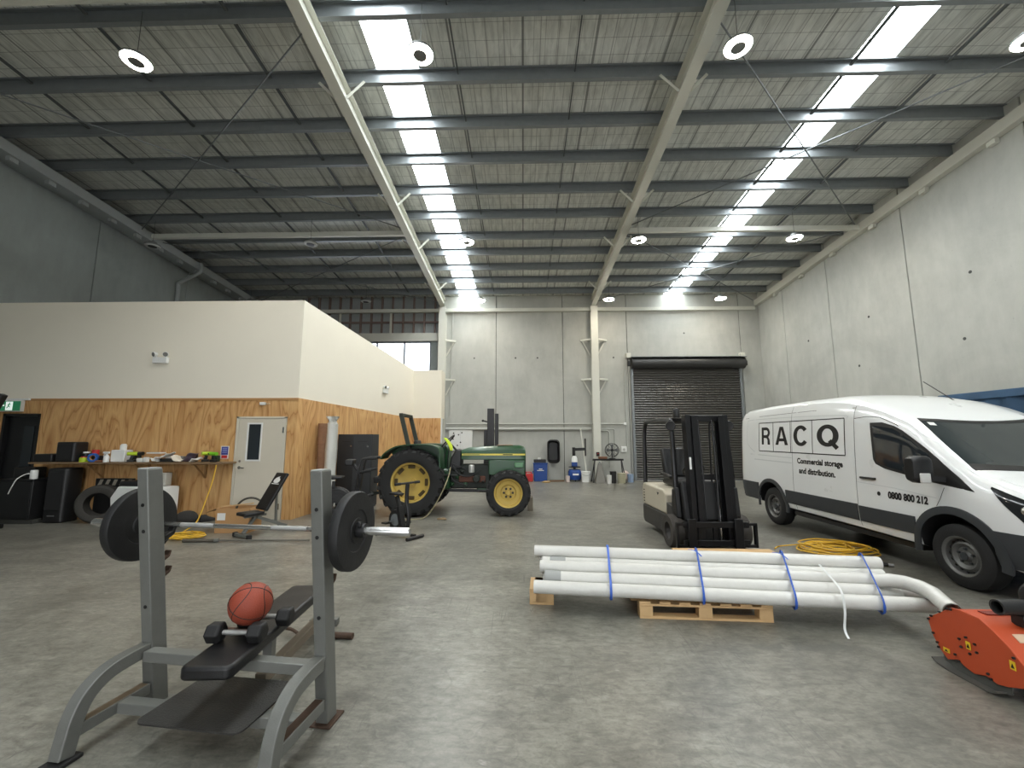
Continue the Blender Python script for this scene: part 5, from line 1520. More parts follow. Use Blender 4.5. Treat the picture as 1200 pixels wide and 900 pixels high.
# speakers and black gear at the far end of the shelf
t = thing('speaker', 'black rounded loudspeaker sitting on the end of the timber shelf', 'speaker', (-9.22, 8.42, Z))
MB().prism(rrect(0.40, 0.30, 0.06), 'z', 0.0, 0.40).build('cabinet', BLACK, t, bevel=0.025, seg=3)
MB().bb(-0.14, 0.14, -0.162, -0.156, 0.05, 0.35).build('grille', RUBBER, t, bevel=0.01)
item(MB().bb(-9.84, -9.46, 8.26, 8.55, Z, Z + 0.16).build('black_case', BLACK, bevel=0.02), 'flat black case on the shelf end next to the loudspeaker', 'case')
t = thing('tall_speaker', 'tall black rounded loudspeaker standing on the floor under the shelf end', 'speaker', (-9.20, 8.34, 0.0))
MB().prism(rrect(0.42, 0.36, 0.08), 'z', 0.002, 1.05).build('cabinet', BLACK, t, bevel=0.03, seg=3)
MB().bb(-0.15, 0.15, -0.192, -0.184, 0.25, 0.98).build('grille', RUBBER, t, bevel=0.01)
MB().bb(-0.07, 0.07, -0.187, -0.181, 0.13, 0.15).build('badge', mat('grey_badge', rgb(110, 110, 110), 0.5), t)
t = thing('black_cabinet', 'low black cabinet left of the tall loudspeaker'.replace('left of', 'beside'), 'cabinet', (-9.92, 8.28, 0))
MB().bb(-0.38, 0.40, -0.22, 0.25, 0.08, 0.82).build('carcass', BLACK, t, bevel=0.01)
MB().bb(-0.40, 0.42, -0.24, 0.27, 0.821, 0.85).build('cabinet_top', BLACKM, t, bevel=0.006)
MB().bb(-0.36, 0.38, -0.235, -0.221, 0.1, 0.80).build('door', BLACKM, t, bevel=0.004)
MB().bb(-0.30, 0.45, -0.2, 0.2, 0.001, 0.079).build('plinth', mat('dark_grey_plinth', rgb(58, 58, 54), 0.7), t)
t = thing('white_canister', 'white cylinder with a white cable standing on the low black cabinet', 'canister', (-9.60, 8.12, 0.851))
MB().lathe([(0, 0), (0.055, 0), (0.058, 0.01), (0.056, 0.16), (0.048, 0.17), (0, 0.17)], (0, 0, 0), (0, 0, 1), 24).build('body', WHITE, t)
MB().tube(smooth_path([(-0.05, 0, 0.1), (-0.10, -0.06, 0.09), (-0.15, -0.15, 0.01), (-0.21, -0.17, -0.14), (-0.26, -0.17, -0.27)], 5), 0.009, 8).build('cable', WHITE, t)
item(MB().bb(-10.2, -9.78, 8.26, 8.5, 0.852, 1.06).build('black_box', BLACK, bevel=0.02), 'black box on the low cabinet beside the white cylinder', 'box', 'black gear by the doorway')
t = thing('gym_machine', 'black gym machine with a slanted console by the dark doorway', 'gym machine', (-9.78, 7.35, 0))
MB().bb(-0.35, 0.25, -0.5, 0.35, 0.001, 0.09).build('base_frame', BLACKM, t, bevel=0.02)
MB().beam((-0.1, 0.2, 0.09), (-0.05, 0.1, 2.05), 0.12, 0.1).build('mast_post', BLACKM, t, bevel=0.01)
MB().bb(-0.30, 0.22, -0.38, 0.1, 0.55, 0.66).build('side_step', BLACK, t, bevel=0.02)
MB().prism([(-0.34, 1.95), (0.18, 2.05), (0.34, 2.42), (0.26, 2.45), (-0.36, 2.32)], 'y', -0.05, 0.05).build('console', BLACK, t, bevel=0.015)
MB().prism([(-0.25, 2.06), (0.15, 2.12), (0.25, 2.36), (-0.27, 2.25)], 'y', -0.054, -0.0505).build('console_screen', DARKGLASS, t)
MB().bb(-0.36, -0.02, -0.12, -0.08, 1.74, 1.80).build('handle_bar', WHITE, t, bevel=0.01)
MB().bb(-0.3, -0.05, -0.42, -0.39, 0.1, 0.52).build('side_panel', mat('grey_side_panel', rgb(110, 108, 100), 0.6), t, bevel=0.01)
MB().lathe([(0, -.03), (0.06, -.03), (0.06, .03), (0, .03)], (-0.15, -0.54, 0.061), (1, 0, 0), 18).build('transport_wheel', RUBBER, t)
# small things on the shelf
LIME = mat('lime_plastic', rgb(178, 204, 48), 0.5, var=0.1)
def can(name, px, y, r, h, m, label, cat, lid=None, z=Z):
    t = thing(name, label, cat, (SX(px, y), y, z), 0, 'clutter on the shelf')
    MB().lathe([(0, 0), (r, 0), (r, h * 0.96), (r * 0.9, h), (0, h)], (0, 0, 0), (0, 0, 1), 18).build('body', m, t)
    if lid: MB().lathe([(0, h), (r * 0.75, h), (r * 0.75, h * 1.18), (0, h * 1.18)], (0, 0, 0.0005), (0, 0, 1), 16).build('lid', lid, t)
    return t
can('paint_tin', 103.5, 8.45, 0.075, 0.17, BLACK, 'black tin on the shelf just past the loudspeaker', 'tin', WHITE)
can('lime_jar', 101, 8.31, 0.07, 0.09, LIME, 'yellow-green jar in front of the black tin on the shelf', 'jar', RED)
t = thing('tape_roll', 'roll of bright blue tape standing on edge at the shelf front', 'tape', (SX(112, 8.3), 8.30, Z + 0.088), 0, 'clutter on the shelf')
MB().lathe([(0.05, -0.025), (0.087, -0.025), (0.087, 0.025), (0.05, 0.025)], (0, 0, 0), (0.3, -1, 0), 28, closed=True).build('tape', mat('bright_blue_tape', rgb(36, 92, 170), 0.5), t)
MB().lathe([(0.045, -0.025), (0.0495, -0.025), (0.0495, 0.025), (0.045, 0.025)], (0, 0, 0), (0.3, -1, 0), 28, closed=True).build('core', CARD, t)
for k, (px, y, w, d, h, z0, m, nm, lab, cat) in enumerate((
  (115, 8.47, 0.20, 0.18, 0.12, 0, BLACK, 'black_tool_box', 'small black tool box under the red can on the shelf', 'box'),
  (121, 8.27, 0.2, 0.06, 0.035, 0, mat('brown_plank_offcut', rgb(130, 86, 64), 0.7), 'timber_offcut', 'reddish timber offcut lying along the shelf front edge', 'offcut'),
  (146, 8.42, 0.27, 0.2, 0.24, 0, WHITE, 'white_box', 'square white tub with a white bottle on top, tallest thing on the shelf middle', 'tub'),
  (187, 8.52, 0.30, 0.16, 0.16, 0, CARD, 'brown_box', 'brown box with white papers on top at the shelf back', 'box'),
  (170, 8.28, 0.12, 0.1, 0.08, 0, WHITE, 'white_pot', 'small white pot on the shelf front beside the papers', 'pot'),
  (176, 8.27, 0.07, 0.08, 0.10, 0, WHITE, 'white_cup', 'small white cup in front of the brown box on the shelf', 'cup'),
  (202, 8.36, 0.22, 0.16, 0.07, 0, BLACK, 'black_tray', 'flat black tray holding loose papers on the shelf', 'tray'),
)):
    bm_ = MB().bb(-w / 2, w / 2, -d / 2, d / 2, 0, h)
    o = bm_.build(nm, m, None, bevel=0.012)
    o.location = (SX(px, y), y, Z + z0); o.rotation_euler = (0, 0, rnd.uniform(-0.2, 0.2))
    item(o, lab, cat)
for px, w, d, h, m, nm, lab, cat in (
  (136, 0.045, 0.05, 0.20, WHITE, 'white_carton', 'narrow white carton against the plywood by the spray bottle', 'carton'),
  (162, 0.06, 0.05, 0.16, BLACK, 'black_carton', 'black carton against the plywood behind the yellow-green drill', 'carton'),
  (205, 0.18, 0.1, 0.13, WHITE, 'white_storage_box', 'white box against the plywood behind the loose papers', 'box'),
  (217, 0.14, 0.1, 0.11, mat('grey_tin', rgb(120, 120, 118), 0.4, 0.4), 'grey_tin', 'square grey tin against the plywood behind the cream booklet', 'tin'),
  (230.5, 0.16, 0.1, 0.15, BLACK, 'black_storage_box', 'black box against the plywood behind the purple-grey magazine', 'box'),
  (258, 0.12, 0.1, 0.12, mat('dark_green_box', rgb(40, 62, 40), 0.5), 'green_box', 'dark green box at the far end of the shelf by the blue notice', 'box')):
    o = MB().bb(-w / 2, w / 2, -d / 2, d / 2, 0, h).build(nm, m, None, bevel=0.01)
    o.location = (SX(px, 8.56), 8.57, Z)
    item(o, lab, cat)
can('red_can', 114, 8.45, 0.06, 0.12, RED, 'red can standing on the small black tool box', 'can', z=Z + 0.1215)
t = can('white_bottle', 147, 8.42, 0.055, 0.10, WHITE, 'white bottle on top of the square white tub', 'bottle', WHITE, z=Z + 0.2415)
t = thing('spray_bottle', 'white trigger spray bottle on the shelf', 'spray bottle', (SX(128, 8.25), 8.25, Z), 0, 'clutter on the shelf')
MB().lathe([(0, 0), (0.045, 0), (0.048, 0.02), (0.045, 0.11), (0.018, 0.15), (0.018, 0.17), (0, 0.17)], (0, 0, 0), (0, 0, 1), 18).build('bottle', WHITE, t)
MB().bb(-0.07, 0.05, -0.016, 0.016, 0.171, 0.21).prism([(-0.05, 0.171), (-0.03, 0.171), (-0.055, 0.11), (-0.065, 0.115)], 'y', -0.01, 0.01).build('trigger_head', WHITE, t, bevel=0.004)
# drills in yellow-green and black
def drill(px, y, rz_, label, c):
    t = thing('cordless_drill', label, 'drill', (SX(px, y), y, Z), rz_, 'clutter on the shelf')
    MB().bb(-0.06, 0.06, -0.04, 0.04, 0.0, 0.05).build('battery', BLACK, t, bevel=0.008)
    MB().prism([(-0.03, 0.051), (0.03, 0.051), (0.045, 0.13), (-0.01, 0.13)], 'y', -0.02, 0.02).build('grip', BLACK, t, bevel=0.008)
    MB().cyl((-0.07, 0, 0.165), (0.09, 0, 0.165), 0.036, n=16).build('motor_housing', c, t)
    MB().cyl((0.0905, 0, 0.165), (0.15, 0, 0.165), 0.026, 0.014, n=14).build('chuck', BLACK, t)
drill(158, 8.32, 0.4, 'yellow-green and black drill beside the white tub on the shelf', LIME)
drill(168, 8.50, 2.9, 'black drill behind the yellow-green one on the shelf', BLACK)
drill(256, 8.36, 2.9, 'bright green drill at the shelf end near the office door', mat('bright_green_plastic', rgb(120, 196, 40), 0.5))
drill(246, 8.47, 0.9, 'yellow and black drill next to the bright green drill', LIME)
# papers
for k, (px, y, w, z0, rot, m, lab) in enumerate((
  (187.5, 8.27, 0.10, 0.0, (0.0, 0.3, 0.0), WHITE, 'crumpled white paper beside the brown box on the shelf'),
  (198, 8.36, 0.26, 0.072, (0.0, -0.35, 0.0), WHITE, 'white paper sheet tilted over the black tray on the shelf'),
  (215.5, 8.41, 0.22, 0.0, (0.0, 0.5, 0.0), mat('cream_paper', rgb(222, 216, 202), 0.7), 'cream open booklet in the middle of the paper heap'),
  (228.5, 8.40, 0.22, 0.0, (0.0, -0.75, 0.0), mat('purple_grey_cover', rgb(96, 86, 104), 0.6), 'purple-grey magazine tilted up at the end of the papers'),
  (235, 8.36, 0.11, 0.0, (0.0, -0.3, 0.0), WHITE, 'white leaflet under the purple-grey magazine'))):
    m_ = MB()
    R_ = Euler(rot).to_matrix()
    def fn(u, v): 
        p = R_ @ V(((u - .5) * w, (v - .5) * 0.24, 0.02 * math.sin(u * 6 + k) + 0.015 * math.cos(v * 5 + k * 2)))
        return p + V((0, 0, 0.055 + abs(rot[1]) * w * 0.4))
    m_.shell(fn, 10, 6, (0, 0, -0.012))
    o = m_.build('paper_sheet', m)
    lo = min(v.co.z for v in o.data.vertices)
    o.location = (SX(px, y), y, Z + z0 - lo)
    item(o, lab, 'paper')
item(MB().bb(-0.14, 0.14, -0.08, 0.08, 0, 0.025).build('paper_stack', WHITE, None, bevel=0.003, loc=(SX(187, 8.52), 8.52, Z + 0.1625)), 'stack of white papers on the brown box', 'paper')
# posters and signs on the plywood
t = thing('wall_poster', 'small blue notice pinned on the plywood above the shelf end', 'poster', (-6.19, PF - 0.019, 1.34))
MB().bb(-0.085, 0.085, -0.006, -0.001, -0.12, 0.14).build('sheet', WHITE, t)
MB().bb(-0.07, 0.07, -0.0085, -0.0062, -0.04, 0.125).build('blue_panel', mat('violet_blue_print', rgb(52, 52, 140), 0.5), t)
for k in range(4):
    MB().bb(-0.05, 0.05, -0.0105, -0.0087, 0.085 - k * 0.03, 0.10 - k * 0.03).build('text_line', mat('pale_print', rgb(150, 160, 210), 0.5), t)
MB().bb(-0.06, 0.06, -0.0085, -0.0062, -0.11, -0.05).build('red_panel', RED, t)
t = thing('exit_sign', 'green and white running man exit sign above the dark doorway', 'sign', (-10.88, PF - 0.02, 2.33))
MB().bb(-0.25, 0.26, -0.07, -0.001, -0.13, 0.11).build('housing', WHITE, t, bevel=0.008)
SGN = m_emit('lit_green_sign', (0.03, 0.28, 0.12), 0.06); SGW = m_emit('lit_white_sign', (0.9, 1.0, 0.95), 0.25)
MB().bb(-0.235, 0.245, -0.074, -0.0705, -0.11, 0.09).build('green_panel', SGN, t)
MB().bb(-0.07, 0.08, -0.0765, -0.0742, -0.10, 0.08).build('white_panel', SGW, t)
MB().sph((0.015, -0.079, 0.05), (0.014, 0.003, 0.014), 10, 6).beam((0.01, -0.0795, 0.035), (-0.005, -0.0795, -0.01), 0.005, 0.022, (1, 0, 0)).beam((-0.005, -0.0795, -0.01), (0.03, -0.0795, -0.04), 0.005, 0.014, (1, 0, 0)).beam((-0.005, -0.0795, -0.01), (-0.04, -0.0795, -0.06), 0.005, 0.014, (1, 0, 0)).beam((0.012, -0.0795, 0.03), (0.045, -0.0795, 0.01), 0.005, 0.01, (1, 0, 0)).beam((0.008, -0.0795, 0.03), (-0.03, -0.0795, 0.01), 0.005, 0.01, (1, 0, 0)).build('running_man', SGN, t)
for c in ('<',):
    MB().prism([(-0.20, -0.0), (-0.15, 0.04), (-0.15, 0.015), (-0.10, 0.015), (-0.10, -0.015), (-0.15, -0.015), (-0.15, -0.04)], 'y', -0.0765, -0.0742).build('arrow', SGW, t)
MB().bb(-0.2, 0.38, -0.05, -0.001, 0.112, 0.15).build('wall_bracket', WHITE, t, bevel=0.004)
def emergency(loc, rz_, label, s=1.0):
    t = thing('emergency_light', label, 'emergency light', loc, rz_, 'twin spot emergency lights')
    MB().bb(-0.16 * s, 0.16 * s, -0.07 * s, -0.001, -0.10 * s, 0.03 * s).build('battery_box', WHITE, t, bevel=0.012)
    for k in (-1, 1):
        MB().cyl((k * 0.11 * s, -0.03 * s, 0.03 * s), (k * 0.11 * s, -0.04 * s, 0.065 * s), 0.014 * s, n=10).lathe([(0, 0), (0.035 * s, 0), (0.055 * s, 0.05 * s), (0.055 * s, 0.07 * s), (0, 0.065 * s)], (k * 0.11 * s, -0.02 * s, 0.10 * s), (k * 0.35, -1, -0.25), 18).build('lamp_head', WHITE, t)
        MB().lathe([(0, 0.0712), (0.046, 0.0712), (0.046, 0.074), (0, 0.074)], (k * 0.11 * s, -0.02 * s, 0.10 * s), (k * 0.35, -1, -0.25), 16).build('lamp_glass', mat('grey_lamp_glass', rgb(120, 120, 116), 0.2), t)
    return t
emergency((-7.75, PF - 0.001, 3.33), 0, 'white twin-head emergency light on the wide front of the white office wall')
dd = V((FX - CX, FY - PF, 0)).normalized()
pe = V((CX, PF, 0)) + V((FX - CX, FY - PF, 0)) * 0.62
emergency((pe.x + 0.003, pe.y, 3.15), math.atan2(dd.y, dd.x) , 'white twin-head emergency light on the receding side of the office wall')
t = thing('door_sensor', 'small white sensor box above the office door on the plywood', 'sensor', (-5.45, PF - 0.019, 2.36))
MB().bb(-0.06, 0.06, -0.05, -0.001, -0.03, 0.03).build('sensor_box', WHITE, t, bevel=0.008)
MB().bb(0.062, 0.14, -0.02, -0.001, -0.015, 0.015).build('sensor_arm', mat('tan_plastic', rgb(186, 160, 124), 0.5), t, bevel=0.004)
# things under the shelf
TYR = mat('dusty_tyre_rubber', rgb(58, 56, 52), 0.8, var=0.25, bump=0.3, bscale=60)
def car_tyre(loc, ax, label, R=0.36, w=0.26):
    t = thing('car_tyre', label, 'tyre', loc, 0, 'spare tyres under the shelf')
    m = MB().lathe([(0.215, -w * .42), (0.26, -w * .5), (R * 0.9, -w * .48), (R, -w * .36), (R * 1.0, 0), (R, w * .36), (R * 0.9, w * .48), (0.26, w * .5), (0.215, w * .42), (0.23, 0)], (0, 0, 0), ax, 44, closed=True)
    m.build('tread', TYR, t)
    for k in (-0.2, 0.2):
        MB().torus(V(ax).normalized() * w * k, ax, R + 0.001, 0.006, 44, 6).build('tread_rib', RUBBER, t)
    return t
car_tyre((-8.35, 8.27, 0.362), (0.35, -1, 0), 'dusty car tyre standing under the shelf beside the tall loudspeaker')
HZ = thing('striped_board', 'black and white striped board standing behind the tyre under the shelf', 'board', (-8.45, 8.585, 0))
MB().bb(-0.35, 0.45, -0.02, 0.02, 0.002, 0.82).build('panel', BLACK, HZ, bevel=0.004)
for k in range(5):
    MB().prism([(-0.30 + k * 0.15, 0.68), (-0.23 + k * 0.15, 0.68), (-0.18 + k * 0.15, 0.80), (-0.25 + k * 0.15, 0.80)], 'y', -0.024, -0.0205).build('stripe', mat('dull_stripe_white', rgb(150, 144, 130), 0.7), HZ)
t = thing('white_appliance', 'white boxy appliance tilted on a black stand under the shelf', 'appliance', (-7.38, 8.20, 0), -0.15)
MB().prism([(-0.52, 0.22), (0.50, 0.16), (0.50, 0.70), (-0.40, 0.72), (-0.56, 0.5)], 'y', -0.22, 0.24).build('housing', WHITE, t, bevel=0.02)
MB().prism([(-0.05, 0.60), (0.30, 0.62), (0.32, 0.64), (-0.05, 0.63)], 'y', -0.226, -0.2205).build('top_vent', mat('grey_vent', rgb(140, 140, 136), 0.5), t)
MB().bb(0.12, 0.20, -0.228, -0.2205, 0.53, 0.56).bb(0.32, 0.42, -0.228, -0.2205, 0.44, 0.47).build('control_knob', INK, t) if False else None
MB().bb(0.10, 0.2, -0.228, -0.2205, 0.53, 0.56).build('handle_slot', INK, t)
MB().bb(0.27, 0.40, -0.228, -0.2205, 0.27, 0.33).build('rating_label', mat('dark_label', rgb(70, 70, 70), 0.6), t)
MB().bb(-0.48, 0.48, -0.18, 0.2, 0.002, 0.155).build('stand', BLACK, t, bevel=0.02)
item(MB().bb(-0.25, 0.12, -0.15, 0.15, 0, 0.09).build('black_tray', BLACK, None, bevel=0.02, loc=(-7.55, 8.2, 0.724)), 'black tray lying on top of the white appliance', 'tray', 'gear under the shelf')
item(MB().bb(-0.08, 0.08, -0.08, 0.08, 0, 0.25).build('grey_tub', mat('pale_grey_tub', rgb(176, 174, 166), 0.5), None, bevel=0.015, loc=(-7.12, 8.30, 0.7105)), 'pale grey tub on top of the white appliance', 'tub', 'gear under the shelf')
def shoe(loc, rz_, label):
    t = thing('work_shoe', label, 'shoe', loc, rz_, 'dark shoes under the shelf')
    MB().loft([[V((x, a * w, b)) for a, b in ((-1, 0.012), (1, 0.012), (1.0, h * 0.5), (0.6, h), (-0.6, h), (-1.0, h * 0.5))] for x, w, h in ((-0.14, 0.03, 0.08), (-0.12, 0.042, 0.13), (-0.04, 0.045, 0.13), (0.02, 0.05, 0.09), (0.10, 0.05, 0.06), (0.15, 0.03, 0.04))]).build('upper', BLACK, t, bevel=0.01)
    MB().prism([(-0.145, -0.035), (0.05, -0.055), (0.13, -0.05), (0.165, 0), (0.13, 0.05), (0.05, 0.055), (-0.145, 0.035)], 'z', 0.0, 0.0115).build('sole', RUBBER, t)
shoe((-6.66, 8.25, 0.001), 0.3, 'dark work shoe on the floor under the shelf, nearer the white appliance')
shoe((-6.30, 8.46, 0.001), 0.9, 'dark work shoe against the plywood under the shelf')
item(MB().sph((0, 0, 0.14), (0.2, 0.15, 0.138), 16, 10).build('dark_bag', mat('dark_grey_cloth', rgb(46, 44, 42), 0.9, bump=0.4, bscale=14), None, loc=(-6.38, 8.02, 0.0025)), 'soft dark bag on the floor beside the yellow cord', 'bag', 'gear under the shelf')
# yellow cord from the shelf to a coil on the floor
c = [(-5.98, 8.13, 1.12), (-6.0, 8.09, 0.8), (-6.02, 7.98, 0.45), (-6.04, 7.85, 0.12), (-6.03, 7.6, 0.014)]
for k in range(40):
    a = k * 0.78
    c.append((-5.62 + (0.28 + 0.08 * math.sin(k * 1.3)) * math.cos(a + 2.6), 7.05 + (0.16 + 0.05 * math.sin(k * 2.1)) * math.sin(a + 2.6), 0.014 + 0.0016 * k))
item(MB().tube(smooth_path(c, 4), 0.011, 6).build('yellow_extension_cord', YCORD), 'yellow cord hanging from the shelf end to a small coil on the floor', 'cord', 'yellow cords')
# cardboard box with flaps
t = thing('cardboard_box', 'open cardboard box with a white label beside the adjustable bench', 'box', (-5.10, 7.62, 0), 0.05)
w_, d_, h_ = 0.58, 0.40, 0.42
MB().bb(-w_ / 2, w_ / 2, -d_ / 2, d_ / 2, 0.001, 0.012).bb(-w_ / 2, w_ / 2, -d_ / 2, -d_ / 2 + 0.008, 0.012, h_).bb(-w_ / 2, w_ / 2, d_ / 2 - 0.008, d_ / 2, 0.012, h_).bb(-w_ / 2, -w_ / 2 + 0.008, -d_ / 2 + .008, d_ / 2 - .008, 0.012, h_).bb(w_ / 2 - 0.008, w_ / 2, -d_ / 2 + .008, d_ / 2 - .008, 0.012, h_).build('carton', CARD, t)
for a, b in (((-w_ / 2, h_), (-w_ / 2 - 0.2, h_ - 0.08)), ((w_ / 2, h_), (w_ / 2 + 0.05, h_ - 0.16))):
    MB().beam((a[0], 0, a[1] + 0.004), (b[0], 0, b[1]), d_ - 0.01, 0.006).build('flap', CARD, t)
MB().bb(-0.26, -0.12, -d_ / 2 - 0.003, -d_ / 2 - 0.0005, 0.22, 0.34).build('shipping_label', WHITE, t)
item(MB().beam((-5.36, 7.5, 0.435), (-4.78, 7.5, 0.50), 0.03, 0.02).build('timber_stick', PINE), 'pale timber stick lying across the open cardboard box', 'stick', 'gear around the box')
item(MB().tube([V((-4.93 + 0.27 * math.cos(a), 7.66, 0.33 + 0.24 * math.sin(a))) for a in [PI * k / 20 for k in range(21)]], 0.018, 8).build('dark_hoop', mat('dark_grey_hoop', rgb(72, 70, 62), 0.7)), 'dark grey hoop standing in the open cardboard box', 'hoop', 'gear around the box')
# adjustable bench
ab = thing('adjustable_bench', 'black adjustable gym bench with raised backrest in front of the office door', 'bench', (-4.52, 7.36, 0), math.radians(60))
MB().hexa([V((-0.36 + a * 0.32, b, 0.35 + 0.0 * a + c)) for c in (0, 0.055) for b in (-0.15, 0.15) for a in (0, 1)]).build('seat_pad', VINYL, ab, bevel=0.018, seg=3)
bk = MB()
d0, d1 = V((0.0, 0, 0.40)), V((0.34, 0, 1.0))
dv = (d1 - d0).normalized(); nv = V((-dv.z, 0, dv.x))
bk.hexa([q + nv * n_ + V((0, b, 0)) for n_ in (0, 0.055) for b in (-0.17, 0.17) for q in (d0, d1)])
bkp = bk.build('back_pad', VINYL, ab, bevel=0.018, seg=3)
lg = MB()
cc = d0 + dv * 0.54 + nv * 0.0565
for pts in ([(-0.07, -0.035), (-0.02, -0.045), (0.04, -0.04), (0.07, -0.015), (0.06, 0.015), (0.02, 0.035), (0.03, 0.06), (-0.01, 0.045), (-0.05, 0.03), (-0.075, 0.0)], [(-0.09, -0.06), (0.09, -0.06), (0.09, -0.05), (-0.09, -0.05)]):
    lg.face(lg.verts([cc + V((0, -a * 1.3, 0)) + dv * b * 1.3 for a, b in pts]))
lg.build('white_emblem', mat('white_print', rgb(226, 226, 222), 0.5), bkp)
MB().beam((-0.30, 0, 0.33), (0.06, 0, 0.33), 0.05, 0.038).build('seat_rail', STEELGREY, ab, bevel=0.004)
MB().beam((0.05, 0, 0.38), (0.28, 0, 0.80), 0.05, 0.04).build('back_rail', STEELGREY, ab, bevel=0.004)
MB().beam((-0.12, 0, 0.31), (-0.30, 0, 0.06), 0.05, 0.05, (0, 1, 0)).build('front_post', STEELGREY, ab, bevel=0.004)
MB().beam((-0.10, 0, 0.31), (0.44, 0, 0.07), 0.05, 0.05, (0, 1, 0)).build('rear_post', STEELGREY, ab, bevel=0.004)
MB().beam((0.24, 0, 0.17), (0.22, 0, 0.66), 0.035, 0.035, (0, 1, 0)).build('prop', STEELGREY, ab, bevel=0.004)
for x, w in ((-0.31, 0.22), (0.45, 0.22)):
    MB().bb(x - 0.03, x + 0.03, -w, w, 0.012, 0.062).build('foot_bar', STEELGREY, ab, bevel=0.006)
    for s in (-1, 1):
        MB().bb(x - 0.036, x + 0.036, s * w - 0.03, s * w + 0.03, 0.001, 0.07).build('rubber_foot', RUBBER, ab, bevel=0.008)
# long bar with grip on the floor
t = thing('steel_floor_bar', 'long steel bar with a thick dark grip lying on the floor before the bench', 'bar', (-5.42, 6.78, 0.026), math.radians(2.5))
MB().cyl((0.0, 0, 0), (0.5, 0, 0), 0.025, n=14).build('dark_grip', mat('grey_brown_grip', rgb(84, 78, 68), 0.7), t)
MB().cyl((0.5, 0, 0), (0.56, 0, 0), 0.03, n=14).build('collar', STEELGREY, t)
MB().cyl((0.56, 0, 0), (2.0, 0, 0), 0.014, n=12).build('shaft', mat('dull_steel_rod', rgb(130, 128, 122), 0.45, 0.7), t)
# rolls leaning at the office side wall
t = thing('carpet_roll', 'brown carpet roll standing against the plywood side wall', 'roll', (-4.50, 9.42, 0))
MB().loft([[V((r * math.cos(a) + ox, r * math.sin(a), z)) for a in [2 * PI * k / 20 for k in range(20)]] for z, r, ox in ((0.0, 0.125, 0.03), (0.5, 0.125, 0.02), (1.2, 0.12, 0.0), (1.97, 0.115, -0.02))]).build('roll', mat('brown_carpet_backing', rgb(138, 104, 80), 0.9, var=0.2, scale=14), t)
MB().torus((-0.015, 0, 1.5), (0, 0, 1), 0.119, 0.006, 24, 6).build('binding', mat('brown_tape', rgb(120, 80, 60), 0.7), t)
t = thing('wrapped_roll', 'tall roll in milky plastic wrap next to the brown carpet roll', 'roll', (-4.23, 9.22, 0))
FILMW = mat('milky_plastic_film', rgb(196, 196, 190), 0.3, var=0.12, bump=0.5, bscale=9)
MB().loft([[V(((r + 0.012 * math.sin(5 * a + z * 3)) * math.cos(a), (r + 0.012 * math.sin(5 * a + z * 3)) * math.sin(a), z)) for a in [2 * PI * k / 28 for k in range(28)]] for z, r in ((0.0, 0.13), (0.3, 0.125), (0.8, 0.115), (1.4, 0.12), (1.95, 0.105))]).build('wrap', FILMW, t)
MB().loft([[V(((r + 0.03 * math.sin(4 * a + z * 20)) * math.cos(a), (r + 0.03 * math.sin(4 * a + z * 20)) * math.sin(a), z)) for a in [2 * PI * k / 24 for k in range(24)]] for z, r in ((1.951, 0.09), (2.0, 0.07), (2.06, 0.1), (2.12, 0.12))], caps=True).build('torn_wrap_top', FILMW, t)
# lockers
LOCK = mat('charcoal_locker_paint', rgb(54, 56, 58), 0.5, 0.2, var=0.06)
for x0, y0, w, lab in ((-4.55, 10.25, 0.44, 'charcoal steel cabinet behind the wrapped roll, nearer the office wall'), (-4.07, 10.0, 0.46, 'charcoal steel cabinet with a keyhole, nearer the tractor')):
    t = thing('steel_cabinet', lab, 'cabinet', (x0, y0, 0), 0, 'charcoal steel cabinets')
    MB().bb(0, w, 0.02, 0.48, 0.03, 1.735).build('carcass', LOCK, t, bevel=0.004)
    MB().bb(0.01, w - 0.01, 0.0, 0.0195, 0.05, 1.715).build('door', LOCK, t, bevel=0.003)
    MB().cyl((w - 0.10, -0.001, 1.45), (w - 0.10, -0.012, 1.45), 0.022, n=16).build('lock', CHROME, t)
    MB().bb(0.02, w - 0.02, 0.06, 0.46, 0.001, 0.0295).build('plinth', BLACK, t)
    MB().bb(0.12, w - 0.12, -0.0035, -0.0005, 1.55, 1.56).build('vent', INK, t)
# air bike
bk = thing('air_bike', 'black upright fan exercise bike behind the barbell plate', 'exercise bike', (-3.28, 7.85, 0), 0.15)
for x in (-0.42, 0.42):
    MB().cyl((x, -0.26, 0.035), (x, 0.26, 0.035), 0.034, n=12).build('foot_bar', BLACKM, bk)
MB().beam((-0.42, 0, 0.06), (0.42, 0, 0.06), 0.06, 0.05).build('base_beam', BLACKM, bk, bevel=0.006)
MB().beam((0.05, 0, 0.08), (0.22, 0, 0.72), 0.06, 0.06, (0, 1, 0)).build('main_post', BLACKM, bk, bevel=0.006)
MB().beam((-0.28, 0, 0.08), (-0.22, 0, 0.85), 0.06, 0.05, (0, 1, 0)).build('seat_post', BLACKM, bk, bevel=0.006)
f = MB().lathe([(0.05, -0.06), (0.30, -0.06), (0.335, -0.03), (0.335, 0.03), (0.30, 0.06), (0.05, 0.06)], (-0.18, 0, 0.42), (0, 1, 0), 36, closed=True).build('fan_housing', BLACK, bk)
for r in (0.1, 0.16, 0.22, 0.28):
    MB().torus((-0.18, -0.066, 0.42), (0, 1, 0), r, 0.005, 36, 6).build('cage_ring', BLACKM, f)
MB().prism([(-0.36, 0.88), (-0.08, 0.90), (-0.05, 0.94), (-0.34, 0.96)], 'y', -0.12, 0.12).build('saddle', VINYL, bk, bevel=0.02)
MB().bb(-0.02, 0.13, -0.13, 0.13, 1.14, 1.25).build('console', BLACK, bk, bevel=0.02)
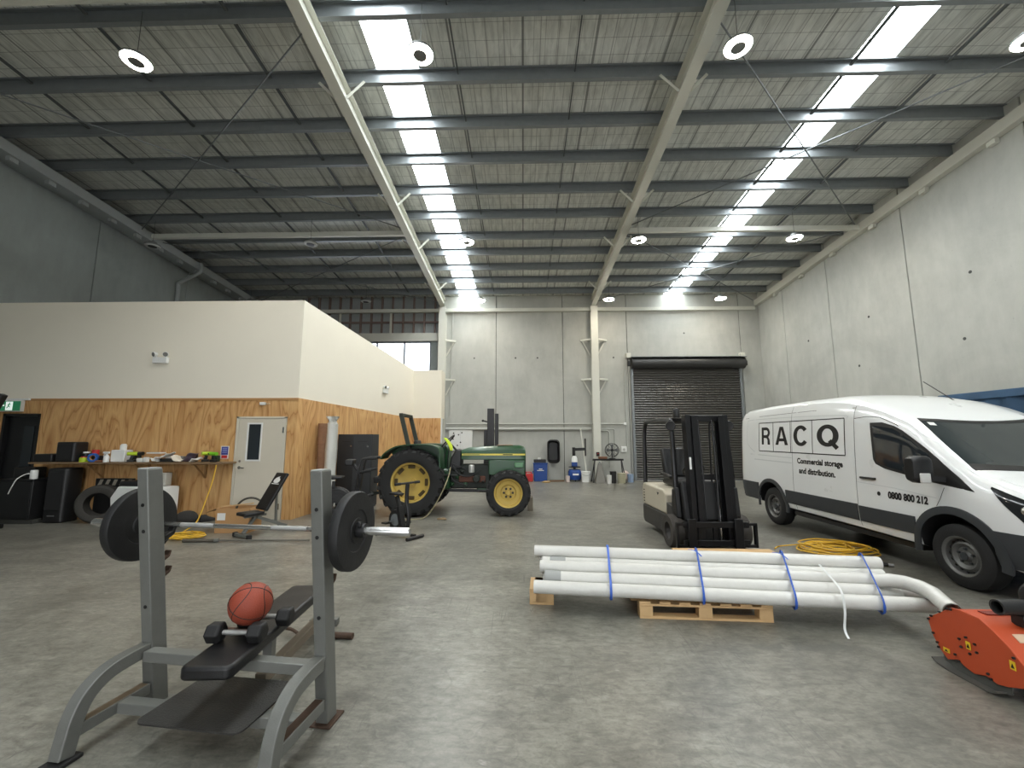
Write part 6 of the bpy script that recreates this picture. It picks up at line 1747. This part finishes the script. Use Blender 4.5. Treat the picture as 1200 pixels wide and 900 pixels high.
MB().tube(smooth_path([(0.22, 0, 0.7), (0.24, 0, 0.95), (0.1, 0, 1.18)], 4), 0.03, 10).build('console_stem', BLACKM, bk)
for s in (-1, 1):
    MB().tube(smooth_path([(0.12, s * 0.2, 0.35), (0.2, s * 0.21, 0.7), (0.24, s * 0.22, 1.0), (0.28, s * 0.2, 1.2), (0.34, s * 0.2, 1.27), (0.52, s * 0.2, 1.28)], 5), 0.02, 10).build('moving_handle', BLACKM, bk)
    MB().cyl((0.40, s * 0.2, 1.275), (0.56, s * 0.2, 1.275), 0.027, n=12).build('hand_grip', RUBBER, bk)
    MB().cyl((0.28, s * 0.2, 1.02), (0.48, s * 0.26, 1.06), 0.025, n=12).build('side_grip', RUBBER, bk)
    MB().beam((0.05, s * 0.12, 0.36), (0.2 * s + 0.05, s * 0.13, 0.28), 0.025, 0.03).build('crank', GALV, bk)
    MB().bb(0.2 * s, 0.2 * s + 0.11, s * 0.2 - 0.05, s * 0.2 + 0.05, 0.265, 0.295).build('pedal', BLACK, bk, bevel=0.006)
    MB().cyl((0.30, s * 0.11, 0.56), (0.44, s * 0.2, 0.58), 0.02, n=10).build('foot_peg', RUBBER, bk)
# compact cycle trainer
ct = thing('cycle_trainer', 'small black cycle trainer with a handlebar in front of the tractor rear wheel', 'exercise bike', (-2.08, 7.25, 0), -0.55)
for x, w in ((-0.36, 0.20), (0.36, 0.18)):
    MB().cyl((x, -w, 0.03), (x, w, 0.03), 0.028, n=12).build('foot_bar', BLACKM, ct)
MB().beam((-0.36, 0, 0.06), (0.36, 0, 0.06), 0.05, 0.04).build('base_beam', BLACKM, ct, bevel=0.006)
MB().beam((0.08, 0, 0.07), (-0.03, 0, 0.50), 0.08, 0.09, (0, 1, 0)).beam((-0.03, 0, 0.48), (-0.10, 0, 0.66), 0.06, 0.06, (0, 1, 0)).build('main_post', BLACKM, ct, bevel=0.006)
MB().tube(smooth_path([(-0.22, 0, 0.08), (-0.20, 0.04, 0.3), (-0.06, 0.03, 0.48)], 5), 0.034, 8).build('brace', BLACKM, ct)
MB().lathe([(0, -0.02), (0.16, -0.02), (0.165, 0), (0.16, 0.02), (0, 0.02)], (-0.1, 0.0, 0.27), (0, 1, 0), 30).build('flywheel', BLACK, ct)
MB().cyl((-0.1, -0.024, 0.27), (-0.1, -0.03, 0.27), 0.1, n=26).build('flywheel_cover', GALV, ct)
MB().tube(smooth_path([(0.16, 0, 0.07), (0.20, 0, 0.35), (0.14, 0, 0.6), (0.15, 0, 0.88)], 5), 0.034, 10).build('handle_stem', BLACKM, ct)
MB().cyl((0.15, -0.26, 0.89), (0.15, 0.26, 0.89), 0.018, n=10).build('handlebar', BLACKM, ct)
for s in (-1, 1):
    MB().cyl((0.15, s * 0.27, 0.89), (0.15, s * 0.16, 0.89), 0.023, n=10).build('hand_grip', RUBBER, ct)
    MB().beam((-0.1, s * 0.05, 0.27), (-0.1 + s * 0.13, s * 0.06, 0.22), 0.02, 0.028).build('crank', GALV, ct)
    MB().bb(-0.15 + s * 0.13, -0.04 + s * 0.13, s * 0.12 - 0.045, s * 0.12 + 0.045, 0.205, 0.235).build('pedal', BLACK, ct, bevel=0.006)
MB().prism([(-0.24, 0.67), (0.0, 0.68), (0.02, 0.71), (-0.22, 0.72)], 'y', -0.07, 0.07).build('saddle', VINYL, ct, bevel=0.015)
# ------------------------------------------------------------------ things along the back wall and behind the van
def bitem(o, label, cat, group=None): return tag(o, label, cat, group)
YB = 16.45
t = thing('whiteboard', 'small white wall panel with magnets near the office corner on the back wall', 'board', (-2.50, DEPTH - 0.07, 1.55))
MB().bb(-0.47, 0.47, -0.03, 0.0, -0.4, 0.4).build('panel', WHITE, t, bevel=0.006)
MB().bb(-0.012, -0.008, -0.0325, -0.0305, -0.38, 0.38).build('panel_joint', GALV, t)
for k, (x, z) in enumerate(((-0.28, 0.28), (-0.08, 0.22), (-0.3, 0.05), (0.0, -0.08), (-0.12, -0.2), (-0.3, -0.22), (0.05, 0.30))):
    MB().cyl((x, -0.031, z), (x, -0.045, z), 0.028, n=12).build('magnet', INK, t)
# black upright mast behind the tractor
t = thing('black_mast', 'black steel mast of three uprights standing behind the tractor hood', 'mast', (-1.19, 15.2, 0))
MB().bb(-0.10, 0.14, -0.12, 0.12, 0.05, 2.70).build('tall_column', BLACKM, t, bevel=0.01)
MB().bb(-0.22, -0.102, -0.10, 0.10, 0.05, 1.93).build('short_column', BLACKM, t, bevel=0.01)
MB().bb(0.17, 0.30, -0.05, 0.12, 0.05, 2.52).build('rear_column', BLACKM, t, bevel=0.01)
MB().bb(-0.35, 0.45, -0.35, 0.35, 0.001, 0.0495).build('base_plate', BLACKM, t, bevel=0.01)
MB().beam((-0.10, -0.05, 2.22), (-0.26, -0.08, 2.26), 0.04, 0.05).sph((-0.26, -0.08, 2.26), 0.045, 10, 8).build('side_knob', BLACK, t)
# blue bin, battery, red can
t = thing('blue_bin', 'square blue bin by the back wall behind the tractor nose', 'bin', (0.66, YB, 0))
MB().hexa([V((a * s, b * s, z)) for z, s in ((0.001, 0.92), (0.66, 1.0)) for b in (-0.2, 0.2) for a in (-0.27, 0.27)]).build('bin_body', BLUE, t, bevel=0.02)
MB().bb(-0.285, 0.285, -0.215, 0.215, 0.6602, 0.69).build('bin_rim', BLUE, t, bevel=0.008)
MB().prism([(-0.12, 0.36), (0.0, 0.45), (0.12, 0.36), (0.09, 0.35), (0.0, 0.41), (-0.09, 0.35)], 'y', -0.2035, -0.2005).build('white_mark', WHITE, t) if False else None
mk = MB()
mk.bb(-0.13, 0.13, -0.207, -0.202, 0.40, 0.425).bb(-0.06, 0.07, -0.207, -0.202, 0.45, 0.48)
mk.build('white_mark', WHITE, t)
bitem(MB().bb(-0.25, 0.22, -0.14, 0.14, 0, 0.13).build('black_crate', BLACK, None, bevel=0.015, loc=(0.66, YB, 0.6915)), 'black crate sitting on the square blue bin', 'crate')
bitem(MB().bb(-0.05, 0.07, -0.06, 0.06, 0, 0.06).build('white_carton', WHITE, None, bevel=0.008, loc=(0.62, YB, 0.8225)), 'small white carton on the black crate over the blue bin', 'carton')
t = thing('jerry_can', 'red fuel can on the floor beside the blue bin', 'fuel can', (0.22, 16.2, 0))
MB().bb(-0.15, 0.15, -0.09, 0.09, 0.001, 0.30).build('tank', RED, t, bevel=0.03, seg=3)
MB().bb(-0.13, 0.1, -0.02, 0.02, 0.34, 0.37).bb(-0.13, -0.09, -0.02, 0.02, 0.295, 0.35).bb(0.06, 0.1, -0.02, 0.02, 0.295, 0.35).build('handle', RED, t, bevel=0.01)
MB().cyl((0.12, 0, 0.28), (0.16, 0, 0.40), 0.03, 0.02, n=12).build('spout', mat('blue_grey_cap', rgb(70, 90, 130), 0.5), t)
# black tub hung on the wall
t = thing('hanging_tub', 'black oblong tub hung upright on the back wall', 'tub', (1.19, DEPTH - 0.06, 1.12))
o1, o2 = rrect(0.46, 0.88, 0.14, 6), rrect(0.38, 0.76, 0.12, 6)
i1, i2 = rrect(0.42, 0.84, 0.12, 6), rrect(0.34, 0.70, 0.10, 6)
MB().loft([[V((a, -0.02, b)) for a, b in o2], [V((a, -0.26, b)) for a, b in o1], [V((a, -0.27, b)) for a, b in i1], [V((a, -0.05, b)) for a, b in i2]]).build('tub_shell', BLACK, t)
MB().tube([V((a, -0.262, b)) for a, b in rrect(0.47, 0.89, 0.14, 6)], 0.012, 8, True, up=(0, 1, 0)).build('rolled_rim', BLACK, t)
MB().cyl((0, 0.055, 0.40), (0, -0.02, 0.42), 0.012, n=8).build('wall_hook', GALV, t)
# press with blue tank
t = thing('drill_press', 'stand press with a blue tank base and a black side arm at the back wall', 'press', (1.98, YB, 0))
MB().lathe([(0, 0.06), (0.22, 0.06), (0.25, 0.12), (0.25, 0.36), (0.2, 0.44), (0, 0.46)], (0, 0, 0), (0, 0, 1), 26).build('tank', BLUE, t)
for a in (0.5, 2.6, 4.7):
    MB().bb(0.2 * math.cos(a) - 0.02, 0.2 * math.cos(a) + 0.02, 0.2 * math.sin(a) - 0.02, 0.2 * math.sin(a) + 0.02, 0.001, 0.10).build('tank_foot', BLACK, t)
MB().bb(-0.1, 0.12, -0.256, -0.2, 0.24, 0.30).build('white_label', WHITE, t)
MB().lathe([(0, 0.52), (0.23, 0.52), (0.23, 0.55), (0, 0.55)], (0, 0, 0), (0, 0, 1), 26).build('work_table', BLACK, t)
MB().bb(-0.11, 0.10, -0.1, 0.1, 0.551, 0.72).build('motor_foot', BLUE, t, bevel=0.02)
MB().lathe([(0, 0.46), (0.05, 0.46), (0.05, 0.52), (0, 0.52)], (0, 0, 0), (0, 0, 1), 16).build('tank_neck', BLACK, t)
MB().lathe([(0, 0.721), (0.12, 0.721), (0.11, 0.86), (0.07, 0.95), (0.0, 0.96)], (0, 0, 0), (0, 0, 1), 22).build('white_motor', WHITE, t)
MB().cyl((-0.02, 0, 0.96), (-0.02, 0, 1.28), 0.06, n=16).build('neck', BLACK, t)
MB().beam((-0.05, 0, 1.20), (0.45, 0, 1.22), 0.09, 0.11).build('side_arm', BLACK, t, bevel=0.02)
MB().cyl((0.43, 0, 0.95), (0.43, 0, 1.62), 0.028, n=12).build('feed_rod', BLACK, t)
# small floor things
def pail(name, loc, r, h, m, label, cat, lid=True):
    t = thing(name, label, cat, loc, 0, 'containers along the back wall')
    MB().lathe([(0, 0.001), (r * 0.88, 0.001), (r, h), (0, h)], (0, 0, 0), (0, 0, 1), 24).build('body', m, t)
    if lid: MB().lathe([(0, h), (r * 1.04, h), (r * 1.04, h * 1.08), (r * 0.5, h * 1.1), (0, h * 1.1)], (0, 0, 0.0005), (0, 0, 1), 24).build('lid', m, t)
    MB().tube([V((r * 1.03 * math.cos(a), -r * 0.55 * abs(math.sin(a)) - r * 0.7, h * 0.95 - h * 0.25 * abs(math.sin(a)))) for a in [PI * k / 10 for k in range(11)]], 0.006, 6).build('handle', GALV, t) if lid else None
    return t
pail('white_pail', (2.36, 16.15, 0), 0.17, 0.36, WHITE, 'white lidded pail on the floor next to the column foot', 'pail')
pail('white_tin', (1.68, 16.15, 0), 0.08, 0.22, mat('pale_pink_tin', rgb(206, 192, 186), 0.5), 'pale tin on the floor beside the press', 'tin', False)
bitem(MB().beam((1.0, 16.2, 0.022), (1.55, 16.35, 0.022), 0.12, 0.04).build('timber_offcut', mat('old_brown_timber', rgb(120, 92, 66), 0.8)), 'brown timber offcut on the floor below the black tub', 'offcut')
bitem(MB().lathe([(0, 0.001), (0.15, 0.001), (0.16, 0.03), (0.05, 0.06), (0, 0.06)], (0.85, 15.95, 0), (0, 0, 1), 18).build('straw_mat', mat('straw_tan', rgb(168, 142, 98), 0.9)), 'round tan mat on the floor in front of the blue bin', 'mat')
bitem(MB().beam((2.45, 16.38, 0.02), (2.28, 16.75, 2.0), 0.06, 0.04, (1, 0, 0)).build('leaning_batten', CREAM), 'pale batten leaning on the back wall beside the column', 'batten')
t = thing('column_switch', 'small black switch box on the face of the bracketed column', 'switch', (2.90, DEPTH - 0.341, 1.02))
MB().bb(-0.06, 0.06, -0.06, -0.001, -0.08, 0.08).build('switch_box', BLACK, t, bevel=0.008)
MB().cyl((0, -0.061, 0.02), (0, -0.072, 0.02), 0.018, n=12).build('knob', RED, t)
# trestle with fan and clutter
t = thing('trestle', 'black folding trestle by the column with a fan on top', 'trestle', (3.20, 16.1, 0))
MB().beam((-0.58, 0, 0.83), (0.58, 0, 0.83), 0.07, 0.07).build('top_rail', BLACKM, t, bevel=0.008)
for s in (-1, 1):
    for k in (-1, 1):
        MB().beam((s * 0.50, k * 0.03, 0.80), (s * 0.60, k * 0.24, 0.002), 0.035, 0.045, (0, 1, 0)).build('leg', BLACKM, t, bevel=0.004)
fn_ = thing('pedestal_fan', 'black round fan standing on the trestle', 'fan', (3.36, 16.1, 0.866))
MB().lathe([(0, 0), (0.12, 0), (0.12, 0.02), (0.03, 0.04), (0, 0.04)], (0, 0, 0), (0, 0, 1), 20).build('fan_base', BLACK, fn_)
MB().cyl((0, 0, 0.03), (0, 0.02, 0.30), 0.02, n=10).build('fan_stem', BLACK, fn_)
for yy in (-0.07, 0.07):
    MB().torus((0, yy, 0.32), (0, 1, 0), 0.25, 0.010, 36, 6).build('guard_ring', BLACK, fn_)
fg = MB()
for k in range(16):
    a = 2 * PI * k / 16
    fg.tube([V((0.03 * math.cos(a), -0.10, 0.32 + 0.03 * math.sin(a))), V((0.16 * math.cos(a), -0.10, 0.32 + 0.16 * math.sin(a))), V((0.25 * math.cos(a), -0.07, 0.32 + 0.25 * math.sin(a)))], 0.005, 5)
fg.build('guard_wire', BLACK, fn_)
for k in range(4):
    a = 2 * PI * k / 4
    MB().hexa([V((r * math.cos(a + q), yy, 0.32 + r * math.sin(a + q))) for yy in (-0.02, 0.0) for q in (-0.3, 0.3) for r in (0.05, 0.22)]).build('blade', mat('grey_fan_blade', rgb(90, 92, 94), 0.5), fn_)
MB().cyl((0, -0.04, 0.32), (0, 0.10, 0.32), 0.05, n=18).build('motor', BLACK, fn_)
t = thing('grey_hopper', 'grey steel hopper cone standing under the trestle by the column', 'hopper', (2.83, 15.80, 0))
MB().loft([[V((a * w, b * w, z)) for a, b in ((-1, -1), (1, -1), (1, 1), (-1, 1))] for z, w in ((0.002, 0.2), (0.55, 0.08), (0.72, 0.05))]).build('cone', mat('dull_grey_steel', rgb(120, 118, 112), 0.5, 0.4), t, bevel=0.006)
MB().cyl((0, 0, 0.72), (0, 0, 0.78), 0.035, n=12).build('outlet', GALV, t)
for (x, y, r, h, m, nm, lab) in ((3.13, 15.6, 0.085, 0.30, WHITE, 'white_bottle', 'white bottle on the floor under the trestle'), (3.31, 15.80, 0.12, 0.42, BLACK, 'black_canister', 'black canister on the floor under the trestle middle'), (3.62, 15.80, 0.16, 0.36, mat('olive_cream_tub', rgb(168, 164, 140), 0.6), 'cream_tub', 'cream tub on the floor under the fan end of the trestle'), (4.02, 16.10, 0.12, 0.30, mat('pale_blue_tub', rgb(140, 158, 184), 0.5), 'blue_tub', 'pale blue tub on the floor beside the roller door rail')):
    pail(nm, (x, y, 0), r, h, m, lab, 'container', False)
bitem(MB().sph((0, 0, 0.2), (0.16, 0.13, 0.198), 16, 10).build('rag_bundle', mat('pale_rag_cloth', rgb(196, 176, 168), 0.9, bump=0.5, bscale=14), None, loc=(3.92, 16.5, 0.0)), 'pale bundle of rags on the floor against the back wall', 'rags')
bitem(MB().bb(-0.16, 0.16, -0.08, 0.08, 0, 0.08).build('brown_toolbox', mat('brown_case', rgb(120, 84, 62), 0.6), None, bevel=0.01, loc=(3.00, 16.1, 0.8665)), 'brown flat case lying on the trestle beside the fan', 'case')
t = thing('socket_box', 'white power socket box on the back wall beside the roller door', 'socket', (3.98, DEPTH - 0.001, 1.2))
MB().bb(-0.11, 0.11, -0.09, -0.001, -0.11, 0.11).build('socket_housing', WHITE, t, bevel=0.012)
MB().lathe([(0, 0), (0.05, 0), (0.05, 0.02), (0, 0.02)], (0, -0.0905, -0.01), (0, -1, 0), 18).build('socket_face', CON, t)
t = thing('white_pipe_box', 'white junction box on the conduit above the socket by the roller door', 'box', (4.05, DEPTH - 0.075, 2.2))
MB().bb(-0.05, 0.05, -0.04, -0.012, -0.05, 0.05).build('junction_box', WHITE, t, bevel=0.008)
# blue shipping container behind the van
ctn = thing('shipping_container', 'weathered blue corrugated shipping container behind the van', 'container', (7.30, 1.0, 0))
CB = mat('weathered_blue_paint', rgb(56, 86, 116), 0.6, var=0.3, scale=3, bump=0.1)
pr = []
y = 0.12
while y < 6.2:
    pr += [(0.0, y), (0.0, y + 0.07), (0.036, y + 0.14), (0.036, y + 0.21)]
    y += 0.28
m = MB()
m.prism(pr + [(2.3, y), (2.3, 0.12)], 'z', 0.16, 2.26)
m.build('corrugated_body', CB, ctn)
MB().bb(-0.03, 0.06, 0.0, 6.5, 2.26, 2.38).build('top_rail', CB, ctn, bevel=0.008)
MB().bb(-0.03, 0.06, 0.0, 6.5, 0.02, 0.16).build('bottom_rail', CB, ctn, bevel=0.008)
MB().bb(0.06, 2.33, 0.0, 6.5, 2.26, 2.35).build('roof_panel', mat('rusty_blue_roof', rgb(104, 96, 84), 0.8, var=0.3), ctn)
for yy in (0.0, 6.38):
    MB().bb(-0.03, 0.12, yy, yy + 0.12, 0.16, 2.26).build('corner_post', CB, ctn, bevel=0.008)
# yellow cord coil and plug near the van
c = []
r2 = random.Random(3)
for k in range(150):
    a = k * 0.55
    rr = 0.30 + 0.16 * math.sin(k * 0.37) + r2.uniform(-0.03, 0.03)
    c.append((4.52 + 0.06 * math.sin(k * 0.13) + rr * 1.1 * math.cos(a), 6.42 + rr * 0.8 * math.sin(a) + 0.10 * math.cos(k * 0.21), 0.012 + 0.0007 * k + 0.012 * abs(math.sin(k * 1.7))))
c += [(3.95, 6.6, 0.06), (3.85, 6.7, 0.014), (3.75, 6.6, 0.012)]
tag(MB().tube(smooth_path(c, 3), 0.010, 6).build('yellow_extension_cord', YCORD), 'tangled heap of yellow extension cord on the floor beside the van', 'cord', 'yellow cords')
t = thing('cord_connector', 'black cord connector on the floor between the yellow cord and the pipes', 'plug', (4.55, 5.83, 0.026), -0.35)
MB().cyl((-0.18, 0, 0), (0.16, 0, 0), 0.025, n=12).build('sleeve', BLACK, t)
MB().cyl((0.16, 0, 0), (0.22, 0, 0), 0.02, n=12).build('plug_tip', mat('grey_tip', rgb(150, 150, 150), 0.5), t)
# ------------------------------------------------------------------ sky, light, camera
wd = bpy.data.worlds.new('overcast_sky'); SC.world = wd; wd.use_nodes = True
bg = wd.node_tree.nodes['Background']
bg.inputs[0].default_value = (0.95, 0.97, 1.0, 1); bg.inputs[1].default_value = 2.0
cam = bpy.data.cameras.new('camera'); co = bpy.data.objects.new('camera', cam); COL.objects.link(co)
cam.sensor_width = 36; cam.lens = 490 * 36 / 1200; cam.clip_start = 0.05
pt = math.atan(63 / 490); yw = math.atan(13 / 490 * math.cos(pt))
co.location = (0, 0, 1.65); co.rotation_euler = (PI / 2 + pt, 0, yw)
SC.camera = co
vs = SC.view_settings
vs.view_transform = 'Standard'; vs.look = 'None'; vs.gamma = 1; vs.exposure = 1.2; vs.use_curve_mapping = False
SC.cycles.max_bounces = 8; SC.cycles.diffuse_bounces = 5; SC.cycles.glossy_bounces = 4
SC.cycles.transparent_max_bounces = 8
SC.cycles.sample_clamp_indirect = 6.0
SC.cycles.caustics_reflective = False; SC.cycles.caustics_refractive = False
